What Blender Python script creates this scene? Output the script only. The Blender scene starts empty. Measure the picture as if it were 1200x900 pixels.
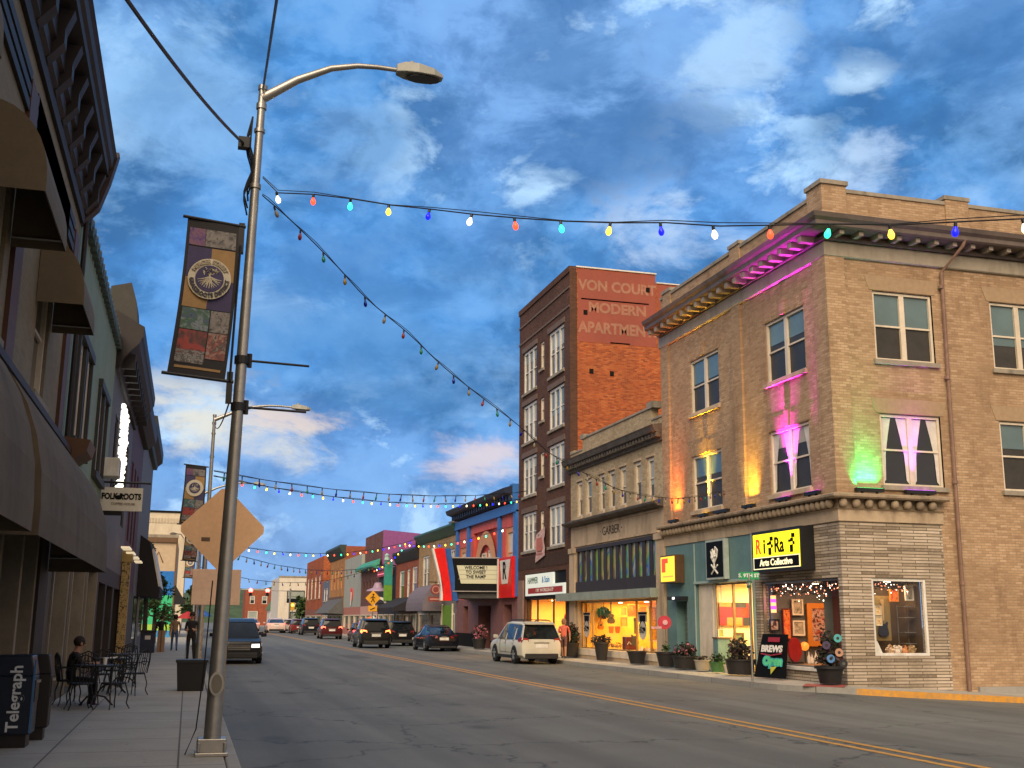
import bpy, bmesh, math, random
from mathutils import Vector, Matrix
SC = bpy.context.scene
COL = SC.collection
R = math.radians
rng = random.Random(7)
# ------------------------------------------------------------------ camera calibration (real metres)
# street runs along +Y, +X to the right, camera stands on the left pavement 1.75 m above the road
FPX, CXP, CYP, HZP, VPXP, CH, ROLL = 1310., 600., 450., 727., 222., 1.75, R(0.45)
PIT = math.atan((HZP-CYP)/FPX)
YAW = math.atan((CXP-VPXP)*math.cos(PIT)/FPX)
FW = Vector((math.sin(YAW)*math.cos(PIT), math.cos(YAW)*math.cos(PIT), math.sin(PIT)))
_rt = Vector((math.cos(YAW), -math.sin(YAW), 0)); _up = _rt.cross(FW)
RT = _rt*math.cos(ROLL)+_up*math.sin(ROLL); UP = -_rt*math.sin(ROLL)+_up*math.cos(ROLL)
CAM = Vector((0, 0, CH))
def ray(x, y): return FW+RT*((x-CXP)/FPX)+UP*((CYP-y)/FPX)
def PX(x, y, X): d = ray(x, y); return CAM+d*(X/d.x)          # measured point on a street-side facade plane
def PY(x, y, Y): d = ray(x, y); return CAM+d*(Y/d.y)          # ... on a wall across the street direction
def PG(x, y, z=0.0): d = ray(x, y); return CAM+d*((z-CH)/d.z) # ... on the ground
XR, XL, KR, KL, SW = 16.8, -2.4, 15.0, 0.68, 0.15
# ------------------------------------------------------------------ node helpers
MATS = {}
def newmat(name):
    m = bpy.data.materials.new(name); m.use_nodes = True
    nt = m.node_tree; b = nt.nodes['Principled BSDF']; MATS[name] = m
    return m, nt, b
def N(nt, t, **kw):
    n = nt.nodes.new(t)
    for k, v in kw.items():
        if hasattr(n, k): setattr(n, k, v)
        else: n.inputs[k.replace('_', ' ')].default_value = v
    return n
def L(nt, a, b): nt.links.new(a, b)
def c4(c): return (c[0], c[1], c[2], 1)
def pos(nt): return N(nt, 'ShaderNodeNewGeometry').outputs['Position']
def objc(nt): return N(nt, 'ShaderNodeTexCoord').outputs['Object']
def mixc(nt, fac, a, b, mode='MIX'):
    n = N(nt, 'ShaderNodeMix', data_type='RGBA', blend_type=mode)
    for s, v in ((n.inputs['Factor'], fac), (n.inputs['A'] if False else n.inputs[6], a), (n.inputs[7], b)):
        if hasattr(v, 'is_linked') or hasattr(v, 'node'): L(nt, v, s)
        else: s.default_value = v if isinstance(v, (int, float)) else c4(v)
    return n.outputs[2]
def ramp(nt, fac, stops):
    n = N(nt, 'ShaderNodeValToRGB'); L(nt, fac, n.inputs[0]); e = n.color_ramp.elements
    while len(e) < len(stops): e.new(0.5)
    for k, (p, c) in enumerate(stops):
        e[k].position = p; e[k].color = c4(c) if not isinstance(c, (int, float)) else (c, c, c, 1)
    return n.outputs['Color']
def noise(nt, vec, scale, detail=4, rough=.6, dist=0.):
    n = N(nt, 'ShaderNodeTexNoise'); n.inputs['Scale'].default_value = scale; n.inputs['Detail'].default_value = detail
    n.inputs['Roughness'].default_value = rough; n.inputs['Distortion'].default_value = dist
    if vec is not None: L(nt, vec, n.inputs['Vector'])
    return n
def scalev(nt, vec, s):
    n = N(nt, 'ShaderNodeVectorMath', operation='MULTIPLY'); L(nt, vec, n.inputs[0]); n.inputs[1].default_value = s
    return n.outputs[0]
def bump(nt, b, h, strength=.3, dist=.02):
    n = N(nt, 'ShaderNodeBump'); n.inputs['Strength'].default_value = strength; n.inputs['Distance'].default_value = dist
    L(nt, h, n.inputs['Height']); L(nt, n.outputs[0], b.inputs['Normal'])
def mul(c, k): return tuple(min(1, x*k) for x in c)
def paint(name, col, rough=.6, var=.18, scale=3., metal=0., bmp=.0, spec=.4, dirt=None):
    """painted / plain surface with uneven tone and optional dirt"""
    if name in MATS: return MATS[name]
    m, nt, b = newmat(name); v = pos(nt) if dirt is not None else objc(nt)
    n1 = noise(nt, v, scale, 5, .65); n2 = noise(nt, v, scale*7, 3, .6)
    c = mixc(nt, ramp(nt, n1.outputs['Fac'], ((.3, 0.), (.7, 1.))), mul(col, 1-var), mul(col, 1+var))
    c = mixc(nt, ramp(nt, n2.outputs['Fac'], ((.4, 0.), (.75, .35))), c, mul(col, .72))
    if dirt is not None:
        n3 = noise(nt, scalev(nt, v, (.9, .9, .18)), 1.6, 6, .7)
        c = mixc(nt, ramp(nt, n3.outputs['Fac'], ((.5, 0.), (.72, .7))), c, dirt)
    L(nt, c, b.inputs['Base Color']); b.inputs['Roughness'].default_value = rough; b.inputs['Metallic'].default_value = metal
    b.inputs['Specular IOR Level'].default_value = spec
    if bmp: bump(nt, b, n2.outputs['Fac'], bmp, .02)
    return m
def emit(name, col, s):
    if name in MATS: return MATS[name]
    m, nt, b = newmat(name); b.inputs['Base Color'].default_value = c4(mul(col, .6))
    b.inputs['Emission Color'].default_value = c4(col); b.inputs['Emission Strength'].default_value = s
    b.inputs['Roughness'].default_value = .3
    return m
def brickmat(name, cols, mortar, bw=.215, bh=.072, ms=.008, squash=1., rough=.85, stain=(.05, .04, .035), stain_amt=.5, bmp=.5, big=.5, tint=None):
    """masonry: u runs along the wall (x+y), v is height; several brick tones, soot streaks, mortar joints"""
    if name in MATS: return MATS[name]
    m, nt, b = newmat(name); p = pos(nt)
    s = N(nt, 'ShaderNodeSeparateXYZ'); L(nt, p, s.inputs[0])
    a = N(nt, 'ShaderNodeMath', operation='ADD'); L(nt, s.outputs[0], a.inputs[0]); L(nt, s.outputs[1], a.inputs[1])
    cb = N(nt, 'ShaderNodeCombineXYZ'); L(nt, a.outputs[0], cb.inputs[0]); L(nt, s.outputs[2], cb.inputs[1])
    t = N(nt, 'ShaderNodeTexBrick'); L(nt, cb.outputs[0], t.inputs['Vector'])
    t.inputs['Scale'].default_value = 1.; t.inputs['Brick Width'].default_value = bw; t.inputs['Row Height'].default_value = bh
    t.inputs['Mortar Size'].default_value = ms; t.inputs['Mortar Smooth'].default_value = .3; t.offset = .5
    t.inputs['Color1'].default_value = (0, 0, 0, 1); t.inputs['Color2'].default_value = (1, 1, 1, 1); t.inputs['Mortar'].default_value = (.5, .5, .5, 1)
    k = len(cols)-1
    cc = ramp(nt, t.outputs['Color'], [(i/k, c) for i, c in enumerate(cols)])
    n0 = noise(nt, p, big, 5, .65); n1 = noise(nt, scalev(nt, p, (1, 1, .25)), 1.3, 6, .7); n2 = noise(nt, p, 14, 3, .6)
    cc = mixc(nt, ramp(nt, n0.outputs['Fac'], ((.35, 0.), (.65, .55))), cc, tint or mul(cols[0], .72))
    cc = mixc(nt, ramp(nt, n2.outputs['Fac'], ((.45, 0.), (.75, .4))), cc, mul(cols[-1], .8))
    cc = mixc(nt, t.outputs['Fac'], cc, mortar)
    cc = mixc(nt, ramp(nt, n1.outputs['Fac'], ((.52, 0.), (.75, stain_amt))), cc, stain)
    L(nt, cc, b.inputs['Base Color']); b.inputs['Roughness'].default_value = rough; b.inputs['Specular IOR Level'].default_value = .25
    h = N(nt, 'ShaderNodeMath', operation='MULTIPLY_ADD'); L(nt, t.outputs['Fac'], h.inputs[0]); h.inputs[1].default_value = -1.; L(nt, n2.outputs['Fac'], h.inputs[2])
    bump(nt, b, h.outputs[0], bmp, .015)
    return m
def glassy(name, col=(.012, .016, .02), rough=.06, var=.5):
    """window pane seen against a dark room"""
    if name in MATS: return MATS[name]
    m, nt, b = newmat(name); n = noise(nt, pos(nt), .9, 3)
    L(nt, mixc(nt, n.outputs['Fac'], mul(col, 1-var), mul(col, 1+var)), b.inputs['Base Color'])
    b.inputs['Roughness'].default_value = rough; b.inputs['Specular IOR Level'].default_value = .6; b.inputs['IOR'].default_value = 1.5
    w = noise(nt, pos(nt), 1.1, 2); bump(nt, b, w.outputs['Fac'], .06, .05)
    return m
def clear_glass(name='shop_glass'):
    if name in MATS: return MATS[name]
    m = bpy.data.materials.new(name); m.use_nodes = True; nt = m.node_tree; nt.nodes.clear(); MATS[name] = m
    o = N(nt, 'ShaderNodeOutputMaterial'); mx = N(nt, 'ShaderNodeMixShader'); tr = N(nt, 'ShaderNodeBsdfTransparent'); gl = N(nt, 'ShaderNodeBsdfGlossy')
    gl.inputs['Roughness'].default_value = .03; tr.inputs[0].default_value = (.95, .96, .95, 1)
    g = N(nt, 'ShaderNodeNewGeometry'); dt = N(nt, 'ShaderNodeVectorMath', operation='DOT_PRODUCT'); L(nt, g.outputs['Incoming'], dt.inputs[0]); L(nt, g.outputs['Normal'], dt.inputs[1])
    ab = N(nt, 'ShaderNodeMath', operation='ABSOLUTE'); L(nt, dt.outputs['Value'], ab.inputs[0]); f = N(nt, 'ShaderNodeMath', operation='SUBTRACT'); f.inputs[0].default_value = 1; L(nt, ab.outputs[0], f.inputs[1])
    pw = N(nt, 'ShaderNodeMath', operation='POWER'); L(nt, f.outputs[0], pw.inputs[0]); pw.inputs[1].default_value = 5; f = N(nt, 'ShaderNodeMath', operation='MULTIPLY_ADD'); L(nt, pw.outputs[0], f.inputs[0]); f.inputs[1].default_value = .8; f.inputs[2].default_value = .035
    L(nt, f.outputs[0], mx.inputs[0]); L(nt, tr.outputs[0], mx.inputs[1]); L(nt, gl.outputs[0], mx.inputs[2]); L(nt, mx.outputs[0], o.inputs[0])
    return m
# ------------------------------------------------------------------ mesh builder
class MB:
    def __init__(s): s.v = []; s.f = []; s.m = []; s.start = []
    def _c(s): s.start.append(len(s.v))
    def q(s, pts, m=0):
        s._c(); i = len(s.v); s.v += [Vector(p) for p in pts]; s.f.append(list(range(i, i+len(pts)))); s.m.append(m)
    def hexa(s, p, m=0):
        s._c(); i = len(s.v); s.v += [Vector(a) for a in p]
        for f in ((0, 3, 2, 1), (4, 5, 6, 7), (0, 1, 5, 4), (1, 2, 6, 5), (2, 3, 7, 6), (3, 0, 4, 7)):
            s.f.append([i+k for k in f]); s.m.append(m)
    def box(s, x0, x1, y0, y1, z0, z1, m=0):
        s.hexa([(x0, y0, z0), (x1, y0, z0), (x1, y1, z0), (x0, y1, z0), (x0, y0, z1), (x1, y0, z1), (x1, y1, z1), (x0, y1, z1)], m)
    def prism(s, poly, off, m=0):
        """poly: list of 3-D points, off: extrusion vector"""
        s._c(); n = len(poly); i = len(s.v); off = Vector(off)
        s.v += [Vector(p) for p in poly]+[Vector(p)+off for p in poly]
        s.f.append(list(range(i, i+n))); s.m.append(m); s.f.append([i+n+k for k in reversed(range(n))]); s.m.append(m)
        for k in range(n): s.f.append([i+k, i+(k+1) % n, i+n+(k+1) % n, i+n+k]); s.m.append(m)
    def loft(s, secs, m=0, closed=True, caps=True):
        s._c(); i = len(s.v); n = len(secs[0])
        for c in secs: s.v += [Vector(p) for p in c]
        for a in range(len(secs)-1):
            for k in range(n if closed else n-1):
                s.f.append([i+a*n+k, i+a*n+(k+1) % n, i+(a+1)*n+(k+1) % n, i+(a+1)*n+k]); s.m.append(m)
        if caps:
            s.f.append([i+k for k in reversed(range(n))]); s.m.append(m)
            e = i+(len(secs)-1)*n; s.f.append([e+k for k in range(n)]); s.m.append(m)
    def tube(s, pts, r, seg=8, m=0, caps=True):
        pts = [Vector(p) for p in pts]; secs = []
        rr = r if isinstance(r, (list, tuple)) else [r]*len(pts)
        for k, p in enumerate(pts):
            d = (pts[min(k+1, len(pts)-1)]-pts[max(k-1, 0)]).normalized()
            a = d.cross(Vector((0, 0, 1)) if abs(d.z) < .95 else Vector((1, 0, 0))).normalized(); b = d.cross(a)
            secs.append([p+(a*math.cos(2*math.pi*j/seg)+b*math.sin(2*math.pi*j/seg))*rr[k] for j in range(seg)])
        s.loft(secs, m, True, caps)
    def lathe(s, c, prof, seg=16, m=0):
        c = Vector(c)
        s.loft([[c+Vector((r*math.cos(2*math.pi*j/seg), r*math.sin(2*math.pi*j/seg), z)) for j in range(seg)] for r, z in prof], m)
    def disc(s, c, n, r, seg=20, m=0, t=.01, r2=None):
        c = Vector(c); n = Vector(n).normalized(); a = n.cross(Vector((0, 0, 1)) if abs(n.z) < .9 else Vector((1, 0, 0))).normalized(); b = n.cross(a)
        s.prism([c+(a*math.cos(2*math.pi*j/seg)*r+b*math.sin(2*math.pi*j/seg)*(r2 or r)) for j in range(seg)], n*t, m)
    def ring(s, c, n, r0, r1, seg=24, m=0, a0=0, a1=360):
        c = Vector(c); n = Vector(n).normalized(); a = Vector((0, 0, 1)).cross(n).normalized(); b = n.cross(a)
        P = lambda r, t: c+(a*math.cos(t)+b*math.sin(t))*r
        for j in range(seg):
            t0 = R(a0+(a1-a0)*j/seg); t1 = R(a0+(a1-a0)*(j+1)/seg)
            s.q([P(r0, t0), P(r1, t0), P(r1, t1), P(r0, t1)], m)
    def ball(s, c, r, seg=10, m=0, sz=1.):
        s.lathe(c, [(max(.001, r*math.sin(math.pi*k/seg)), -r*sz*math.cos(math.pi*k/seg)) for k in range(seg+1)], seg+2, m)
    def leaves(s, c, rad, n, size, rg=rng, nm=1, shell=.35, m0=0):
        c = Vector(c)
        for _ in range(n):
            while True:
                d = Vector((rg.uniform(-1, 1), rg.uniform(-1, 1), rg.uniform(-1, 1)))
                if .05 < d.length < 1: break
            d = d.normalized()*(shell+(1-shell)*rg.random()**.6)
            p = c+Vector((d.x*rad[0], d.y*rad[1], d.z*rad[2])); k = size*rg.uniform(.55, 1.3)
            a = Vector((rg.gauss(0, 1), rg.gauss(0, 1), rg.gauss(0, .7))).normalized()
            b = a.cross(Vector((rg.gauss(0, 1), rg.gauss(0, 1), rg.gauss(0, 1)))).normalized()
            s.q([p-a*k, p-b*k*.45, p+a*k, p+b*k*.45], m0+rg.randrange(nm))
    def mesh(s, name, mats, org, smooth):
        me = bpy.data.meshes.new(name)
        me.from_pydata([tuple(v-org) for v in s.v], [], s.f); 
        for m in mats: me.materials.append(m)
        me.polygons.foreach_set('material_index', s.m)
        bm = bmesh.new(); bm.from_mesh(me)
        if smooth: bmesh.ops.remove_doubles(bm, verts=bm.verts, dist=1e-5)
        bmesh.ops.recalc_face_normals(bm, faces=bm.faces); bm.to_mesh(me); bm.free()
        if smooth:
            me.polygons.foreach_set('use_smooth', [True]*len(me.polygons))
            me.set_sharp_from_angle(angle=R(smooth if smooth > 1 else 40))
        me.update(); return me
    def build(s, name, mats, parent=None, smooth=0, bevel=0):
        if not isinstance(mats, (list, tuple)): mats = [mats]
        if parent is not None and name in SPLIT and len(s.start) > 1:     # one mesh per countable piece
            o = None; st = s.start+[len(s.v)]
            for a, b in zip(st, st[1:]):
                t = MB(); t.v = s.v[a:b]
                for f, m in zip(s.f, s.m):
                    if a <= f[0] < b: t.f.append([k-a for k in f]); t.m.append(m)
                o = t.build(name, mats, parent, smooth, bevel)
            return o
        if parent is None:
            xs = [v.x for v in s.v]; ys = [v.y for v in s.v]; zs = [v.z for v in s.v]
            org = Vector(((min(xs)+max(xs))/2, (min(ys)+max(ys))/2, min(zs)))
        else: org = ORG[parent.name]
        o = bpy.data.objects.new(name, s.mesh(name, mats, org, smooth)); COL.objects.link(o)
        if parent is None: o.location = org
        else: o.parent = parent
        ORG[o.name] = org
        if bevel:
            b = o.modifiers.new('bevel', 'BEVEL'); b.width = bevel; b.segments = 2; b.limit_method = 'ANGLE'
        return o
ORG = {}
SPLIT = {'pilaster', 'bracket', 'egg_moulding', 'window_surround', 'window_post', 'blue_pilaster', 'parapet_pier', 'pier_cap', 'dark_band', 'wall_plate', 'pier', 'brick_band', 'dark_recess', 'coping', 'spare_bar', 'painted_rule', 'white_panel', 'roof_bar', 'upper_lintel', 'cornice_tooth', 'bolt', 'stall_riser', 'chequer', 'lens_dot', 'spare_banner_bar', 'banner_bar', 'band', 'banner_clamp', 'tiny_glow_dot', 'chequered_letter', 'street_window', 'door_handle'}
def tag(o, label=None, cat=None, group=None, kind=None):
    if label: o['label'] = label
    if cat: o['category'] = cat
    if group: o['group'] = group
    if kind: o['kind'] = kind
    return o
def thing(name, label, cat, loc=(0, 0, 0), group=None, rz=0):
    o = bpy.data.objects.new(name, None); COL.objects.link(o); o.empty_display_size = .2
    o.location = loc; o.rotation_euler.z = rz; ORG[o.name] = Vector(loc) if rz == 0 else Vector((0, 0, 0))
    return tag(o, label, cat, group)
def kids(o): return [c for c in bpy.data.objects if c.parent == o]
def copy_tree(o, parent=None):
    c = o.copy(); COL.objects.link(c); c.parent = parent; ORG[c.name] = ORG.get(o.name, Vector())
    for ch in kids(o): copy_tree(ch, c)
    return c
class Fac:
    """a wall plane: n points out of the wall, u runs to the viewer's right, z up, d outwards"""
    def __init__(s, o, n): s.o = Vector(o); s.n = Vector(n).normalized(); s.u = Vector((0, 0, 1)).cross(s.n).normalized()
    def P(s, u, z, d=0.): return s.o+s.u*u+Vector((0, 0, 1))*z+s.n*d
    def U(s, p): return (Vector(p)-s.o).dot(s.u)
    def pt(s, x, y):
        d = ray(x, y); t = (s.o-CAM).dot(s.n)/d.dot(s.n); p = CAM+d*t; return s.U(p), p.z-s.o.z
    def rect(s, xl, yt, yb, xr):
        u0, z1 = s.pt(xl, yt); _, z0 = s.pt(xl, yb); u1, _ = s.pt(xr, (yt+yb)/2); return u0, u1, z0, z1
    def box(s, mb, u0, u1, z0, z1, d0, d1, m=0):
        mb.hexa([s.P(u0, z0, d0), s.P(u1, z0, d0), s.P(u1, z0, d1), s.P(u0, z0, d1), s.P(u0, z1, d0), s.P(u1, z1, d0), s.P(u1, z1, d1), s.P(u0, z1, d1)], m)
    def quad(s, mb, u0, u1, z0, z1, d, m=0): mb.q([s.P(u0, z0, d), s.P(u1, z0, d), s.P(u1, z1, d), s.P(u0, z1, d)], m)
    def wall(s, mb, u0, u1, z0, z1, holes=(), depth=.22, m=0, mr=None):
        mr = m if mr is None else mr
        us = sorted({u0, u1}|{min(max(h[k], u0), u1) for h in holes for k in (0, 1)}); zs = sorted({z0, z1}|{min(max(h[k], z0), z1) for h in holes for k in (2, 3)})
        for a, b in zip(us, us[1:]):
            for c, d in zip(zs, zs[1:]):
                if b-a < 1e-4 or d-c < 1e-4: continue
                um, zm = (a+b)/2, (c+d)/2
                if any(h[0] < um < h[1] and h[2] < zm < h[3] for h in holes): continue
                s.quad(mb, a, b, c, d, 0, m)
        for h in holes:
            a, b, c, d = h[:4]
            for pa, pb in (((a, c), (b, c)), ((b, c), (b, d)), ((b, d), (a, d)), ((a, d), (a, c))):
                mb.q([s.P(*pa, 0), s.P(*pb, 0), s.P(*pb, -depth), s.P(*pa, -depth)], mr)
    def profile(s, mb, u0, u1, prof, m=0):
        """moulding: prof = [(d, z)...] swept from u0 to u1"""
        mb.prism([s.P(u0, z, d) for d, z in prof], s.u*(u1-u0), m)
def text(body, fac, u, z, size, mat, parent, name='lettering', d=.02, align='CENTER', ex=.006, sx=1., curve=None, off=0.):
    cu = bpy.data.curves.new('lettering', 'FONT'); cu.body = body; cu.size = size; cu.extrude = ex; cu.align_x = align; cu.align_y = 'CENTER'; cu.resolution_u = 3; cu.offset = off
    t = bpy.data.objects.new('tmp_text', cu); COL.objects.link(t); dg = bpy.context.evaluated_depsgraph_get(); dg.update()
    me = bpy.data.meshes.new_from_object(t.evaluated_get(dg)); bpy.data.objects.remove(t); bpy.data.curves.remove(cu)
    mb = MB()
    for v in me.vertices:
        if curve:  # wrap round a circle of radius curve[0]; curve[1]=+1 along the top, -1 along the bottom
            r, sg = curve[0], curve[1]; a = v.co.x*sx/r
            rr = r+v.co.y*sg; mb.v.append(fac.P(u+rr*math.sin(a), z+sg*rr*math.cos(a), d+v.co.z))
        else: mb.v.append(fac.P(u+v.co.x*sx, z+v.co.y, d+v.co.z))
    mb.f = [list(p.vertices) for p in me.polygons]; mb.m = [0]*len(mb.f); bpy.data.meshes.remove(me)
    return mb.build(name, mat, parent)
# ================================================================== materials
def asphalt():
    m, nt, b = newmat('asphalt'); p = pos(nt)
    n1 = noise(nt, scalev(nt, p, (.9, .12, 1)), .8, 5, .6); n2 = noise(nt, p, 55, 3, .8); n3 = noise(nt, p, .35, 5, .6, .4); n4 = noise(nt, scalev(nt, p, (.35, .035, 1)), 2.2, 4)
    c = mixc(nt, ramp(nt, n1.outputs['Fac'], ((.3, 0.), (.7, 1.))), (.112, .114, .098), (.155, .157, .137))
    c = mixc(nt, ramp(nt, n3.outputs['Fac'], ((.4, 0.), (.62, .55))), c, (.088, .088, .077))
    c = mixc(nt, ramp(nt, n4.outputs['Fac'], ((.55, 0.), (.68, .6))), c, (.175, .174, .152))
    c = mixc(nt, ramp(nt, n2.outputs['Fac'], ((.42, 0.), (.68, .45))), c, (.21, .205, .185))
    n5 = noise(nt, scalev(nt, p, (1., .25, 1)), .9, 6, .7, .6); c = mixc(nt, ramp(nt, n5.outputs['Fac'], ((.54, 0.), (.68, .42))), c, (.065, .065, .057))
    vo = N(nt, 'ShaderNodeTexVoronoi'); vo.inputs['Scale'].default_value = .55; L(nt, scalev(nt, p, (1, .6, 1)), vo.inputs['Vector']); c = mixc(nt, ramp(nt, vo.outputs['Distance'], ((.05, .7), (.17, 0.))), c, (.045, .043, .038))
    n6 = noise(nt, scalev(nt, p, (1.1, .012, 1)), 1., 3, .5); c = mixc(nt, ramp(nt, n6.outputs['Fac'], ((.45, 0.), (.6, .45))), c, (.075, .076, .066))
    v = N(nt, 'ShaderNodeTexVoronoi', feature='DISTANCE_TO_EDGE'); v.inputs['Scale'].default_value = .22
    nd = noise(nt, p, 1.4, 4); vv = N(nt, 'ShaderNodeVectorMath', operation='ADD'); L(nt, p, vv.inputs[0]); L(nt, nd.outputs['Color'], vv.inputs[1]); L(nt, vv.outputs[0], v.inputs['Vector'])
    c = mixc(nt, ramp(nt, v.outputs['Distance'], ((0., .85), (.008, 0.))), c, (.03, .03, .028))
    L(nt, c, b.inputs['Base Color']); b.inputs['Roughness'].default_value = .72; b.inputs['Specular IOR Level'].default_value = .35
    bump(nt, b, n2.outputs['Fac'], .35, .01)
    return m
def concrete(name, col, joint=(1.5, 1.5), wear=.5):
    m, nt, b = newmat(name); p = pos(nt)
    n1 = noise(nt, p, .8, 6, .65); n2 = noise(nt, p, 30, 3, .7); n3 = noise(nt, p, 3.2, 5, .7)
    c = mixc(nt, ramp(nt, n1.outputs['Fac'], ((.3, 0.), (.7, 1.))), mul(col, .72), mul(col, 1.12))
    c = mixc(nt, ramp(nt, n3.outputs['Fac'], ((.5, 0.), (.72, wear))), c, mul(col, .45))
    c = mixc(nt, ramp(nt, n2.outputs['Fac'], ((.4, 0.), (.7, .4))), c, mul(col, 1.25))
    vg = N(nt, 'ShaderNodeTexVoronoi'); vg.inputs['Scale'].default_value = 2.3; L(nt, p, vg.inputs['Vector']); c = mixc(nt, ramp(nt, vg.outputs['Distance'], ((.05, .7), (.085, 0.))), c, mul(col, .25))
    t = N(nt, 'ShaderNodeTexBrick'); L(nt, p, t.inputs['Vector']); t.offset = 0; t.inputs['Scale'].default_value = 1
    t.inputs['Brick Width'].default_value = joint[0]; t.inputs['Row Height'].default_value = joint[1]; t.inputs['Mortar Size'].default_value = .012
    t.inputs['Color1'].default_value = (0, 0, 0, 1); t.inputs['Color2'].default_value = (1, 1, 1, 1)
    c = mixc(nt, .22, c, mixc(nt, t.outputs['Color'], mul(col, .6), mul(col, 1.1)))
    c = mixc(nt, t.outputs['Fac'], c, mul(col, .28))
    L(nt, c, b.inputs['Base Color']); b.inputs['Roughness'].default_value = .85; bump(nt, b, n2.outputs['Fac'], .3, .008)
    return m
M_ASPH = asphalt(); M_WALK = concrete('pavement_concrete', (.37, .345, .295)); M_KERB = concrete('kerb_stone', (.32, .305, .27), (50, 2.4), .6)
def worn_paint(name, col, lo=.4, hi=.62, under=(.09, .09, .08)):
    m, nt, b = newmat(name); p = pos(nt); n = noise(nt, p, 6, 6, .75); n2 = noise(nt, p, .8, 4)
    c = mixc(nt, ramp(nt, n.outputs['Fac'], ((lo, .0), (hi, .55))), col, under)
    c = mixc(nt, ramp(nt, n2.outputs['Fac'], ((.4, 0.), (.7, .35))), c, mul(col, .6)); L(nt, c, b.inputs['Base Color']); b.inputs['Roughness'].default_value = .7
    return m
M_YEL = worn_paint('yellow_road_paint', (.62, .30, .035)); M_YK = worn_paint('yellow_kerb_paint', (.68, .31, .03), .42, .62, (.24, .2, .14))
M_RED_PAV = worn_paint('red_paver', (.34, .07, .05), .45, .75, (.2, .12, .1))
M_BLACK = paint('black_metal', (.012, .012, .013), .45); M_DARK = paint('dark_interior', (.012, .011, .010), .9, spec=.1)
M_STEEL = paint('galvanised_steel', (.36, .35, .32), .38, .2, 2., .85); M_WHITE = paint('white_paint', (.72, .69, .62), .5, .1, dirt=(.38, .34, .27))
M_CREAM = paint('cream_window_paint', (.70, .60, .46), .5, .1, dirt=(.42, .34, .24)); M_ROOF = paint('roof_felt', (.05, .05, .05), .9)
M_STONE = paint('grey_stone', (.30, .26, .20), .85, .2, 2., bmp=.4, dirt=(.07, .06, .045)); M_TANST = paint('tan_stone', (.50, .38, .25), .85, .12, 2., bmp=.3, dirt=(.17, .12, .075))
M_SCREEN = paint('insect_screen', (.040, .036, .030), .45, .3, 2.); M_GD = glassy('dark_window_glass'); M_GM = glassy('dim_shop_glass', (.055, .05, .045), .12, .7); M_GB = glassy('blind_window_glass', (.30, .33, .29), .09, .25); M_GT = glassy('teal_window_glass', (.10, .16, .17), .06, .4)
M_CURT = paint('white_curtain', (.62, .58, .52), .8, .15); M_GLASS = clear_glass(); M_RUB = paint('rubber', (.015, .015, .015), .8)
M_LEAF = [paint('leaf_green', (.035, .075, .018), .6), paint('leaf_dark', (.018, .042, .012), .6), paint('leaf_light', (.075, .12, .03), .6)]
M_BARK = paint('bark', (.07, .05, .035), .9, .3, 6)
M_POT = paint('dark_pot', (.02, .018, .017), .55); M_WOOD = paint('brown_wood', (.14, .075, .035), .6, .25, 5)
# ================================================================== ground, street
mb = MB(); xs = [-900, 14.0, 16.0, 26, 90, 900]; zs = [-.05, -.05, -.05, -.55, -3.6, -3.6]
for a in range(5): mb.q([(xs[a], -400, zs[a]), (xs[a+1], -400, zs[a+1]), (xs[a+1], 1600, zs[a+1]), (xs[a], 1600, zs[a])])
tag(mb.build('ground', paint('bare_ground', (.10, .095, .07), .95, .3, .3)), kind='structure')
FALL = lambda X: -.05*max(0, X-16.0)          # the side street drops away to the right
mb = MB(); ys = [-40]+list(range(-20, 421, 20))
for a, b in zip(ys, ys[1:]):
    xr = [KL+.0, 5, 9.5, KR]; zr = [0, .06, .06, 0]
    for k in range(3): mb.q([(xr[k], a, zr[k]*0), (xr[k+1], a, zr[k+1]*0), (xr[k+1], b, zr[k+1]*0), (xr[k], b, zr[k]*0)])
for x0, x1 in ((KR, 16), (16, 20), (20, 26), (26, 60), (60, 90)):
    mb.q([(x0, 6, FALL(x0)), (x1, 6, FALL(x1)), (x1, 30.2 if x0 < 16 else 26.8, FALL(x1)), (x0, 30.2 if x0 < 16 else 26.8, FALL(x0))])
tag(mb.build('road', M_ASPH), kind='structure')
mb = MB()
for dx in (-.17, .17):
    y = -38.
    while y < 400: mb.q([(9.5+dx-.065, y, .004), (9.5+dx+.065, y, .004), (9.5+dx+.065, y+6, .004), (9.5+dx-.065, y+6, .004)]); y += 6
tag(mb.build('road_marking', M_YEL), kind='structure')
# left pavement with its kerb
mb = MB(); mb.box(-2.6, KL-.17, -40, 420, -.3, SW); tag(mb.build('left_pavement', M_WALK), kind='structure')
mb = MB(); mb.box(KL-.155, KL, -40, 420, -.3, SW-.004); tag(mb.build('left_kerb', M_KERB, bevel=.02), kind='structure')
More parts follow.
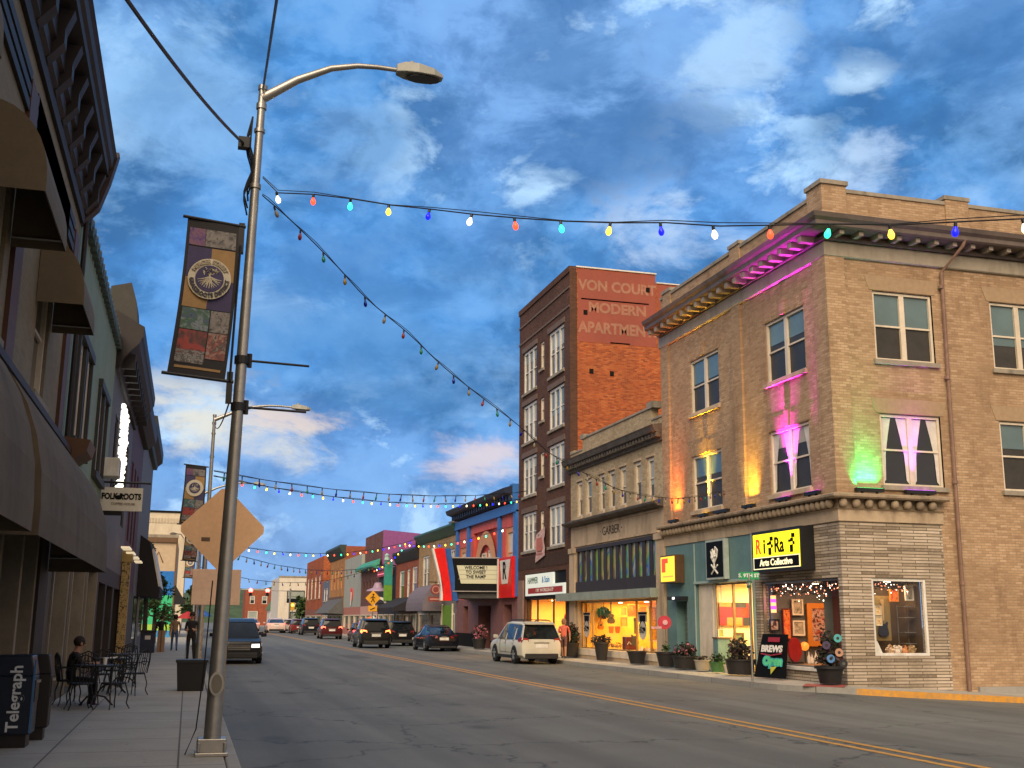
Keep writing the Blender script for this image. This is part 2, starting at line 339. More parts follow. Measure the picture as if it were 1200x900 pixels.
# right pavement: follows the kerb round the corner and falls with the side street
YC = 26.8
arc = [(KR, 420.), (KR, 60.), (KR, 33.)]+[(KR+2.7-2.7*math.cos(R(a)), 28.2-2.9*math.sin(R(a))) for a in range(0, 91, 15)]+[(20., 25.25), (26., 25.2), (60., 25.2), (90., 25.2)]
inn = [(17.0, 420.), (17., 60.), (17., 33.)]+[(17., 29.5-.25*k) for k in range(7)]+[(20., 27.2), (26., 27.2), (60., 27.2), (90., 27.2)]
zz = lambda q: SW+FALL(q[0])
mb = MB(); mk = MB(); my = MB()
for k in range(len(arc)-1):
    a, b, c, d = arc[k], arc[k+1], inn[k+1], inn[k]
    def off(q, p, n, t):   # move the kerb line inwards
        v = Vector((n[0]-p[0], n[1]-p[1])).normalized(); return (q[0]-v.y*t, q[1]+v.x*t)
    pa, pb = (arc[max(k-1, 0)], arc[k+1]), (arc[k], arc[min(k+2, len(arc)-1)])
    ai, bi = off(a, *pa, .16), off(b, *pb, .16)
    mb.q([(*ai, zz(a)), (*bi, zz(b)), (*c, zz(c)+.05), (*d, zz(d)+.05)])
    t = my if a[0] > 15.9 else mk
    t.hexa([(*a, zz(a)-.4), (*b, zz(b)-.4), (*bi, zz(b)-.4), (*ai, zz(a)-.4), (*a, zz(a)), (*b, zz(b)), (*bi, zz(b)), (*ai, zz(a))])
tag(mb.build('right_pavement', M_WALK), kind='structure'); tag(mk.build('right_kerb', M_KERB), kind='structure'); tag(my.build('yellow_kerb', M_YK), kind='structure')
mb = MB(); mb.hexa([(15.35, 26.6, SW+.0), (16.15, 25.95, SW+.0), (16.6, 26.55, SW+.02), (15.8, 27.2, SW+.02), (15.35, 26.6, SW+.006), (16.15, 25.95, SW+.006), (16.6, 26.55, SW+.028), (15.8, 27.2, SW+.028)])
tag(mb.build('tactile_paving', M_RED_PAV), kind='structure')
# patches and cracks of the asphalt
mb = MB()
for x, y, w, l in ((7.2, 52, 1.1, 5),): mb.q([(x, y, .003), (x+w, y, .003), (x+w, y+l, .003), (x, y+l, .003)])
tag(mb.build('road_patch', paint('asphalt_patch', (.085, .084, .076), .8, .2, 9)), kind='structure')
# far wooded hills
def hill(name, x0, x1, y, h, d=120, seed=1):
    rg = random.Random(seed); n, k = 60, 10; mb = MB(); secs = []
    for j in range(k):
        t = j/(k-1); row = []
        for i in range(n+1):
            s = i/n; hh = h*(math.sin(math.pi*min(1, max(0, s)))**.6)*math.sin(math.pi*t*.5)*(1+.16*math.sin(s*17+seed)+.1*math.sin(s*41))
            row.append((x0+(x1-x0)*s, y+d*t, -4+hh+rg.uniform(-.6, .9)*(t > .1)*h*.05))
        secs.append(row)
    mb.loft(secs, 0, False, False)
    return tag(mb.build(name, paint('wooded_hill', (.05, .085, .03), .95, .45, .12, bmp=.8), smooth=90), kind='structure')
hill('hills', -160, 190, 480, 24, 200, 3)
# ================================================================== sky
w = bpy.data.worlds.new('World'); SC.world = w; w.use_nodes = True; nt = w.node_tree; nt.nodes.clear()
out = N(nt, 'ShaderNodeOutputWorld'); bg = N(nt, 'ShaderNodeBackground'); L(nt, bg.outputs[0], out.inputs[0])
SUN_EL, SUN_AZ = R(38), math.atan2(-.46, -.89)    # low evening light from behind and left of the camera
sky = N(nt, 'ShaderNodeTexSky', sky_type='NISHITA'); sky.sun_disc = False; sky.sun_elevation = SUN_EL; sky.sun_rotation = SUN_AZ; sky.altitude = 800
tc = N(nt, 'ShaderNodeTexCoord'); D = tc.outputs['Generated']; sp = N(nt, 'ShaderNodeSeparateXYZ'); L(nt, D, sp.inputs[0])
def mth(op, a, b=None, c=None):
    n = N(nt, 'ShaderNodeMath', operation=op)
    for i, v in enumerate((a, b, c)):
        if v is None: continue
        if isinstance(v, (int, float)): n.inputs[i].default_value = v
        else: L(nt, v, n.inputs[i])
    return n.outputs[0]
zc = mth('MAXIMUM', sp.outputs[2], 0.); dn = mth('ADD', zc, .16)
cx = mth('DIVIDE', sp.outputs[0], dn); cy = mth('DIVIDE', sp.outputs[1], dn)
cb = N(nt, 'ShaderNodeCombineXYZ'); L(nt, cx, cb.inputs[0]); L(nt, cy, cb.inputs[1]); cb.inputs[2].default_value = SKY_SEED if 'SKY_SEED' in globals() else 3.7
UVW = N(nt, 'ShaderNodeVectorMath', operation='ADD'); L(nt, scalev(nt, D, (1, 1, 1.55)), UVW.inputs[0]); UVW.inputs[1].default_value = (4.3, 1.7, 2.1); UVW = UVW.outputs[0]
big = noise(nt, UVW, 4.2, 9, .56, .25); wisp = noise(nt, UVW, 8.5, 11, .62, .3); soft = noise(nt, UVW, 2.6, 5, .5)
nish = mixc(nt, 1., sky.outputs[0], (.11, .11, .11), 'MULTIPLY')
clear = mixc(nt, .93, nish, (.072, .270, .640))                          # blue between the clouds
col = mixc(nt, ramp(nt, big.outputs['Fac'], ((.45, 0.), (.58, 1.))), clear, (.046, .148, .335))  # slate undersides
col = mixc(nt, ramp(nt, soft.outputs['Fac'], ((.46, 0.), (.60, .8))), col, (.185, .365, .71))
mott = noise(nt, UVW, 15., 9, .62, .2)
col = mixc(nt, ramp(nt, mott.outputs['Fac'], ((.46, 0.), (.64, .5))), col, (.20, .43, .79)); col = mixc(nt, ramp(nt, mott.outputs['Fac'], ((.36, .5), (.5, 0.))), col, (.034, .130, .345))
hole = mth('MULTIPLY', ramp(nt, wisp.outputs['Fac'], ((.52, 0.), (.61, 1.))), ramp(nt, soft.outputs['Fac'], ((.43, .12), (.54, 1.))))
col = mixc(nt, mth('MULTIPLY', hole, .85), col, (.45, .68, .93))
# brighter, warmer cloud banks low over the end of the street
def blob(az, el, ra, re, hard=.75, dist=.55, sc=8.):
    """fraction of cloud bank around azimuth/elevation (degrees), ragged by noise"""
    A = mth('ARCTAN2', sp.outputs[0], sp.outputs[1]); E_ = mth('ARCSINE', sp.outputs[2])
    nz = noise(nt, scalev(nt, D, (1, 1, 2.)), sc, 10, .64, .35).outputs['Fac']
    x = mth('DIVIDE', mth('SUBTRACT', A, R(az)), R(ra)); y = mth('DIVIDE', mth('SUBTRACT', E_, R(el)), R(re))
    r = mth('SQRT', mth('ADD', mth('MULTIPLY', x, x), mth('MULTIPLY', y, y)))
    v = mth('ADD', r, mth('MULTIPLY', mth('SUBTRACT', nz, .5), dist*10))
    q = N(nt, 'ShaderNodeMapRange', interpolation_type='SMOOTHSTEP'); L(nt, v, q.inputs[0]); q.inputs[1].default_value = 1+hard*.5; q.inputs[2].default_value = 1-hard
    return q.outputs[0]
def azel(x, y):
    d = ray(x, y).normalized(); return math.degrees(math.atan2(d.x, d.y)), math.degrees(math.asin(d.z))
for (x, y, ra, re, c, f) in ((232, 487, 5.6, 1.7, (.66, .64, .56), .9), (330, 488, 3.2, .8, (.66, .56, .52), .8), (555, 532, 2.6, 1.6, (.62, .54, .58), .9),
                             (780, 265, 3.4, 2.2, (.42, .56, .78), .75), (1012, 92, 1.8, .7, (.50, .71, .92), .8), (1010, 180, 2.2, 1.6, (.46, .62, .84), .7), (160, 70, 6., 5., (.24, .47, .80), .55), (850, 70, 3., 2.6, (.45, .66, .88), .6)):
    a, e = azel(x, y); col = mixc(nt, mth('MULTIPLY', blob(a, e, ra, re), f), col, c)
for (x, y, ra, re, c, f) in ((420, 400, 9, 2.6, (.075, .235, .52), .6), (1150, 40, 6, 3.0, (.040, .145, .36), .6), (480, 470, 8, 1.1, (.07, .21, .46), .5), (650, 60, 4, 4, (.045, .15, .37), .6), (700, 170, 8, 2.4, (.04, .14, .35), .6), (450, 300, 6, 2.2, (.05, .17, .42), .5)):
    a, e = azel(x, y); col = mixc(nt, mth('MULTIPLY', blob(a, e, ra, re, .8), f), col, c)
# the sky behind the camera: broad warm afterglow in the west, pale grey overhead and in the east
bk = N(nt, 'ShaderNodeMapRange', interpolation_type='SMOOTHSTEP'); L(nt, mth('ADD', mth('MULTIPLY', sp.outputs[1], .95), mth('MULTIPLY', sp.outputs[0], .30)), bk.inputs[0]); bk.inputs[1].default_value = .15; bk.inputs[2].default_value = -.75
up_ = ramp(nt, sp.outputs[2], ((.62, 0.), (.86, 1.)))
col = mixc(nt, mth('MULTIPLY', up_, .75), col, (.36, .37, .40)); east = ramp(nt, sp.outputs[0], ((.72, 0.), (.95, 1.))); col = mixc(nt, mth('MULTIPLY', east, .85), col, (.22, .20, .18))
col = mixc(nt, mth('MULTIPLY', bk.outputs[0], .9), col, mixc(nt, mott.outputs['Fac'], (1.05, .72, .42), (.80, .60, .42)))
hz = ramp(nt, sp.outputs[2], ((.0, 1.), (.16, 0.))); col = mixc(nt, mth('MULTIPLY', hz, .45), col, (.30, .45, .68))
L(nt, col, bg.inputs[0]); bg.inputs[1].default_value = .86
sun = bpy.data.lights.new('sun', 'SUN'); sun.energy = 2.4; sun.angle = R(48); sun.color = (1., .84, .65)
so = bpy.data.objects.new('sun', sun); COL.objects.link(so)
sd = Vector((math.sin(SUN_AZ)*math.cos(SUN_EL), math.cos(SUN_AZ)*math.cos(SUN_EL), math.sin(SUN_EL))); so.rotation_euler = sd.to_track_quat('Z', 'Y').to_euler(); so.location = sd*60
# ================================================================== camera
cd = bpy.data.cameras.new('camera'); co = bpy.data.objects.new('camera', cd); COL.objects.link(co); SC.camera = co
cd.sensor_width = 36; cd.lens = FPX/1200*36; cd.clip_start = .05; cd.clip_end = 4000
co.matrix_world = Matrix((( RT.x, UP.x, -FW.x, 0), (RT.y, UP.y, -FW.y, 0), (RT.z, UP.z, -FW.z, CH), (0, 0, 0, 1)))
SC.view_settings.view_transform = 'Standard'; SC.view_settings.look = 'None'; SC.view_settings.exposure = .55; SC.view_settings.gamma = 1
# ================================================================== shared building parts
FR = Fac((XR, 0, 0), (-1, 0, 0))           # street fronts on the right (u = -Y)
FL = Fac((XL, 0, 0), (1, 0, 0))            # street fronts on the left (u = +Y)
WR = random.Random(21); M_GY = glassy('yellowed_blind_glass', (.40, .34, .22), .1, .25)
def window(par, fac, u0, u1, z0, z1, cols=2, fm=None, panes=None, sill=None, depth=.14, fw=.08, cw=.16, rail=.5, curtain=False, sill_over=.08, name='window', blind=None):
    fm = fm or M_CREAM; up, lo = panes or (M_GB, M_GD); up = WR.choice((M_GB, M_GT, M_GB, M_GY)) if up is M_GB else up; fr_ = WR.choice((.5, .5, .42, .36, .62, .25, .5)) if lo is not up else .5; mb = MB(); d0, d1 = -depth, -depth+.09
    fac.box(mb, u0+.01, u0+fw, z0, z1, d0, d1); fac.box(mb, u1-fw, u1-.01, z0, z1, d0, d1); fac.box(mb, u0+fw, u1-fw, z1-fw, z1-.01, d0, d1); fac.box(mb, u0+fw, u1-fw, z0+.01, z0+fw*.8, d0, d1)
    w = (u1-u0-2*fw-cw*(cols-1))/cols; pb = MB(); zr = z0+(z1-z0)*rail
    for k in range(cols):
        a = u0+fw+k*(w+cw); b = a+w
        if k: fac.box(mb, a-cw, a, z0+fw*.8, z1-fw, d0, d1-.004)
        if rail: fac.box(mb, a, b, zr-.025, zr+.025, d0+.01, d1-.03)
        if rail:
            zs_ = z1-fw-(z1-fw-z0)*fr_; fac.quad(pb, a, b, zs_, z1-fw, -depth+.02, 0); fac.quad(pb, a, b, z0+fw*.8, zs_, -depth+.01, 1)
        else: fac.quad(pb, a, b, z0, z1, -depth+.02, 0)
    f = mb.build(name, fm, par); pb.build('pane', [up, lo], f)
    if curtain:
        cb = MB()
        for k in range(cols):
            a = u0+fw+k*(w+cw); b = a+w; zt = z1-fw-.02; zb = z0+fw
            for s in (0, 1):
                e = a if s == 0 else b; i = 1 if s == 0 else -1; zs = [(0, .40), (.3, .26), (.6, .14), (1, .10)]
                pts = [fac.P(e, zt, -depth+.03)]+[fac.P(e+i*q*w, zt-(zt-zb)*t*.95, -depth+.03) for t, q in zs]+[fac.P(e, zb, -depth+.03)]
                cb.q(pts)
        cb.build('curtain', M_CURT, f)
    if sill:
        sb = MB(); fac.box(sb, u0-sill_over, u1+sill_over, z0-.13, z0-.003, -depth+.02, .09); sb.build('sill', sill, f)
    return f
def shell(par, fac, u0, u1, z0, z1, depth, m, holes=(), back=True, roof=M_ROOF, sides=True, roof_z=None, mr=None, rd=.22):
    """street wall with real openings, side and back walls, flat roof behind a parapet"""
    mb = MB(); fac.wall(mb, u0, u1, z0, z1, holes, rd, 0, mr)
    o = mb.build('wall', m, par); sb = MB()
    if sides:
        for u in (u0, u1): sb.q([fac.P(u, z0, 0), fac.P(u, z0, -depth), fac.P(u, z1, -depth), fac.P(u, z1, 0)])
        sb.q([fac.P(u0, z0, -depth), fac.P(u1, z0, -depth), fac.P(u1, z1, -depth), fac.P(u0, z1, -depth)])
        sb.build('side_wall', m if not isinstance(m, list) else m[0], par)
    rz = roof_z or z1-.5; rb = MB(); rb.hexa([fac.P(u0+.02, rz-.1, -.25), fac.P(u1-.02, rz-.1, -.25), fac.P(u1-.02, rz-.1, -depth+.02), fac.P(u0+.02, rz-.1, -depth+.02), fac.P(u0+.02, rz, -.25), fac.P(u1-.02, rz, -.25), fac.P(u1-.02, rz, -depth+.02), fac.P(u0+.02, rz, -depth+.02)])
    rb.build('roof', roof, par)
    return o
def room(par, fac, u0, u1, z0, z1, depth, m_wall, m_floor=None, m_back=None, lamp=None, col=(1., .62, .22), name='shop_room', d0=-.25):
    mb = MB()
    mb.q([fac.P(u0, z0, d0), fac.P(u1, z0, d0), fac.P(u1, z0, d0-depth), fac.P(u0, z0, d0-depth)], 1)
    mb.q([fac.P(u0, z1, d0), fac.P(u1, z1, d0), fac.P(u1, z1, d0-depth), fac.P(u0, z1, d0-depth)], 0)
    mb.q([fac.P(u0, z0, d0-depth), fac.P(u1, z0, d0-depth), fac.P(u1, z1, d0-depth), fac.P(u0, z1, d0-depth)], 2)
    for u in (u0, u1): mb.q([fac.P(u, z0, d0), fac.P(u, z0, d0-depth), fac.P(u, z1, d0-depth), fac.P(u, z1, d0)], 0)
    o = mb.build(name, [m_wall, m_floor or m_wall, m_back or m_wall], par)
    if lamp:
        n = max(1, round((u1-u0)/2.6))
        for k in range(n):
            la = bpy.data.lights.new('shop_lamp', 'AREA'); la.energy = lamp/n; la.color = col; la.shape = 'RECTANGLE'; la.size = (u1-u0)/n*.7; la.size_y = depth*.5
            lo = bpy.data.objects.new('shop_lamp', la); COL.objects.link(lo); lo.parent = par; lo.location = fac.P(u0+(u1-u0)*(k+.5)/n, z1-.06, d0-depth*.45)-ORG[par.name]
            fx = MB(); c = fac.P(u0+(u1-u0)*(k+.5)/n, z1-.04, d0-depth*.25); fx.disc(c, (0, 0, -1), .09, 12, 0, .03); fx.build('ceiling_lamp', emit('warm_lamp', (1., .75, .4), 9), o)
    return o
def glass(par, fac, u0, u1, z0, z1, d=-.1, mull=(), fm=None, fw=.05, name='shop_window'):
    mb = MB()
    for u in [u0+fw/2, u1-fw/2]+list(mull): fac.box(mb, u-fw/2, u+fw/2, z0, z1, d-.04, d+.04)
    fac.box(mb, u0+fw, u1-fw, z1-fw, z1, d-.035, d+.035); fac.box(mb, u0+fw, u1-fw, z0, z0+fw, d-.035, d+.035)
    f = mb.build(name, fm or M_STEEL, par); g = MB(); fac.quad(g, u0+fw, u1-fw, z0+fw, z1-fw, d); g.build('pane', M_GLASS, f); return f
def spot(par, p, q, e, col, ang=70, blend=.7, size=.05, name='wash_lamp'):
    la = bpy.data.lights.new(name, 'SPOT'); la.energy = e; la.color = col; la.spot_size = R(ang); la.spot_blend = blend; la.shadow_soft_size = size
    o = bpy.data.objects.new(name, la); COL.objects.link(o); o.parent = par; p = Vector(p)
    o.location = p-ORG[par.name]; o.rotation_euler = (Vector(p)-Vector(q)).to_track_quat('Z', 'Y').to_euler(); return o
# ================================================================== corner building (three storeys of tan brick)
BR_TAN = brickmat('tan_brick', [(.33, .205, .115), (.42, .27, .152), (.485, .322, .19), (.54, .37, .23)], (.30, .22, .14), .23, .075, .008, stain=(.15, .085, .045), stain_amt=.6)
LEDGE = brickmat('ledge_stone', [(.19, .145, .10), (.41, .33, .235), (.51, .41, .30), (.56, .46, .35), (.60, .50, .39)], (.12, .09, .06), .85, .082, .010, stain=(.12, .09, .05), stain_amt=.3, bmp=.9)
M_FRZ = paint('grey_frieze_paint', (.36, .31, .235), .6, .1, dirt=(.17, .14, .1)); M_CORN = paint('dark_cornice', (.13, .10, .085), .6, .2, dirt=(.05, .04, .035))
M_TEAL = paint('teal_panel', (.13, .235, .225), .5, .14, 1.5, dirt=(.10, .15, .13)); M_LSTONE = paint('carved_stone', (.33, .25, .165), .85, .25, 6, bmp=.5, dirt=(.06, .05, .04))
Y0, Y1 = YC, 38.45; FS = Fac((0, YC, 0), (0, -1, 0))     # side wall along the cross street (u = X)
cor = thing('corner_building', 'three storey tan brick corner building with bracketed cornice and layered stone shopfront', 'building', (XR, 32, 0))
wins = []
for zb, zt in ((5.52, 7.44), (8.96, 10.88)):
    for ya, yb in ((36.0, 33.72), (30.45, 28.12)): wins.append((-ya, -yb, zb, zt))
ledz = 5.18
mb = MB(); FR.wall(mb, -Y1, -Y0, ledz-.1, 13.9, wins); mb2 = MB()
XS = [(18.25, 20.22), (22.2, 24.15), (27.2, 29.2), (32, 34)]
swins = [(a, b, zb, zt) for a, b in XS for zb, zt in ((5.48, 7.5), (9.05, 11.08))]
disp = (17.68, 19.38, .9, 2.94)
FS.wall(mb, XR, 20.02, ledz-.1, 14., swins); FS.wall(mb, 20.02, 37, -1.2, 14., swins)
mb.q([(37, YC, -1), (37, Y1, -1), (37, Y1, 14), (37, YC, 14)]); mb.q([(XR, Y1, 4.5), (37, Y1, 4.5), (37, Y1, 14), (XR, Y1, 14)])
mb.build('wall', BR_TAN, cor)
mb = MB(); mb.box(XR+.3, 36.7, YC+.3, Y1-.05, 12.9, 13.); mb.build('roof', M_ROOF, cor)
# brick pilasters at the ends and between the windows of the street front
mb = MB()
for ya, yb in ((38.42, 37.75), (32.55, 31.95), (27.45, YC-.08)): FR.box(mb, -ya, -yb, ledz, 11.95, -.05, .075)
FS.box(mb, XR-.07, XR+.55, ledz, 11.95, -.05, .075); mb.build('pilaster', BR_TAN, cor)
for i, (a, b, zb, zt) in enumerate(wins):
    window(cor, FR, a, b, zb, zt, 2, M_CREAM, (M_GT if i > 1 else M_GB, M_SCREEN), M_TANST, curtain=(i == 1))
    mb = MB()   # flared brick arch with keystone
    um = (a+b)/2
    for k in range(9):
        t0 = -1+2*k/9+.012; t1 = -1+2*(k+1)/9-.012; w0 = (b-a)/2+.12; w1 = w0+.22; h = .42; pr = .012+(.05 if k == 4 else 0)
        mb.prism([FR.P(um+t0*w0, zt+.02, -.02), FR.P(um+t1*w0, zt+.02, -.02), FR.P(um+t1*w1, zt+h+(.08 if k == 4 else 0), -.02), FR.P(um+t0*w1, zt+h+(.08 if k == 4 else 0), -.02)], FR.n*(pr+.02))
    mb.build('lintel', BR_TAN if i != 9 else M_TANST, cor)
for i, (a, b, zb, zt) in enumerate(swins):
    window(cor, FS, a, b, zb, zt, 2, M_CREAM, (M_GB if i % 2 else M_GT, M_SCREEN) if i else (M_GD, M_GD), M_STONE, curtain=(i == 0))
    mb = MB(); um = (a+b)/2; w0 = (b-a)/2+.1
    mb.prism([FS.P(um-w0, zt+.02, -.02), FS.P(um+w0, zt+.02, -.02), FS.P(um+w0+.15, zt+.45, -.02), FS.P(um-w0-.15, zt+.45, -.02)], FS.n*.035); mb.build('lintel', paint('brick_lintel', (.36, .25, .15), .85, .12, 8, bmp=.4), cor)
# frieze, cornice with brackets, parapet
def lring(prof, name, m, x1=37., y1=Y1+.1):
    """moulding mitred round the street corner; prof = (outward d, z)"""
    mb = MB(); s1 = [(XR-d, y1, z) for d, z in prof]; s2 = [(XR-d, YC-d, z) for d, z in prof]; s3 = [(x1, YC-d, z) for d, z in prof]
    mb.loft([s1, s2, s3]); return mb.build(name, m, cor)
lring([(-.1, 11.95), (.06, 11.95), (.09, 11.98), (.09, 12.34), (.05, 12.4), (-.1, 12.4)], 'frieze', M_FRZ)
lring([(-.1, 12.41), (.16, 12.41), (.16, 12.5), (-.1, 12.5)], 'bed_mould', M_CORN)
lring([(-.1, 12.62), (.62, 12.62), (.66, 12.66), (.66, 12.78), (.74, 12.86), (.78, 12.98), (.70, 13.02), (.0, 13.06), (-.1, 13.06)], 'cornice', M_CORN)
mb = MB()
for k in range(20):
    y = Y1-.15-k*.585; FR.box(mb, -y-.1, -y+.1, 12.44, 12.615, .0, .58); 
for k in range(26):
    x = XR+.25+k*.62; FS.box(mb, x-.07, x+.07, 12.49, 12.615, .0, .52)
mb.build('bracket', paint('bracket_paint', (.30, .25, .2), .6, .15), cor)
mb = MB()
FR.box(mb, -Y1, -Y0, 13.86, 13.97, -.35, .05); FS.box(mb, XR+.76, 37, 13.95, 14.06, -.35, .04)
mb.build('coping', M_STONE, cor)
mb = MB(); mc = MB()
for y in (37.8, 32.2): FR.box(mb, -y-.35, -y+.35, 13.06, 14.0, -.3, .06); FR.box(mc, -y-.4, -y+.4, 14.0, 14.12, -.33, .1)
mb.box(XR-.06, XR+.75, YC-.06, YC+.75, 13.06, 14.14); mc.box(XR-.11, XR+.8, YC-.11, YC+.8, 14.14, 14.27)
for x in (21.3, 26.8, 32.5): FS.box(mb, x-.4, x+.4, 13.06, 14.12, -.3, .065); FS.box(mc, x-.45, x+.45, 14.12, 14.24, -.33, .09)
mb.build('parapet_pier', BR_TAN, cor); mc.build('pier_cap', M_STONE, cor)
# carved ledge above the shops
lring([(-.05, 4.46), (.04, 4.46), (.06, 4.76), (.12, 4.8), (-.05, 4.8)], 'ledge_band', M_TANST, 20.06)
lring([(-.05, 4.79), (.03, 4.79), (.03, 5.07), (-.05, 5.07)], 'ledge_back', M_LSTONE, 20.04)
lring([(-.05, 5.06), (.30, 5.06), (.34, 5.1), (.34, 5.16), (.26, 5.2), (-.05, 5.2)], 'ledge', M_LSTONE, 20.1)
mb = MB()
def egg(c, n):
    mb.lathe(c, [(.001, -.125), (.08, -.11), (.115, -.04), (.115, .04), (.09, .1), (.05, .125)], 8)
k = 0
while Y1-.12-k*.27 > YC+.1: egg((XR-.16, Y1-.12-k*.27, 4.93), 0); k += 1
k = 0
while XR+.05+k*.4 < 19.9: egg((XR+.05+k*.4, YC-.16, 4.93), 0); k += 1
mb.build('egg_moulding', M_LSTONE, cor, smooth=60)
# layered stone at ground level, wraps the corner
sh = (-31.4, -27.0, .52, 2.95)
mb = MB(); FR.wall(mb, -31.75, -YC+.0, -.3, 4.46, [sh], .3); FS.wall(mb, XR, 20.02, -.6, 4.46, [disp], .25)
mb.q([(20.02, YC, -.6), (20.02, YC+.1, -.6), (20.02, YC+.1, 4.46), (20.02, YC, 4.46)])
mb.build('stone_cladding', LEDGE, cor)
mb = MB(); FR.box(mb, -31.45, -26.98, .44, .53, -.2, .05); mb.build('shop_sill', M_WHITE, cor)
# teal shopfront of the middle unit
mb = MB()
FR.wall(mb, -Y1, -31.76, -.3, 4.46, [(-37.62, -36.72, .15, 2.46), (-36.0, -31.85, .2, 3.02)], .35)
mb.build('teal_front', M_TEAL, cor)
mb = MB(); FR.box(mb, -36.03, -35.98, .2, 4.4, .0, .03); FR.box(mb, -36.05, -31.8, 3.02, 3.1, -.05, .05); FR.box(mb, -31.8, -31.7, .15, 4.45, -.02, .05); mb.build('shopfront_trim', paint('pale_teal_trim', (.33, .42, .37), .5), cor)
mb = MB(); FR.box(mb, -35.95, -34.9, .2, 3.02, -.3, -.1); FR.box(mb, -34.87, -34.75, .2, 3.02, -.34, -.14); mb.build('pier', M_CREAM, cor)
mb = MB()
for k in range(26): FR.box(mb, -37.58, -36.76, .2+k*.086, .2+k*.086+.07, -.33, -.29)
mb.build('shutter', paint('grey_green_shutter', (.16, .19, .15), .5), cor)
YEL = paint('yellow_wall', (.80, .60, .25), .7, .08); YEL2 = paint('cream_wall', (.82, .70, .42), .7, .08); WFL = paint('wood_floor', (.35, .2, .08), .5)
room(cor, FR, -34.75, -31.85, .22, 3.0, 2.6, YEL2, WFL, None, 190, (1., .70, .30), d0=-.36)
glass(cor, FR, -34.75, -31.86, .22, 3.0, -.2, (-33.55, -32.4), paint('bronze_frame', (.28, .2, .12), .4, metal=.6))
mb = MB(); mb.box(XR+.58, XR+.72, 27.06, 28.3, .5, 2.95); mb.build('partition', paint('dark_red_wall', (.16, .05, .035), .7), cor)
room(cor, FR, -31.35, -28.3, .54, 2.93, 2.7, paint('grey_display_wall', (.15, .15, .135), .7), WFL, paint('dark_red_wall', (.16, .05, .035), .7), 58, (1., .55, .3), d0=-.31)
glass(cor, FR, -31.38, -27.02, .53, 2.94, -.12, (), M_STEEL)
room(cor, FS, disp[0]+.02, disp[1]-.02, disp[2]+.02, disp[3]-.02, 1.1, paint('brown_display_wall', (.09, .055, .03), .7), WFL, None, 20, (1., .7, .36), d0=-.26)
glass(cor, FS, disp[0], disp[1], disp[2], disp[3], -.06, (), M_WHITE, .07)
# ---- downpipe
dp = MB(); zq = FALL(20.5)
dp.tube([(21.05, YC-.62, 12.7), (21.0, YC-.55, 12.5), (20.55, YC-.1, 11.8), (20.5, YC-.09, 6), (20.47, YC-.09, .2+zq)], .055, 8)
for z in (11.3, 8.6, 5.6, 2.8): dp.tube([(20.49, YC-.1, z), (20.49, YC-.1, z+.09)], .075, 8)
dp.build('downpipe', paint('rusty_pipe', (.22, .13, .09), .6, .3, 3, dirt=(.09, .04, .03)), cor)
mb = MB(); FS.box(mb, 20.8, 37, -1.2, FALL(22)+.38, .0, .09); mb.build('plinth', M_KERB, cor)
# ---- colour-wash floodlights on the ledge
def flood(x, y, col, e, aim=(0, 0), glow=None, side=False, lab='', w=.95, tilt=.05, ang=80, lw=None):
    F = FS if side else FR; uu, zz_ = F.pt(x, y); z = 5.2
    b = thing('wash_light', lab, 'floodlight', F.P(uu, z, .2), 'colour-wash floodlights along the corner building ledge')
    mb = MB(); F.box(mb, uu-w/2, uu+w/2, z+.05, z+.15, .13, .27); mb.build('housing', M_BLACK, b)
    mb = MB(); F.box(mb, uu-w*.3, uu-w*.3+.05, z, z+.05, .17, .23); F.box(mb, uu+w*.3-.05, uu+w*.3, z, z+.05, .17, .23); mb.build('bracket', M_BLACK, b)
    if e:
        mb = MB(); F.box(mb, uu-w/2+.03, uu+w/2-.03, z+.151, z+.156, .15, .25); mb.build('lens', emit('lens_%s' % glow, col, 3), b)
        la = bpy.data.lights.new('wash_lamp', 'AREA'); la.shape = 'RECTANGLE'; la.size = lw or w*.9; la.size_y = .06; la.energy = e; la.color = col; la.spread = R(ang)
        o = bpy.data.objects.new('wash_lamp', la); COL.objects.link(o); o.parent = b; p = F.P(uu, z+.17, .2); o.location = p-ORG[b.name]
        q = F.P(uu+aim[0], z+3, .2-tilt*3+aim[1]); o.rotation_euler = (p-q).to_track_quat('Z', 'Y').to_euler()
ORA, YLW, MAG, GRN, PUR = (1., .22, .02), (1., .55, .03), (.9, .03, .9), (.0, .9, .20), (.6, .08, 1.)
flood(795, 611, ORA, 36, lab='black floodlight washing the far left wall edge orange', glow='orange', w=.7, tilt=.08, ang=60)
flood(830, 606, YLW, 26, lab='black floodlight shining yellow up the left second floor window', glow='yellow', w=.6, ang=40, lw=.2)
flood(852, 602, None, 0, lab='unlit black floodlight right of the yellow lit window')
flood(884, 597, YLW, 24, lab='black floodlight washing the brick between the windows yellow', glow='yellow', w=.7, tilt=.12, ang=60)
flood(925, 590, MAG, 75, lab='black floodlight shining magenta up the right second floor window', glow='magenta', w=.7, ang=38, lw=.2)
flood(960, 585, MAG, 26, lab='black floodlight by the corner with an added magenta beam up at the cornice', glow='magenta', w=.7, tilt=-.08, ang=22, lw=.2)  # beam added to a dark fixture so the cornice glows magenta
flood(1014, 575, GRN, 26, side=True, lab='black floodlight washing the corner brick bright green', glow='green', w=.85, tilt=.3, ang=70)
flood(1073, 577, PUR, 9, side=True, lab='black floodlight shining faint violet below the side street window', glow='violet', w=.95, ang=45, lw=.25)
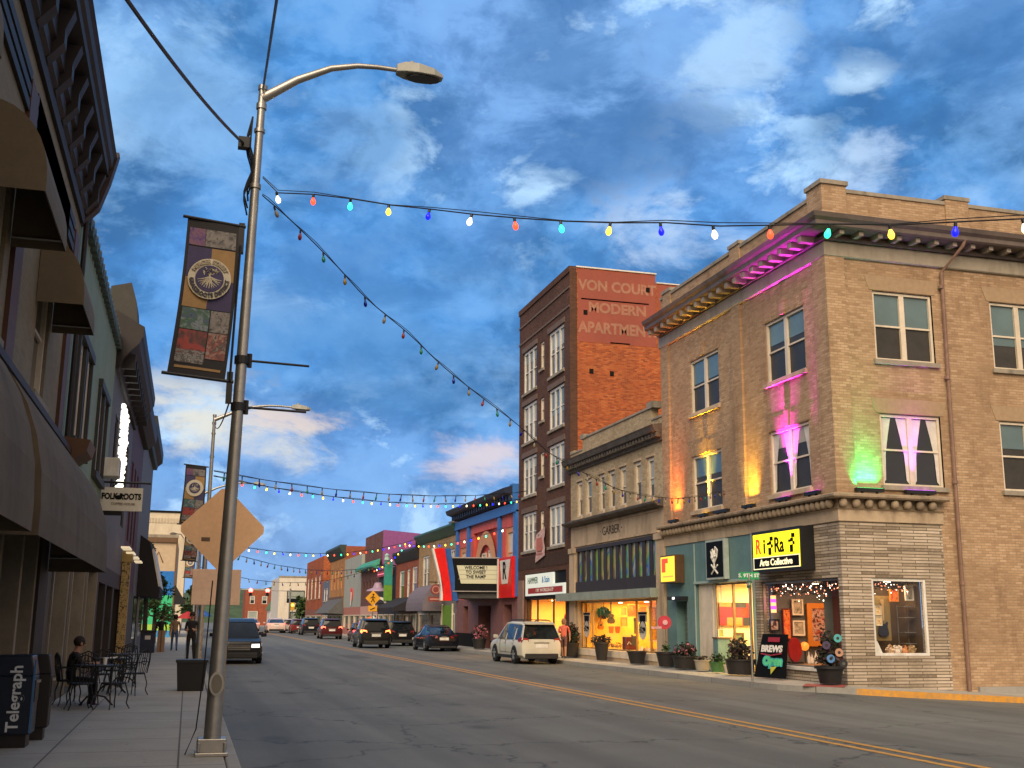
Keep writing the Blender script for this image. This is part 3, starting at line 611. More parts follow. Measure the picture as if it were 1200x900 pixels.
# ================================================================== signs on the corner building
def sign_box(name, label, cat, fac, u0, u1, z0, z1, d, face, body=M_BLACK, border=.06, face_d=.012):
    t = thing(name, label, cat, fac.P((u0+u1)/2, z0, 0)); mb = MB(); fac.box(mb, u0, u1, z0, z1, .02, d); mb.build('sign_case', body, t)
    mb = MB(); fac.box(mb, u0+border, u1-border, z0+border, z1-border, d+.001, d+face_d); mb.build('sign_face', face, t); return t
EY = emit('lit_yellow', (1., .80, .01), 1.0); EBK = paint('sign_black', (.005, .005, .005), .6, spec=.12); ERED = emit('lit_red', (1., .06, .01), .8); ECR = emit('lit_cream', (1., .86, .5), .85)
t = sign_box('shop_sign', 'black edged lit sign lettered RiFRaF Arts Collective in red and black on yellow', 'shop sign', FR, -31.0, -28.1, 3.2, 4.42, .42, EY, M_BLACK, .09)
mb = MB(); FR.box(mb, -30.9, -28.2, 3.29, 3.64, .433, .437); mb.build('lower_panel', EBK, t)
mb = MB()
for a, b, c, d in ((-30.9, -28.2, 3.29, 3.315), (-30.9, -28.2, 3.62, 3.645), (-30.9, -30.87, 3.29, 3.64), (-28.23, -28.2, 3.29, 3.64)): FR.box(mb, a, b, c, d, .438, .441)
mb.build('border', ECR, t)
text('R', FR, -30.58, 3.94, .62, ERED, t, d=.442, off=.012, sx=.85); text('i', FR, -30.2, 3.94, .6, EBK, t, d=.442, off=.015); text('Ra', FR, -29.33, 3.94, .62, EBK, t, d=.442, off=.012, sx=.9)
mb = MB()
for uc, dz in ((-29.85, 0), (-28.6, .02)):
    for a, b, c, d in ((.0, .17, .14, .26), (-.06, .08, .03, .13), (.06, .16, -.06, .03), (-.1, .06, -.27, -.06), (-.18, -.06, .02, .09)): FR.box(mb, uc+a, uc+b, 3.96+c+dz, 3.96+d+dz, .437, .45)
mb.build('chequered_letter', EBK, t)
text('Arts Collective', FR, -29.55, 3.47, .27, ECR, t, d=.442, sx=1.15, off=.004); text('The', FR, -30.66, 4.26, .1, emit('lit_orange', (1., .4, .02), .9), t, d=.442)
t = sign_box('light_box_sign', 'small brown edged yellow light box with a red block beside the narrow door', 'shop sign', FR, -38.15, -36.85, 3.1, 4.08, .36, emit('lit_amber', (1., .62, .03), .95), paint('brown_case', (.10, .05, .02), .5), .05)
mb = MB(); FR.box(mb, -38.0, -37.68, 3.48, 3.97, .373, .378); FR.box(mb, -37.68, -37.45, 3.8, 3.97, .373, .378); mb.build('red_block', ERED, t)
mb = MB(); FR.box(mb, -37.9, -37.0, 3.3, 3.35, .373, .378); mb.build('lettering', emit('lit_dim_red', (.9, .3, .05), .8), t)
t = sign_box('emblem_sign', 'tall black panel sign with a white plant and crossed tools emblem on teal wall', 'shop sign', FR, -34.7, -33.35, 3.12, 4.42, .2, EBK, paint('pale_sign_frame', (.40, .46, .40), .5), .07)
mb = MB(); W_ = lambda pts, hw: [mb.tube([FR.P(-34.02+a, 3.75+b, .222) for a, b in pts], hw, 5)]
W_([(-.22, -.45), (0, -.3), (.24, -.12-.05)], .03); W_([(.24, -.45), (0, -.3), (-.22, -.15)], .03); W_([(0, -.3), (.0, .1)], .03); W_([(0, -.1), (-.2, .1), (-.22, .3), (-.1, .35), (0, .1)], .035); W_([(0, -.1), (.2, .1), (.24, .32), (.1, .42), (.02, .1)], .035); W_([(-.1, .0), (.12, .2)], .05); W_([(.02, .3), (.1, .1)], .06); W_([(-.14, .26), (-.06, .06)], .06)
mb.build('emblem', paint('white_emblem', (.75, .72, .64), .6), t)
t = thing('wall_lamp', 'small black lamp over the narrow shuttered door', 'wall lamp', FR.P(-37.2, 2.5, 0)); mb = MB(); FR.box(mb, -37.75, -36.6, 2.5, 2.62, .01, .3); mb.build('lamp_case', M_BLACK, t)
mb = MB(); FR.box(mb, -37.3, -37.1, 2.52, 2.6, .301, .306); mb.build('lens', emit('pale_lens', (1., .95, .85), 1.2), t)
# ================================================================== contents of the corner shop windows
def panel(fac, name, label, cat, u0, u1, z0, z1, d, m, frame=None, fw=.05, group=None, art=None, par=None):
    t = thing(name, label, cat, fac.P((u0+u1)/2, z0, d), group); mb = MB(); fac.box(mb, u0, u1, z0, z1, d-.03, d)
    mb.build('panel' if frame is None else 'picture', m, t)
    if frame:
        fb = MB()
        for a, b, c, e in ((u0-fw, u0, z0-fw, z1+fw), (u1, u1+fw, z0-fw, z1+fw), (u0, u1, z1, z1+fw), (u0, u1, z0-fw, z0)): fac.box(fb, a, b, c, e, d-.03, d+.03)
        fb.build('frame', frame, t)
    return t
def blotch(name, cols, sc=6.):
    if name in MATS: return MATS[name]
    m, nt_, b = newmat(name); n = noise(nt_, pos(nt_), sc, 4, .6, .8); L(nt_, ramp(nt_, n.outputs['Fac'], [(.3+.4*i/(len(cols)-1), c) for i, c in enumerate(cols)]), b.inputs['Base Color']); b.inputs['Roughness'].default_value = .5; return m
A1 = blotch('red_orange_art', [(.25, .01, .01), (.7, .1, .02), (.8, .25, .05), (.3, .02, .02)]); A2 = blotch('dark_art', [(.01, .01, .012), (.12, .03, .03), (.6, .45, .35), (.35, .05, .03), (.02, .01, .01)], 7); A3 = blotch('sketch_art', [(.05, .05, .04), (.4, .35, .25), (.6, .5, .35)], 12)
M_OR = paint('orange_frame', (.62, .22, .03), .5, .15); M_FW = paint('cream_frame', (.72, .64, .48), .5)
FI2 = Fac((0, 31.3, 0), (0, -1, 0))      # far side wall of the corner shop, seen through the front window
def pr(F, xa, ya, xb, yb): return F.rect(xa, ya, yb, xb)
panel(FI2, 'wall_painting', 'large orange framed dark painting of masks in the corner shop window', 'painting', *pr(FI2, 949, 713, 980, 751), .08, A2, M_OR, .16)
panel(FI2, 'picture_frame', 'upper cream framed portrait in the corner shop window', 'picture', *pr(FI2, 928, 704, 938, 719), .06, A3, M_FW)
panel(FI2, 'picture_frame', 'lower cream framed figure picture in the corner shop window', 'picture', *pr(FI2, 929, 729, 940, 743), .06, A3, M_FW)
panel(FI2, 'tall_canvas', 'tall narrow red and orange canvas between the lantern and the cream frames', 'painting', *pr(FI2, 916, 714, 925, 748), .07, A1, paint('dark_red_frame', (.12, .01, .01), .5), .03)
panel(FI2, 'small_picture', 'small dark square picture below the pink glowing lantern', 'picture', *pr(FI2, 902, 727, 911, 738), .05, A2, M_BLACK, .04)
def box_on(F, name, label, cat, r, d0, d1, m, m2, part='panel'):
    t = thing(name, label, cat, F.P((r[0]+r[1])/2, r[2], d0)); mb = MB(); F.box(mb, r[0], r[1], r[2], r[3], d0, d1); mb.build(part, m, t); mb = MB(); F.box(mb, r[0]-.02, r[1]+.02, r[3]+.001, r[3]+.03, d0, d1+.02); mb.build('top', m2, t); return t
u0, u1, z0, z1 = pr(FI2, 897.5, 698, 903.5, 718); uc = (u0+u1)/2; hh = (z1-z0)/5
t = thing('hanging_lantern', 'glowing pink and orange striped tube lantern in the corner shop window', 'lantern', FI2.P(uc, z0, .3)); mb = MB()
for k in range(5): mb.tube([FI2.P(uc, z0+k*hh, .3), FI2.P(uc, z0+k*hh+hh*.96, .3)], (u1-u0)/2, 10, k % 2)
mb.build('lantern_shade', [emit('lantern_orange', (1., .4, .15), 1.6), emit('lantern_pink', (.9, .06, .6), 1.6)], t); mb = MB(); mb.tube([FI2.P(uc, z1, .3), FI2.P(uc, 2.92, .3)], .008, 5); mb.build('cord', M_BLACK, t)
u, z = FI2.pt(922.5, 766); t = thing('round_drum', 'dark red upright drum shape beside the lettered blackboard', 'drum', FI2.P(u, .56, .5)); mb = MB(); mb.disc(FI2.P(u, .95, .4), FI2.n, .22, 24, 0, .1, .36); mb.build('drum_skin', paint('dark_red_skin', (.30, .012, .012), .5), t); mb = MB(); FI2.box(mb, u-.2, u+.2, .55, .6, .35, .6); mb.build('foot', M_BLACK, t)
u, z = FI2.pt(935, 757); t = thing('orange_globe', 'small round glowing orange globe above the white bottles', 'lamp', FI2.P(u, .56, .5)); mb = MB(); mb.ball(FI2.P(u, z, .4), .13, 10); mb.build('globe', emit('globe_orange', (1., .25, .03), 1.0), t, smooth=60); mb = MB(); mb.tube([FI2.P(u, .56, .4), FI2.P(u, z-.1, .4)], .02, 6); mb.build('stem', M_BLACK, t)  # round orange globe on a stem, emissive all over
for k, (x, h) in enumerate(((934, .34), (937.5, .26), (942, .36))):
    u, z = FI2.pt(x, 770); p = FI2.P(u, .56, .7)
    t = thing('white_bottle', ('tall white bottle at one end of the three on the ledge', 'shortest white bottle between two taller ones on the ledge', 'tallest white bottle, next to the orange framed painting')[k], 'bottle', p, 'white bottles on the shop window ledge'); mb = MB(); mb.lathe(p, [(.05, 0), (.055, h*.55), (.02, h*.75), (.02, h)], 10); mb.build('body', M_WHITE, t, smooth=40)
    mb = MB(); mb.lathe(p+Vector((0, 0, h)), [(.024, 0), (.024, .03)], 8); mb.build('cap', M_STEEL, t)
for k, (x, y, r_) in enumerate(((972, 737, .12), (975, 745, .10), (968, 748, .09), (978, 752, .11))):
    u, z = FI2.pt(x, y); mb = MB(); mb.leaves(FI2.P(u, z, .5), (r_, r_, r_), 40, .05, random.Random(k)); mb.ball(FI2.P(u, z, .5), r_*.6, 6); tag(mb.build('paper_flower', paint('paper_flower%d' % k, ((.6, .15, .1), (.65, .5, .4), (.5, .05, .06), (.6, .1, .12))[k], .7)), ('coral', 'cream', 'crimson', 'bright red')[k]+' paper flower in front of the orange framed painting', 'paper flower', 'paper flowers in the corner shop window')
def fairy(fac, u0, u1, z1, drop, d, label, n=34, seed=2, gname='fairy_lights'):
    rg = random.Random(seed); t = thing(gname, label, 'fairy lights', fac.P((u0+u1)/2, z1-drop, d)); mb = MB(); ml = MB(); mg = MB()
    for k in range(n):
        u = u0+(u1-u0)*(k+.5)/n; h = drop*rg.uniform(.3, 1); mb.tube([fac.P(u, z1, d), fac.P(u+rg.uniform(-.05, .05), z1-h, d)], .005, 4)
        for j in range(3 if k < 33 else 0): ml.ball(fac.P(u+rg.uniform(-.05, .05), z1-h*rg.uniform(.2, 1), d+.02), rg.uniform(.008, .02), 4, rg.randrange(2))
    for k in range(n*14): mg.leaves(fac.P(rg.uniform(u0, u1), z1-drop*.3, d), (.1, .1, drop*.35), 1, .05, rg)
    mb.build('wire', M_BLACK, t); ml.build('tiny_glow_dot', [emit('fairy_white', (1., .92, .75), 5), emit('fairy_red', (1., .3, .15), 2.5)], t); mg.build('garland', paint('dark_garland', (.05, .03, .025), .7, .3), t)
fairy(FR, -31.25, -27.15, 2.9, .6, -.33, 'curtain of tiny white fairy lights over the corner shop window')
fairy(FS, disp[0]+.08, disp[1]-.3, 2.86, .34, -.4, 'short tinsel garland with fairy lights in the side street window', 14, 5)
# side street window: guitar on a board
def guitar(label, fac, uc, zb, d, h, body_m, neck_m, electric=False, name='guitar'):
    t = thing(name, label, 'guitar', fac.P(uc, zb, d)); mb = MB(); k = h/1.0; pts = []
    prof = [(0, .0), (.14, .02), (.19, .1), (.17, .2), (.11, .27), (.14, .35), (.15, .40), (.08, .45), (.03, .46)] if not electric else [(0, .0), (.12, .02), (.16, .1), (.14, .22), (.12, .28), (.15, .38), (.13, .42), (.06, .36), (.03, .36)]
    poly = [fac.P(uc+a*k, zb+b*k, d) for a, b in prof]+[fac.P(uc-a*k, zb+b*k, d) for a, b in reversed(prof[1:])]
    mb.prism(poly, fac.n*(.1*k if not electric else .05)); mb.build('body', body_m, t, bevel=.01)
    mb = MB(); fac.box(mb, uc-.025*k, uc+.025*k, zb+.44*k, zb+.9*k, d+.02, d+.06); fac.box(mb, uc-.04*k, uc+.04*k, zb+.9*k, zb+1.02*k, d+.01, d+.05); mb.build('neck', neck_m, t)
    if not electric: mb = MB(); mb.disc(fac.P(uc, zb+.26*k, d+.1*k), fac.n, .06*k, 14, 0, .004); mb.build('sound_hole', M_BLACK, t)
    return t
panel(FS, 'display_board', 'olive brown upright board behind the dark guitar in the side window', 'board', 18.22, 18.82, 1.28, 2.5, -.9, paint('olive_board', (.22, .15, .055), .7))
guitar('dark electric guitar hung on a brown board in the side street window', FS, 18.53, 1.38, -.86, 1.0, paint('black_lacquer', (.012, .012, .02), .2), paint('maple', (.45, .3, .15), .4), True, 'electric_guitar')
panel(FS, 'picture_frame', 'white framed little picture at the top right of the side window', 'picture', 19.08, 19.28, 2.4, 2.75, -.5, A3, M_WHITE, .03)
panel(FS, 'picture_frame', 'small orange picture beside the white one in the side window', 'picture', 18.72, 18.95, 2.36, 2.66, -.7, A1, M_OR, .02)
for k, (u, z) in enumerate(((17.78, 2.0), (17.78, 1.72), (18.0, 1.98), (18.02, 1.7), (17.8, 2.32))):
    panel(FS, 'print_card', ('upper left framed print by the side window edge', 'lower left framed print by the side window edge', 'upper right print nearest the guitar board', 'lower right print nearest the guitar board', 'topmost print under the garland')[k], 'print', u, u+.17, z, z+.22, -.35-.02*k, blotch('warm_print', [(.2, .07, .02), (.7, .4, .15), (.85, .7, .4), (.3, .1, .03)], 14), M_FW, .015, 'prints pinned at the left of the side street window')
mb = MB(); mb.prism([FS.P(17.82, .96, -.25), FS.P(18.08, .93, -.25), FS.P(18.02, 1.27, -.4), FS.P(17.76, 1.3, -.4)], FS.n*.015); tag(mb.build('white_sheet', M_WHITE), 'white paper sheet propped at the lower left of the side window', 'paper')
for k, (u, c) in enumerate(((18.45, (.7, .5, .35)), (18.66, (.75, .65, .55)), (18.88, (.6, .25, .1)), (19.1, (.45, .3, .15)))):
    mb = MB(); mb.leaves(FS.P(u, 1.06, -.45), (.13, .12, .12), 50, .06, random.Random(k)); mb.ball(FS.P(u, 1.0, -.45), .1, 8); tag(mb.build('soft_toy', paint('toy_cloth%d' % k, c, .9)), ('tan', 'pale cream', 'rust red', 'brown')[k]+' soft craft piece on the side window floor', 'craft', 'craft pieces on the side window floor')
mb = MB()
for z in (1.2, 1.5, 1.9, 2.2): FS.box(mb, 18.95, 19.3, z, z+.02, -.8, -.45)
for u in (18.96, 19.28): FS.box(mb, u, u+.02, .95, 2.25, -.8, -.78)
tag(mb.build('display_shelf', M_STEEL), 'narrow metal shelf unit at the right of the side window', 'shelf')
# middle shop: paintings and boxes along its far side wall
FI = Fac((0, 34.7, 0), (0, -1, 0))
def px(xa, ya, xb, yb):
    u0, u1, z0, z1 = FI.rect(xa, ya, yb, xb); return u0, u1, z0, z1
t = panel(FI, 'colour_block_painting', 'painting of red, black and orange blocks in the yellow lit shop', 'painting', *px(842, 706, 881, 733), .05, paint('maroon', (.3, .02, .02), .5))
for a, m in (((842, 706, 856, 711), M_OR), ((857, 706, 874, 712), paint('slate', (.03, .03, .035), .5)), ((857, 713, 874, 722.5), paint('signal_red', (.75, .03, .01), .5)), ((851, 723.5, 869, 733), M_OR), ((870, 723.5, 881, 733), MATS['slate'])):
    mb = MB(); FI.box(mb, *px(*a), .051, .056); mb.build('colour_block', m, t)
u0, u1, z0, z1 = px(834, 748, 849, 771); t = thing('teal_cabinet', 'low teal cabinet standing inside the yellow lit shop', 'cabinet', FI.P(u0, .24, 0)); mb = MB(); FI.box(mb, u0, u1, .26, z1, .1, .45); mb.build('body', M_TEAL, t); mb = MB(); FI.box(mb, u0-.03, u1+.03, z1, z1+.04, .08, .48); mb.build('top', M_WOOD, t)
panel(FI, 'green_picture', 'little green picture standing above the teal cabinet', 'picture', *px(840, 738, 845.5, 746), .12, paint('leafy_art', (.3, .32, .08), .6), M_FW, .02)
panel(FI, 'picture_frame', 'olive framed picture low on the cream shop wall', 'picture', *px(860, 743, 869, 750.5), .08, paint('olive_art', (.13, .16, .08), .6), M_WOOD, .05)
u0, u1, z0, z1 = px(856, 755, 873, 772); t = thing('white_plinth', 'white display plinth under the olive framed picture', 'plinth', FI.P(u0, .24, 0)); mb = MB(); FI.box(mb, u0, u1, .3, z1, .05, .5); mb.build('body', M_WHITE, t); mb = MB(); FI.box(mb, u0+.02, u1-.02, .24, .3, .07, .48); mb.build('foot', M_BLACK, t)
# ================================================================== two storey buff brick shop
BR_BUFF = brickmat('buff_brick', [(.34, .25, .14), (.43, .325, .19), (.50, .39, .24), (.55, .44, .28)], (.38, .3, .19), .22, .075, .006, stain=(.16, .11, .06), stain_amt=.3, bmp=.3)
ya, yb = 49.28, 38.47; gar = thing('buff_brick_shop', 'two storey buff brick shop with dark cornices beside the tan corner block', 'building', (XR, 44, 0))
w2 = [(-48.4, -47.68), (-47.22, -46.45), (-45.5, -44.82), (-44.32, -43.6), (-43.02, -42.3), (-41.44, -40.72), (-40.12, -39.42)]
hol = [(a, b, 6.36, 7.95) for a, b in w2]
shell(gar, FR, -ya, -yb, 6.0, 9.35, 16, BR_BUFF, hol, roof_z=8.9)
mb = MB(); FR.box(mb, -47.6, -39.6, 9.35, 9.85, -.3, -.0); FR.box(mb, -ya, -ya+.5, 9.35, 9.5, -.3, .03); mb.build('parapet', BR_BUFF, gar)
mb = MB(); FR.box(mb, -47.65, -39.55, 9.85, 9.93, -.33, .05); FR.box(mb, -ya, -47.65, 9.35, 9.42, -.33, .04); FR.box(mb, -39.55, -yb, 9.35, 9.42, -.33, .04); FR.box(mb, -39.9, -39.3, 9.84, 10.1, -.34, .07); FR.box(mb, -47.75, -47.3, 9.84, 10.06, -.34, .07); mb.build('coping', M_STONE, gar)
for a, b in w2: window(gar, FR, a, b, 6.36, 7.95, 1, M_CREAM, (M_GB, M_GD), M_TANST, fw=.13, rail=.5, sill_over=.03)
mb = MB()
for a, b in w2: FR.box(mb, a-.05, b+.05, 7.97, 8.06, -.02, .04)
mb.build('upper_lintel', M_TANST, gar)
M_DCOR = paint('sooty_cornice', (.10, .085, .07), .8, .35, 4, bmp=.5, dirt=(.03, .025, .022))
mb = MB(); FR.profile(mb, -ya-.1, -yb, [(-.05, 8.45), (.1, 8.45), (.14, 8.72), (.36, 8.78), (.42, 8.95), (.46, 9.02), (0, 9.1), (-.05, 9.1)])
for k in range(34): FR.box(mb, -ya+.1+k*.32, -ya+.25+k*.32, 8.58, 8.74, .12, .3)
mb.build('cornice', M_DCOR, gar)
mb = MB(); FR.profile(mb, -ya-.12, -yb-.02, [(-.05, 5.95), (.25, 5.98), (.4, 6.06), (.42, 6.14), (.2, 6.2), (-.05, 6.3)]); mb.build('lower_cornice', M_DCOR, gar)
tr = (-48.42, -39.2, 3.0, 4.92); sw_ = (-48.4, -39.45, .55, 2.62)
mb = MB(); FR.wall(mb, -ya, -yb, -.3, 6.0, [tr, sw_], .4); mb.build('stone_front', M_TANST, gar)
mb = MB(); FR.box(mb, -ya+.02, -ya+.72, .15, 4.95, .0, .1); FR.box(mb, -yb-.72, -yb-.02, .15, 4.95, .0, .1); FR.box(mb, -ya+.02, -ya+.8, 4.75, 4.98, .0, .16); FR.box(mb, -yb-.8, -yb-.02, 4.75, 4.98, .0, .16); mb.build('pilaster', M_TANST, gar)
mb = MB(); FR.box(mb, -ya+.6, -yb-.6, 5.02, 5.1, 0, .06); FR.box(mb, -ya+.6, -yb-.6, 5.84, 5.9, 0, .05); mb.build('name_panel_moulding', M_TANST, gar)
t = text('· GARBER ·', FR, -44.1, 5.48, .5, paint('dark_letters', (.06, .045, .03), .7), gar, 'carved_name', d=.012, sx=1.1)
# transom of prism glass between dark mullions
mb = MB(); n = 13; wd = (tr[1]-tr[0])/n
FR.box(mb, tr[0]-.05, tr[1]+.05, 2.98, 3.45, -.3, .06); FR.box(mb, tr[0]-.02, tr[1]+.02, 4.8, 4.95, -.3, .05)
for k in range(n+1): FR.box(mb, max(tr[0], tr[0]+k*wd-.15), min(tr[1], tr[0]+k*wd+.15), 3.45, 4.8, -.3, -.005)
f = mb.build('transom', paint('dark_brown_wood', (.035, .025, .022), .55), gar)
def stained():
    m, nt_, b = newmat('stained_glass'); p = pos(nt_); s = N(nt_, 'ShaderNodeSeparateXYZ'); L(nt_, p, s.inputs[0])
    n_ = noise(nt_, scalev(nt_, p, (1, .9, .55)), 1.3, 2, .5)
    c = ramp(nt_, n_.outputs['Fac'], [(.34, (.06, .05, .045)), (.42, (.16, .15, .11)), (.48, (.36, .33, .12)), (.53, (.10, .33, .05)), (.58, (.03, .12, .42)), (.64, (.30, .36, .33))])
    L(nt_, c, b.inputs['Base Color']); b.inputs['Roughness'].default_value = .12; return m
g = MB(); FR.quad(g, tr[0], tr[1], 3.45, 4.8, -.06); g.build('pane', stained(), f)
mb = MB(); FR.box(mb, -50.3, -39.0, 2.63, 2.97, .02, .42); mb.build('canopy_band', paint('pale_green_metal', (.28, .32, .26), .5, .15, dirt=(.2, .2, .15)), gar)
YW = paint('bright_yellow_wall', (.84, .52, .07), .7, .16, .8)
room(gar, FR, -48.35, -39.5, .55, 2.6, 4.2, YW, WFL, None, 380, (1., .68, .26), d0=-.42)
glass(gar, FR, -48.38, -39.46, .56, 2.6, -.25, (-47.05, -42.0, -40.55), paint('brass_frame', (.42, .27, .1), .35, metal=.5), .07)
mb = MB(); FR.box(mb, -48.42, -41.95, .3, .57, -.38, .03); FR.box(mb, -41.95, -39.44, .3, .57, -.38, .03); mb.build('stall_riser', M_CREAM, gar)
t = thing('window_sticker', 'round black and white emblem sticker on the left pane of the yellow shop', 'sticker', FR.P(-47.75, 1.5, -.2), 'emblem stickers on the yellow shop glass')
def sticker(t, u):
    mb = MB(); FR.box(mb, u-.42, u+.42, 2.02, 2.1, -.2, -.195); FR.box(mb, u-.3, u+.3, 1.75, 1.98, -.2, -.195); mb.ring(FR.P(u, 1.45, -.196), FR.n, .3, .36, 20, 0, 20, 160); mb.leaves(FR.P(u, 1.42, -.2), (.01, .33, .16), 60, .06, random.Random(3)); mb.build('dark_print', EBK, t)
    mb = MB(); mb.disc(FR.P(u, 1.45, -.205), FR.n, .4, 22, 0, .004); FR.box(mb, u-.45, u+.45, 1.72, 2.12, -.205, -.202); mb.build('white_backing', paint('sticker_white', (.6, .57, .48), .6), t)
sticker(t, -47.75); t = thing('window_sticker', 'round black and white emblem sticker on the right pane of the yellow shop', 'sticker', FR.P(-41.3, 1.5, -.2), 'emblem stickers on the yellow shop glass'); sticker(t, -41.3)
def hat(u, z, d, m, label, s=1.):
    mb = MB(); mb.lathe(FR.P(u, z, d), [(.24*s, 0), (.25*s, .02), (.13*s, .03), (.12*s, .14*s), (.06*s, .17*s), (.001, .175*s)], 14); return tag(mb.build('hat', m, smooth=40), label, 'hat')
def IN(xa, ya, xb, yb, X=17.9):      # a spot inside the yellow shop, on a plane facing down the street
    p = PX((xa+xb)/2, (ya+yb)/2, X); F = Fac((0, p.y, 0), (0, -1, 0)); return F, F.rect(xa, ya, yb, xb)
def hung(label, q, body, X=17.9, electric=False, name='guitar'):
    F, (u0, u1, z0, z1) = IN(*q, X); return guitar(label, F, (u0+u1)/2, z0, 0, (z1-z0)/1.02, body, M_WOOD, electric, name)
hung('brown acoustic guitar hung high in the yellow shop window', (711, 705, 720, 731), paint('dark_mahogany', (.10, .03, .015), .35))
hung('amber mandolin hung low beside the dark plant in the yellow shop', (699, 716, 708, 738), paint('amber_wood', (.5, .16, .02), .35), 17.7)
hung('orange acoustic guitar nearest the round sticker in the yellow shop window', (684, 722, 695, 750), paint('orange_wood', (.62, .22, .03), .35), 17.6)
hung('dark banjo standing right of the maroon suitcase', (739, 724, 748, 757), paint('banjo_head', (.07, .06, .05), .5), 17.5, True, 'banjo')
F, (u0, u1, z0, z1) = IN(699, 711, 714, 725); mb = MB(); mb.leaves(F.P((u0+u1)/2, (z0+z1)/2, .1), ((u1-u0)/2, .25, (z1-z0)/2), 260, .10, random.Random(5)); mb.tube([F.P((u0+u1)/2, z1-.1, .1), F.P((u0+u1)/2, 2.58, .1)], .01, 5); tag(mb.build('hanging_plant', M_POT), 'dark shaggy bunch hung at the top of the yellow shop window', 'hanging plant')
for k, q in enumerate(((713, 734, 719, 742), (720.5, 734, 726.5, 742))):
    F, (u0, u1, z0, z1) = IN(*q); mb = MB(); mb.prism([F.P(u0+.04, z0), F.P(u1-.04, z0), F.P(u1, z1), F.P(u0, z1)], F.n*.06); tag(mb.build('red_cloth_piece', paint('orange_red_cloth', (.75, .10, .02), .6)), ('red cloth piece nearer the amber mandolin, one of two', 'red cloth piece nearer the maroon suitcase, one of two')[k], 'hanging piece', 'red pieces in the yellow shop window')
F, (u0, u1, z0, z1) = IN(729, 746, 743, 757, 17.6); t = thing('suitcase', 'dark maroon suitcase with white lettering on the yellow shop floor', 'suitcase', F.P(u0, .6, 0)); mb = MB(); F.box(mb, u0, u1, .6, z1, 0, .3); mb.build('case', paint('maroon_leather', (.10, .015, .015), .4), t, bevel=.03); mb = MB(); W2 = [(-.2, -.05), (-.1, .06), (0, -.04), (.1, .08), (.22, .02)]; mb.tube([F.P((u0+u1)/2+a*.8, (.6+z1)/2+b, .305) for a, b in W2], .02, 5); mb.build('lettering', M_WHITE, t)
F, r_ = IN(737, 709.5, 746, 720.5, 18.6); panel(F, 'gold_picture', 'gold framed picture high on the yellow shop wall', 'picture', *r_, .03, A1, M_OR, .07)
F, r_ = IN(762, 712, 769, 750, 17.3); panel(F, 'inner_door', 'white framed door with amber glass in the last bay of the yellow shop', 'door', *r_, .03, paint('amber_glass', (.6, .33, .07), .4), M_CREAM, .06)
for k, q in enumerate(((690, 706, 694, 712), (723, 708, 727, 714), (729, 713, 733, 720), (728, 724, 734, 733), (702, 742, 710, 752), (750, 712, 756, 722))):
    F, r_ = IN(*q, 18.8); panel(F, 'wall_hanging', ('smallest amber print by the first pane edge', 'tawny print above the two red cloth pieces', 'ochre print between the red pieces and the gold picture', 'pale print over the maroon suitcase', 'tan print behind the tall outdoor pot', 'amber print beyond the gold picture')[k]+' in the yellow shop', 'print', *r_, .03, paint('ochre_print%d' % (k % 3), ((.55, .25, .04), (.7, .45, .15), (.42, .2, .05))[k % 3], .6), M_OR, .03, 'small prints on the yellow shop wall')
F, (u0, u1, z0, z1) = IN(717, 750, 728, 756, 17.5); mb = MB(); mb.leaves(F.P((u0+u1)/2, .75, 0), (.45, .2, .12), 90, .07, random.Random(8)); tag(mb.build('dried_flowers', paint('dried_stems', (.35, .2, .06), .8)), 'low dried flower bunch in front of the maroon suitcase', 'flowers')
for k in range(9):
    u = -41.9+k*.28; mb = MB(); r_ = random.Random(k); mb.lathe(FR.P(u, .58, -.4), [(.05, 0), (.09, .06), (.06, .12), (.03, .16+r_.random()*.06)], 8); tag(mb.build('crockery', paint('crock%d' % (k % 3), ((.7, .66, .55), (.3, .12, .05), (.5, .35, .15))[k % 3], .35)), ('cream', 'brown', 'ochre')[k % 3]+' little pot, '+('first', 'second', 'third', 'fourth', 'fifth', 'sixth', 'seventh', 'eighth', 'last')[k]+' of the row on the yellow shop sill', 'pot', 'small pots on the yellow shop sill')
# ================================================================== tall red brick flats
BR_RED = brickmat('red_orange_brick', [(.26, .058, .02), (.42, .09, .026), (.54, .13, .034), (.58, .18, .055)], (.33, .13, .07), .22, .075, .009, stain=(.16, .05, .025), stain_amt=.4, bmp=.7)
BR_DRK = brickmat('brown_brick', [(.085, .037, .021), (.115, .052, .029), (.145, .068, .039)], (.10, .062, .045), .22, .075, .007, stain=(.04, .02, .015), stain_amt=.4)
ya, yb = 58.0, 49.3; apt = thing('apartment_block', 'five storey brick flats, brown front and orange side wall with faded painted name', 'building', (XR, 53.6, 0))
rows = [(5.27, 7.25), (8.15, 10.22), (11.0, 13.05), (13.72, 16.02)]; colw = [(-57.2, -54.75), (-52.62, -50.22)]
hol = [(a, b, c, d) for a, b in colw for c, d in rows]; sm = [(-54.1, -53.45, c+.75, d-.1) for c, d in rows]
mb = MB(); FR.wall(mb, -ya, -yb, 4.15, 18.35, hol+sm, .2); mb.build('wall', BR_DRK, apt)
mb = MB(); FA = Fac((0, yb, 0), (0, -1, 0)); XT = PY(768, 330, 49.3).x;  FA.wall(mb, XR, XT, 0, 18.6); FA.wall(mb, XT, 31, 0, 18.15)
mb.q([(31, yb, 0), (31, ya, 0), (31, ya, 18), (31, yb, 18)]); mb.q([(XR, ya, 0), (31, ya, 0), (31, ya, 18.1), (XR, ya, 18.1)]); mb.build('side_wall', BR_RED, apt)
mb = MB(); FA.box(mb, XR-.02, XR+.35, 4.15, 18.35, -.02, .015); mb.build('quoin', BR_DRK, apt)
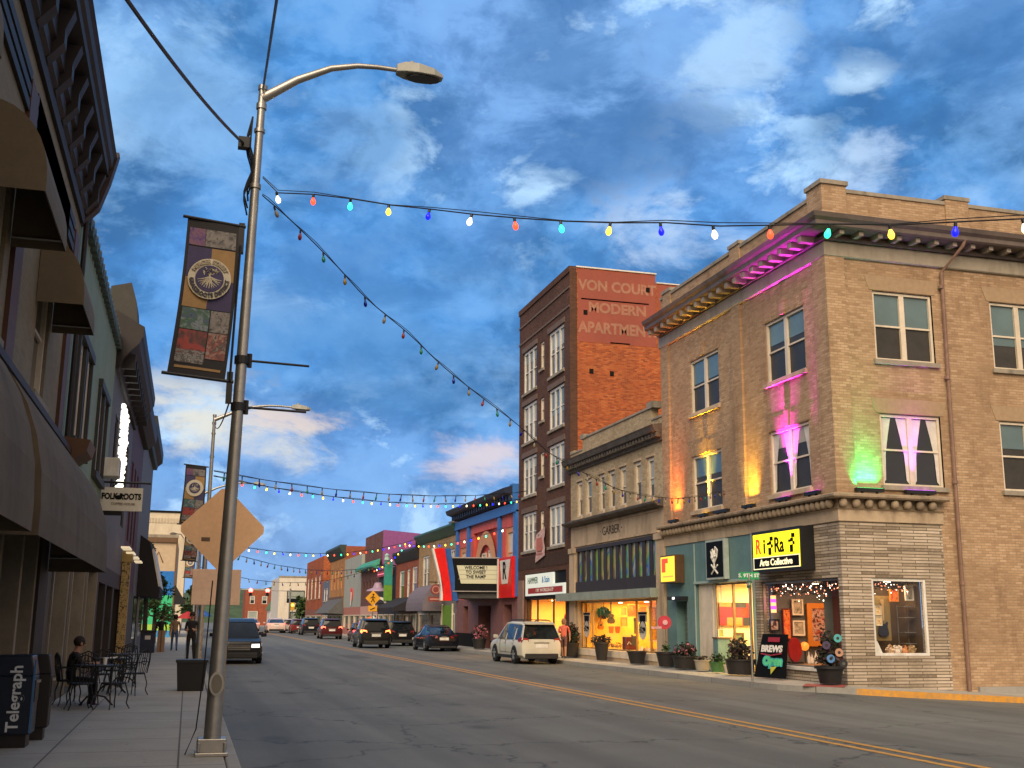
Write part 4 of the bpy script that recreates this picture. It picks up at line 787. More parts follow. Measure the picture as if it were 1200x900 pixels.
mb = MB(); mb.box(XR+.2, 30.9, yb+.2, ya-.1, 17.5, 17.6); mb.build('roof', M_ROOF, apt)
mb = MB(); FR.box(mb, -ya-.05, -yb+.02, 18.35, 18.65, -.3, .06); mb.build('parapet_cap', BR_DRK, apt)
mb = MB(); FA.box(mb, XR+.32, XT+.05, 18.61, 18.68, -.3, .05); FA.box(mb, XT+.06, 31, 18.16, 18.22, -.3, .05); mb.build('coping', M_WHITE, apt)
mb = MB()
for z in (17.55, 16.6): FR.box(mb, -ya, -yb, z, z+.1, .0, .05)
for a, b in colw:
    for c, d in rows: FR.box(mb, a-.15, b+.15, d+.02, d+.28, 0, .05)
mb.build('brick_band', paint('brown_stone', (.15, .10, .075), .8, .2), apt)
for i, h in enumerate(hol): window(apt, FR, *h, 3, M_WHITE, (M_GB, M_GD), M_STONE, fw=.13, cw=.16, name='window')
for h in sm: window(apt, FR, *h, 1, M_CREAM, (M_CURT, M_GB), M_STONE, fw=.09, name='small_window')
mb = MB()
for k in range(38): FR.box(mb, -ya+.1+k*.228, -ya+.22+k*.228, 4.35, 4.95, 0, .035)
mb.build('soldier_course', paint('dark_brick_course', (.05, .028, .022), .9), apt)
GHOST = worn_paint('ghost_sign_paint', (.40, .20, .125), .34, .58, (.30, .085, .035)); GB_ = worn_paint('ghost_sign_ground', (.30, .065, .04), .42, .70, (.33, .09, .035))
mb = MB(); FA.quad(mb, XR+.4, XT-.02, 14.9, 18.55, .004); FA.quad(mb, XT+.1, XT+2.5, 14.9, 18.1, .004); gs = mb.build('painted_sign_ground', GB_, apt)
for s, xa, xb, yt, yl in (('VON COURT', 677, 769, 325, 347), ('MODERN', 690, 757, 352, 371), ('APARTMENTS', 677, 773, 374, 396)):
    ua, z1_ = FA.pt(xa, yt+2); ub, z0_ = FA.pt(xb, yl); o = text(s, FA, 0, 0, (z1_-z0_)/.70, GHOST, apt, 'painted_name', d=.010, ex=.001, off=.03)
    xs_ = [v.co.x+ORG[apt.name].x for v in o.data.vertices]; zs_ = [v.co.z for v in o.data.vertices]; k_ = (ub-ua)/(max(xs_)-min(xs_)); x0_ = min(xs_); zc_ = (min(zs_)+max(zs_))/2
    for v in o.data.vertices: v.co.x = ua+(v.co.x+ORG[apt.name].x-x0_)*k_-ORG[apt.name].x; v.co.z += (z0_+z1_)/2-zc_
mb = MB()
for q in ((681, 349, 350.5, 760), (715, 401, 402.5, 738), (675, 393.5, 395, 676)): FA.quad(mb, *FA.rect(*q), .009); mb.build('painted_rule', GHOST, apt)
mb = MB()
for px_, py_ in ((686, 366), (693, 435), (717, 438), (759, 340)):
    x, z = FA.pt(px_, py_)
    for _ in (0,): FA.box(mb, x-.1, x+.1, z-.12, z+.12, 0, .02)
mb.build('wall_plate', M_DARK, apt)
mb = MB(); FR.box(mb, -56.6, -56.4, 18.4, 18.9, -.4, -.2); mb.build('roof_vent', M_DARK, apt)
# its shopfront
so_ = (-56.6, -50.1, .3, 2.85)
mb = MB(); FR.wall(mb, -ya, -yb, -.3, 4.15, [so_, (-56.7, -50.0, 2.95, 4.1)], .3); mb.build('shopfront_wall', BR_DRK, apt)
mb = MB(); FR.box(mb, -56.7, -50.0, 2.95, 4.1, -.2, -.1); FR.box(mb, -56.7, -50.0, 2.84, 2.96, -.12, .04); mb.build('fascia', EBK, apt)
mb = MB(); FR.box(mb, -57.8, -56.85, .15, 3.8, 0, .09); mb.build('pilaster', paint('pinkish_stone', (.24, .15, .12), .8, .2), apt)
room(apt, FR, -56.55, -50.15, .3, 2.8, 2.6, YEL, WFL, paint('orange_wall', (.82, .42, .07), .7), 300, (1., .52, .12), d0=-.32)
glass(apt, FR, -56.6, -50.1, .3, 2.84, -.15, (-54.9, -52.3), M_BLACK, .07)
panel(FR, 'wall_panel', 'orange board with shelves in the shop under the brown flats', 'board', -54.4, -52.6, 1.0, 2.3, -2.3, M_OR, M_CREAM, .06); panel(FR, 'wall_panel', 'pale framed board at the left of the shop under the brown flats', 'board', -56.2, -55.1, .8, 2.2, -2.3, YEL2, M_OR, .06)
for k in range(3): mb = MB(); mb.ball(FR.P(-52.2+.35*k, 1.95+(.15 if k == 1 else 0), -.8), .17, 8); tag(mb.build('balloon', paint('balloon%d' % k, ((.6, .08, .05), (.75, .3, .2), (.5, .05, .04))[k], .4), smooth=60), ('left dark red', 'middle pink', 'right dark red')[k]+' balloon inside the shop under the brown flats', 'balloon', 'balloons in the shop under the flats')
t = thing('shop_board', 'white stepped shop board lettered HAMMER & Stain with a red strip', 'shop sign', FR.P(-53.5, 2.95, .1))
mb = MB(); FR.box(mb, -56.5, -50.1, 2.98, 3.5, -.08, .04); FR.box(mb, -56.5, -51.9, 3.5, 4.05, -.08, .04); mb.build('board', emit('lit_white_board', (.85, .9, .78), .35), t)
text('HAMMER', FR, -55.2, 3.72, .46, paint('dark_green_letters', (.04, .09, .04), .5), t, d=.045, sx=.95); text('& Stain', FR, -53.0, 3.72, .44, paint('blue_letters', (.04, .22, .45), .5), t, d=.045)
mb = MB(); FR.box(mb, -56.0, -50.4, 3.08, 3.36, .04, .05); mb.build('red_strip', paint('dark_red_strip', (.4, .03, .02), .5), t); text('DIY WORKSHOP', FR, -53.2, 3.22, .24, M_WHITE, t, d=.055, sx=1.6)
t = thing('hanging_banner', 'small pink and white cloth banner hung below a window of the flats', 'banner', FR.P(-53.7, 4.9, .1))
mb = MB(); mb.loft([[FR.P(-54.6+.1*math.sin(k), 4.6+k*.2, .09+.03*math.sin(k*1.7)) for k in range(8)], [FR.P(-53.0+.08*math.sin(k+1), 4.9+k*.2, .11+.02*math.sin(k*2.1)) for k in range(8)]], 0, False, False); mb.build('cloth', paint('pink_cloth', (.62, .40, .36), .8), t)
mb = MB(); FR.box(mb, -54.25, -53.35, 5.15, 5.8, .14, .145); FR.box(mb, -54.3, -53.3, 4.98, 5.05, .14, .145); mb.build('print', paint('red_print', (.5, .16, .12), .8), t)
# ================================================================== theatre
MRED = paint('theatre_red', (.66, .105, .07), .6, .12, dirt=(.3, .05, .04)); MBLU = paint('theatre_blue', (.03, .15, .46), .5, .15); MORG = paint('theatre_peach', (.62, .28, .12), .6, .1)
ya, yb = 72.4, 58.02; th = thing('theatre', 'red and blue theatre with an arched window over its marquee', 'building', (XR, 65, 0))
hol = [(-71.6, -70.0, 4.2, 6.3), (-68.0, -62.0, 4.0, 7.0), (-60.6, -59.0, 4.0, 6.8)]
shell(th, FR, -ya, -yb, 3.0, 8.6, 18, MRED, hol, roof_z=8.2)
mb = MB()
for u in (-72.1, -69.0, -61.6, -58.3): FR.box(mb, u-.28, u+.28, 3.0, 7.6, 0, .14)
FR.box(mb, -ya, -yb, 7.5, 8.0, 0, .22); mb.build('blue_pilaster', MBLU, th)
mb = MB(); FR.profile(mb, -ya-.1, -yb, [(-.1, 8.1), (.2, 8.1), (.3, 8.35), (.75, 8.5), (.85, 8.75), (.2, 8.95), (-.1, 8.95)])
for k in range(24): FR.box(mb, -ya+.3+k*.6, -ya+.5+k*.6, 8.12, 8.38, .2, .5)
mb.build('cornice', paint('navy_cornice', (.015, .022, .05), .5), th)
mb = MB(); FR.box(mb, -58.6, -yb+.03, 8.0, 9.0, -.1, .35); mb.build('cornice_end', MBLU, th)
mb = MB(); mb.ring(FR.P(-65, 4.4, .02), FR.n, 1.75, 2.55, 26, 0, 0, 180); FR.box(mb, -67.55, -66.75, 3.9, 4.41, .0, .03); FR.box(mb, -63.25, -62.45, 3.9, 4.41, .0, .03); mb.build('arch', MORG, th)
mb = MB(); FR.quad(mb, -68, -62, 4.0, 7.0, -.19); mb.build('arch_infill', MRED, th)
for a, b, z in ((-66.3, -65.3, 5.7), (-64.7, -63.7, 5.8)): window(th, Fac((XR+.19, 0, 0), (-1, 0, 0)), a, b, 4.1, z, 1, M_CREAM, (M_CURT, M_CURT), None, depth=-.01, fw=.1)
window(th, FR, -71.6, -70.0, 4.2, 6.3, 1, MORG, (M_CURT, M_CURT), None, fw=.3); window(th, FR, -60.6, -59.0, 4.0, 6.8, 1, MORG, (M_CURT, M_CURT), None, fw=.3)
mb = MB(); FR.wall(mb, -ya, -yb, -.3, 3.0, [(-70.5, -69.2, .9, 2.6), (-66.6, -63.6, .15, 2.6), (-60.9, -59.2, .5, 2.6)], .8); mb.build('entrance_wall', paint('dusty_pink', (.20, .085, .075), .7, .2), th)
mb = MB(); FR.box(mb, -ya, -66.7, .15, .95, -.0, .05); FR.box(mb, -63.5, -yb, .15, .6, 0, .05); FR.box(mb, -66.6, -63.6, .15, 2.6, -.8, -.75); FR.box(mb, -70.5, -69.2, .9, 2.6, -.5, -.45); FR.box(mb, -60.9, -59.2, .5, 2.6, -.5, -.45)
mb.build('dark_recess', M_DARK, th)
mb = MB(); FR.box(mb, -65.9, -65.8, .2, 2.3, -.7, -.6); FR.box(mb, -64.5, -64.4, .2, 2.3, -.7, -.6); FR.box(mb, -65.9, -64.4, 2.2, 2.32, -.7, -.6); FR.box(mb, -65.35, -65.0, 1.2, 1.6, -.68, -.66); mb.build('door', M_WHITE, th)
# marquee: wedge projecting over the pavement
mq = thing('marquee', 'black theatre marquee with cream letter board, red panel and red and blue fin', 'marquee', (XR-1.2, 64, 3))
pz0, pz1 = 3.35, 5.15; A = Vector((XR-.02, 61.35, 0)); B = Vector((14.1, 62.1, 0)); Cc = Vector((XR-.02, 69.0, 0))
def wedge(mb, z0, z1, g=0., m=0):
    P = [A+Vector((0, -g, 0)), B+Vector((-g*.8, -g, 0)), Cc+Vector((0, g, 0))]; mb.prism([p+Vector((0, 0, z0)) for p in P], (0, 0, z1-z0), m)
mb = MB(); wedge(mb, pz0, pz1); mb.build('canopy', EBK, mq)
mb = MB(); wedge(mb, pz1+.001, pz1+.06, .03); wedge(mb, pz0-.05, pz0-.001, .03); mb.build('trim', paint('marquee_trim', (.30, .28, .26), .4), mq)
mb = MB(); wedge(mb, pz0-.4, pz0-.06, -.2); mb.build('soffit', paint('marquee_soffit', (.05, .05, .048), .6), mq)
dirv = (B-A).normalized(); FM = Fac((A.x, A.y, 0), dirv.cross(Vector((0, 0, 1))))
if FM.n.x > 0: FM = Fac((A.x, A.y, 0), -FM.n)
lm = (B-A).length; sg_ = 1 if FM.u.dot(dirv) > 0 else -1; U_ = lambda t: sg_*t*lm
u0, u1 = sorted((U_(.05), U_(.90)))
mb = MB(); mb.prism([FM.P(u0+.25, 3.75, .01), FM.P(u1, 3.75, .01), FM.P(u1, 4.75, .01), FM.P(u0, 4.75, .01)], FM.n*.04); lb = mb.build('letter_board', emit('lit_letter_board', (.70, .66, .42), .16), mq)
mb = MB()
for k in range(1, 4): FM.box(mb, u0+.1, u1, 3.75+k*.25-.012, 3.75+k*.25+.012, .05, .06)
mb.build('rail', paint('rail_grey', (.3, .29, .22), .5), mq)
for s, z in (('WELCOME !', 4.62), ('TO SWEET', 4.37), ('THE RAMP', 4.12)): text(s, FM, (u0+u1)/2-.1, z, .25, EBK, mq, d=.065, sx=.95, off=.006)
mb = MB(); FR.box(mb, -60.9, -58.15, 2.95, 5.12, .03, .3); mb.build('red_panel', paint('bright_red', (.72, .008, .008), .4), mq)
mb = MB(); mb.prism([FR.P(-60.15, 3.7, .301), FR.P(-59.0, 3.7, .301), FR.P(-58.5, 4.98, .301), FR.P(-60.6, 4.98, .301)], FR.n*.02); mb.build('white_shield', M_WHITE, mq)
text('R', FR, -59.6, 4.36, 1.3, EBK, mq, d=.33, sx=.95, off=.03)
mb = MB(); FR.box(mb, -61.05, -60.92, 2.95, 5.1, .0, .35); mb.build('white_edge', M_WHITE, mq)
# fin at the tip: red blade, blue blade, white edge
def fin(name, m, x0, x1, y, t):
    mb = MB(); mb.prism([(x0-.55, y, 5.65), (x1-.42, y, 5.7), (x1-.05, y, 3.6), (x1+.05, y, 2.8), (x0+.0, y, 2.8), (x0, y, 3.6)], (0, t, 0)); mb.build(name, m, mq)
fin('red_blade', MATS['bright_red'], 13.58, 14.05, 61.9, .35); fin('blue_blade', paint('strong_blue', (.02, .10, .34), .5), 14.02, 14.42, 62.05, .3); fin('white_edge', M_WHITE, 13.46, 13.57, 61.92, .3)
# ================================================================== tan and red brick pair with awnings
def simple(name, label, y1, y0, z1, m, depth=15, holes=(), shop=None, wm=None, panes=None, cols=1, corn=None, ch=.5, co=.4, z0=-.4, base=None, bz=3., sill=M_TANST):
    b = thing(name, label, 'building', (XR, (y0+y1)/2, 0))
    shell(b, FR, -y1, -y0, bz if base else z0, z1, depth, m, holes, roof_z=z1-.4)
    for h in holes: window(b, FR, *h, cols, wm or M_WHITE, panes or (M_GB, M_GD), sill, fw=.14, sill_over=.06)
    if base: shop_base(b, y1, y0, bz, base)
    if corn: mb = MB(); FR.profile(mb, -y1, -y0, [(-.1, z1-ch*.4), (.08, z1-ch*.4), (co*.6, z1), (co, z1+ch*.4), (co*.9, z1+ch*.6), (-.1, z1+ch*.6)]); mb.build('cornice', corn, b)
    return b
def shop_base(b, y1, y0, bz, m, n=3):
    w_ = (y1-y0-.6)/n; hs = [(-y1+.3+k*w_+.2, -y1+.3+(k+1)*w_-.2, .3 if k == n//2 else .85, bz-.8) for k in range(n)]
    mb = MB(); FR.wall(mb, -y1, -y0, -.4, bz, hs, .5); mb.build('shopfront', m, b)
    for h in hs: glass2(b, h)
def glass2(b, h):
    mb = MB(); FR.quad(mb, h[0], h[1], h[2], h[3], -.1); p = MB(); FR.box(p, h[0], h[0]+.1, h[2], h[3], -.12, .02); FR.box(p, h[1]-.1, h[1], h[2], h[3], -.12, .02); FR.box(p, h[0]+.1, h[1]-.1, h[3]-.1, h[3]-.001, -.12, .015)
    f = p.build('window', M_CREAM, b); mb.build('pane', M_GM, f)
BR_TAN2 = brickmat('yellow_tan_brick', [(.36, .21, .09), (.46, .28, .13), (.52, .34, .17)], (.36, .25, .14), .3, .1, .01); BR_RED2 = brickmat('warm_red_brick', [(.24, .055, .025), (.33, .08, .035), (.40, .11, .05)], (.3, .12, .08), .3, .1, .012)
M_GRNC = paint('green_cornice', (.03, .085, .05), .5, .2)
tanb = simple('tan_brick_shop', 'tan brick shop with green cornice and two tall pale windows next to the theatre', 85.4, 72.42, 7.6, BR_TAN2, holes=[(-83.9, -81.4, 3.9, 6.4), (-78.6, -76.0, 3.9, 6.4), (-74.6, -73.2, 3.9, 6.4)], base=paint('grey_shopfront', (.16, .15, .13), .7), cols=2, corn=M_GRNC, ch=.7, co=.45)
redb = simple('red_brick_shop', 'red brick shop with three pale windows and a black flat awning', 95.2, 85.42, 6.7, BR_RED2, holes=[(-93.6, -91.4, 3.3, 5.7), (-90.2, -88.9, 3.3, 5.7), (-88.0, -86.0, 3.3, 5.8)], base=paint('black_shopfront', (.03, .025, .025), .6), cols=1, corn=paint('black_cornice', (.02, .02, .022), .6), ch=.9, co=.4)
def barrel_awning(b, fac, u0, u1, z0, z1, pr, m, seg=8, val=.25, name='awning', under=None):
    """quarter barrel canvas on hoops, open below"""
    mb = MB(); pts = [(pr*math.sin(R(90*k/seg)), z0+(z1-z0)*math.cos(R(90*k/seg))) for k in range(seg+1)]
    pts.append((pr, z0-val)); secs = [[fac.P(u, z, d+.01) for d, z in pts] for u in (u0, u1)]
    mb.loft(secs, 0, False, False)
    for u in (u0, u1): mb.q([fac.P(u, z0-val, .01)]+[fac.P(u, z, d+.01) for d, z in pts])
    o = mb.build(name, m, b); fr = MB()
    for u in (u0+.03, u1-.03): fr.tube([fac.P(u, z0-.02, .02), fac.P(u, z0-.02, pr-.02)], .02, 5)
    fr.tube([fac.P(u0+.03, z0-.02, pr-.03), fac.P(u1-.03, z0-.02, pr-.03)], .02, 5); fr.build('awning_frame', M_STEEL, o); return o
barrel_awning(tanb, FR, -82.8, -76.6, 2.6, 4.2, 1.4, paint('mauve_canvas', (.17, .14, .16), .8, .12), 8)
mb = MB(); mb.prism([FR.P(-95, 2.5, 0), FR.P(-95, 2.35, 1.9), FR.P(-95, 2.65, 1.9), FR.P(-95, 3.5, 0)], FR.u*9.5); mb.build('awning', paint('black_canvas', (.02, .018, .022), .8), redb)
for y_, s_ in ((78.5, .5), (82, .35), (75.2, .3)): mb = MB(); mb.box(XR+1.0, XR+1.0+s_*1.6, y_, y_+s_*2, 7.2, 8.1+s_); mb.box(XR+.95, XR+1.05+s_*1.6, y_-.05, y_+s_*2+.05, 8.1+s_, 8.2+s_); mb.build('roof_unit', M_STEEL, tanb)
for y_ in (88, 92.5): mb = MB(); mb.tube([(XR+1.2, y_, 6.3), (XR+1.2, y_, 8.2)], .13, 8); mb.build('roof_pipe', M_DARK, redb)
t = thing('green_hoarding', 'bright green board in the shop window left of the theatre doors', 'board', FR.P(-74.6, .6, .1)); mb = MB(); FR.box(mb, -76.3, -73.3, .5, 2.7, .02, .08); mb.build('panel', paint('leaf_green_board', (.13, .25, .02), .6), t); mb = MB(); FR.box(mb, -76.4, -76.3, .4, 2.8, .02, .12); FR.box(mb, -73.3, -73.2, .4, 2.8, .02, .12); mb.build('frame', M_CREAM, t)
t = thing('round_shop_sign', 'dark red round hanging sign with a name bar under it by the grey awning', 'shop sign', FR.P(-76.6, 2.9, 1.2)); mb = MB(); mb.disc((XR-.75, 75.5, 3.75), (0, -1, 0), .36, 20, 0, .1); mb.box(XR-1.25, XR-.25, 75.4, 75.5, 2.95, 3.28); mb.build('sign_plate', paint('dull_red_sign', (.24, .05, .04), .5), t); mb = MB(); mb.tube([(XR, 75.5, 4.25), (XR-1.2, 75.5, 4.25)], .03, 6); mb.tube([(XR-.75, 75.5, 4.25), (XR-.75, 75.5, 4.1)], .02, 5); mb.build('sign_bracket', M_BLACK, t)
mb = MB(); mb.ring((XR-.75, 75.395, 3.75), (0, -1, 0), .2, .26, 18); mb.box(XR-1.15, XR-.35, 75.39, 75.399, 3.07, 3.16); mb.build('emblem', paint('pinkish', (.5, .25, .2), .6), t)
# ================================================================== black mural bar, brown tower, farther fronts
blk = simple('black_bar', 'black painted bar front between the red brick and brown brick shops', 104.5, 95.22, 6.2, paint('black_render', (.022, .02, .022), .7, .3), holes=[], base=paint('black_base', (.02, .018, .02), .7))
t = thing('vertical_sign', 'tall turquoise and green upright sign with a white ring at its foot', 'sign', FR.P(-95.6, 3.2, .6))
FG = Fac((0, 95.5, 0), (0, -1, 0)); mb = MB(); FG.box(mb, XR-1.0, XR-.3, 4.6, 6.6, 0, .2); mb.build('turquoise_panel', paint('turquoise', (.03, .28, .22), .5), t); mb = MB(); FG.box(mb, XR-1.0, XR-.3, 3.3, 4.59, 0, .2); mb.build('green_panel', paint('grass_green', (.13, .3, .03), .5), t)
mb = MB(); mb.lathe((XR-.8, 95.4, 6.55), [(.08, 0), (.24, .15), (.18, .4), (.22, .55), (.05, .7)], 10); mb.build('figure_top', paint('pale_turquoise', (.3, .5, .42), .5), t)
mb = MB(); mb.ring((XR-1.3, 95.45, 3.0), (0, -1, 0), .4, .6, 22); mb.build('white_ring', M_WHITE, t); mb = MB(); FG.box(mb, XR-1.6, XR, 3.0, 3.1, .05, .12); FG.box(mb, XR-1.6, XR, 6.2, 6.3, .05, .12); mb.build('sign_bracket', M_BLACK, t)
t = thing('lamp_disc', 'mauve saucer shaped canopy lamp on the black bar front', 'lamp', FR.P(-99, 4.4, 1)); mb = MB(); mb.lathe((XR-1.2, 97.2, 4.1), [(1.0, 0), (.95, .12), (.45, .3), (.3, .7), (.2, .75)], 18); mb.build('lamp_shade', paint('mauve_metal', (.35, .24, .32), .5), t, smooth=40); mb = MB(); mb.tube([(XR-1.2, 97.2, 4.8), (XR, 97.2, 5.1)], .05, 6); mb.build('lamp_arm', M_BLACK, t)
t = thing('red_neon', 'red strip sign across the top of the black bar front', 'sign', FR.P(-100, 5.6, .3)); mb = MB(); FR.box(mb, -103.8, -96.5, 5.5, 6.0, .02, .25); mb.build('strip', paint('crimson', (.36, .02, .04), .5), t); mb = MB(); FR.box(mb, -103.5, -96.8, 5.7, 5.78, .255, .27); mb.build('line', emit('pink_line', (1., .2, .3), .6), t)
t = thing('orange_dome', 'orange and white rounded bouncy shape standing by the black bar', 'inflatable', (XR-1.5, 99, .15)); mb = MB(); mb.lathe((XR-1.4, 99, .15), [(.8, 0), (.9, .6), (.7, 1.3), (.35, 1.75), (.01, 1.9)], 16); mb.build('orange_body', paint('orange_vinyl', (.8, .2, .02), .45), t, smooth=60); mb = MB(); mb.lathe((XR-1.4, 97.9, .15), [(.5, 0), (.62, .8), (.5, 1.5), (.01, 1.9)], 12); mb.build('white_lobe', M_WHITE, t, smooth=60)
BR_BRN = brickmat('mauve_brown_brick', [(.13, .055, .045), (.19, .08, .065), (.22, .10, .08)], (.17, .1, .08), .4, .13, .012)
tow = simple('brown_shop', 'brown brick shop with pink ground floor, turquoise eaves and a purple side wall', 115.5, 104.52, 6.6, BR_BRN, depth=20, holes=[(-114.2+k*2., -113.0+k*2., 3.7, 5.5) for k in range(5)], base=paint('pink_front', (.58, .33, .26), .7), panes=(glassy('brown_pane', (.10, .06, .05)), glassy('brown_pane')), wm=paint('brown_frame', (.13, .06, .05), .6), sill=None)
mb = MB(); mb.hexa([(XR+.3, 104.6, 6.6), (XR+18, 104.6, 6.6), (XR+18, 115.4, 6.6), (XR+.3, 115.4, 6.6), (XR+.3, 104.6, 9.9), (XR+18, 104.6, 8.6), (XR+18, 115.4, 8.6), (XR+.3, 115.4, 9.9)]); mb.build('upper_storey', BR_BRN, tow)
mb = MB(); mb.hexa([(XR+.31, 104.4, 6.2), (XR+18, 104.4, 6.2), (XR+18, 104.58, 6.2), (XR+.31, 104.58, 6.2), (XR+.31, 104.4, 9.95), (XR+18, 104.4, 8.65), (XR+18, 104.58, 8.65), (XR+.31, 104.58, 9.95)]); mb.build('purple_wall', paint('purple_paint', (.24, .07, .23), .6, .15), tow)
mb = MB(); mb.box(XR+5.5, XR+9.5, 104.37, 104.4, 8.2, 8.9); mb.build('faded_panel', paint('pale_purple', (.36, .16, .33), .6), tow)
mb = MB(); mb.prism([FR.P(-115.5, 6.4, 0), FR.P(-115.5, 6.5, .7), FR.P(-115.5, 6.7, .7), FR.P(-115.5, 7.3, -.1)], FR.u*11); mb.build('turquoise_eaves', paint('turquoise_roof', (.05, .30, .20), .6, .2), tow)
gry = simple('pale_grey_shop', 'plain pale grey shop front with a small red emblem', 128.5, 115.52, 8.3, paint('pale_grey_render', (.36, .37, .32), .7, .08, dirt=(.26, .27, .23)), holes=[], base=paint('red_cream_shopfront', (.42, .16, .12), .7))
t = thing('red_emblem', 'small red and white round emblem on the pale grey front', 'emblem', FR.P(-122, 3.7, .1)); mb = MB(); mb.disc(FR.P(-122, 4.3, .02), FR.n, .75, 16, 0, .08); mb.build('red_disc', MATS['signal_red'], t); mb = MB(); FR.box(mb, -122.3, -121.7, 3.2, 4.6, .1, .13); mb.build('white_mark', M_WHITE, t)
org = simple('orange_brick_shop', 'orange brick building with arched upper windows and dark green eaves', 142.5, 128.52, 9.2, brickmat('orange_brick', [(.44, .2, .07), (.52, .26, .09)], (.4, .22, .1), .4, .13, .01), holes=[(-141+k*3, -139.4+k*3, 5.2, 7.6) for k in range(4)], base=paint('grey_slate_front', (.1, .1, .1), .7), corn=paint('dark_green_eaves', (.03, .05, .04), .6), ch=1.4, co=.7, wm=MORG, sill=None)
mb = MB(); FR.box(mb, -141.9, -129, 3.3, 4.3, .0, .2); mb.build('brown_fascia', M_WOOD, org)
mb = MB(); mb.prism([FR.P(-142.4, 2.4, 1.8), FR.P(-142.4, 4.2, 0), FR.P(-142.4, 2.3, 0)], FR.u*13.5); mb.build('awning', paint('grey_canvas', (.1, .1, .1), .8), org)
mb = MB(); FG2 = Fac((0, 128.5, 0), (0, -1, 0)); FG2.box(mb, XR+.02, XR+14, 8.3, 9.9, .0, .03); mb.build('brick_gable', BR_RED2, org)
blu = simple('blue_grey_shop', 'narrow blue grey shop front between two orange brick buildings', 150, 142.52, 6.5, paint('blue_grey_render', (.12, .15, .22), .7), holes=[(-148.5, -147, 4, 5.6), (-146, -144.5, 4, 5.6)], base=paint('dark_blue_base', (.04, .05, .06), .7))
ora = simple('rust_brick_building', 'tall rust orange brick building at the far end of the right row', 172, 150.02, 9.9, BR_RED, holes=[(-170+k*5, -168+k*5, 4.5, 7.5) for k in range(4)], base=paint('rust_base', (.25, .09, .04), .7))
# ---- far end of the street
def block(name, label, x0, x1, y0, y1, z1, m, holes=(), wm=None, roof=None):
    b = thing(name, label, 'building', ((x0+x1)/2, y0, 0)); F = Fac((0, y0, 0), (0, -1, 0)); mb = MB(); F.wall(mb, x0, x1, -.5, z1, holes, .3); mb.q([(x0, y0, -.5), (x0, y1, -.5), (x0, y1, z1), (x0, y0, z1)]); mb.q([(x1, y0, -.5), (x1, y1, -.5), (x1, y1, z1), (x1, y0, z1)]); mb.q([(x0, y1, -.5), (x1, y1, -.5), (x1, y1, z1), (x0, y1, z1)]); mb.build('wall', m, b)
    mb = MB(); mb.box(x0+.05, x1-.05, y0+.3, y1-.05, z1-.5, z1-.4); mb.build('roof', M_ROOF, b)
    mb = MB(); F.box(mb, x0-.1, x1+.1, z1, z1+.25, -.3, .12); mb.build('coping', roof or M_STONE, b)
    for h in holes: f = window(b, F, *h, 1, wm or M_WHITE, None, None, fw=.15)
    return b
whb = block('white_corner_building', 'white flat roofed building with a dark upper window closing the right row', 16.0, 34, 215, 235, 9.3, paint('white_render', (.66, .60, .50), .7, .08, dirt=(.5, .42, .33)), [(17.5, 20.8, 4.6, 6.9), (18.2, 20.5, .2, 3.0)], M_BLACK)
block('low_green_shop', 'low dark green shop in front of the white flat roofed building', 20.5, 26, 205, 214, 5.6, paint('deep_green_render', (.06, .13, .045), .7, .2), [(21.5, 23, .3, 2.2)])
block('maroon_shop', 'low maroon front beside the low dark green shop', 24, 34, 196, 204, 4.3, paint('maroon_render', (.13, .03, .035), .7), [(25, 27, .3, 2.2)])
block('far_brick_building', 'small red brick two storey building with pale windows at the end of the road', 12.5, 22.5, 268, 280, 8.2, BR_RED2, [(13.5, 14.6, 5, 6.8), (16.2, 17.4, 5, 6.8), (19, 20.2, 5, 6.8), (13.2, 15.4, .3, 3.4)])
b = thing('gabled_house', 'small white house with a green gabled roof at the end of the road', 'house', (20, 245, 0)); mb = MB(); mb.box(16.6, 22, 245, 254, -.5, 3.6); mb.build('wall', M_WHITE, b); mb = MB(); mb.prism([(16.2, 244.6, 3.5), (22.4, 244.6, 3.5), (18.2, 244.6, 7.4)], (0, 10, 0)); mb.build('roof', paint('green_roof', (.08, .16, .06), .7), b); mb = MB(); mb.box(19.4, 20.2, 244.9, 245, .3, 2.4); mb.build('door', M_DARK, b)
# ================================================================== left row, in evening shade
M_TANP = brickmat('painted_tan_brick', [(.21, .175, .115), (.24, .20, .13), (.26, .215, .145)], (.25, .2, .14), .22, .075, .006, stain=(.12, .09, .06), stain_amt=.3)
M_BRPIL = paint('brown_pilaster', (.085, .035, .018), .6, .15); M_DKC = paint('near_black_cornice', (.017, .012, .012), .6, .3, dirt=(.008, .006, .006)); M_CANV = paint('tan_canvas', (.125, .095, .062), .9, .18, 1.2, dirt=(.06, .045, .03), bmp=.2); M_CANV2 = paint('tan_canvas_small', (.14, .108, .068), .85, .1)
l1 = thing('tan_corner_shop', 'tan painted brick building with a heavy dark cornice and tan awnings at the left edge', 'building', (XL, 12, 0))
ya, yb = -6., 21.3
uw = [(2.4, 3.7), (7.5, 8.9), (12.5, 14.0), (17.05, 18.5)]
hol = [(a, b, 4.95, 7.0) for a, b in uw]; sh1 = (-3, 20.2, .5, 3.2)
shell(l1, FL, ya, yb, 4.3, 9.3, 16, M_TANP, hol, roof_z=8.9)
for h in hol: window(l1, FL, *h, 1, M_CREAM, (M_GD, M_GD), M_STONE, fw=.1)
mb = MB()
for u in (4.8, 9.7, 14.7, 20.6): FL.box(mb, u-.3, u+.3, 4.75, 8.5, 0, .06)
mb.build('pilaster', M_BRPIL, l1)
mb = MB(); mw = MB()     # dark recessed bands above the windows
for k in range(6):
    u = -4.6+k*4.9
    if u+4.4 > 21.2: continue
    for j, z in enumerate((8.05, 8.25, 8.45)): FL.box(mb, u, u+4.3, z, z+.13, .0, .05)
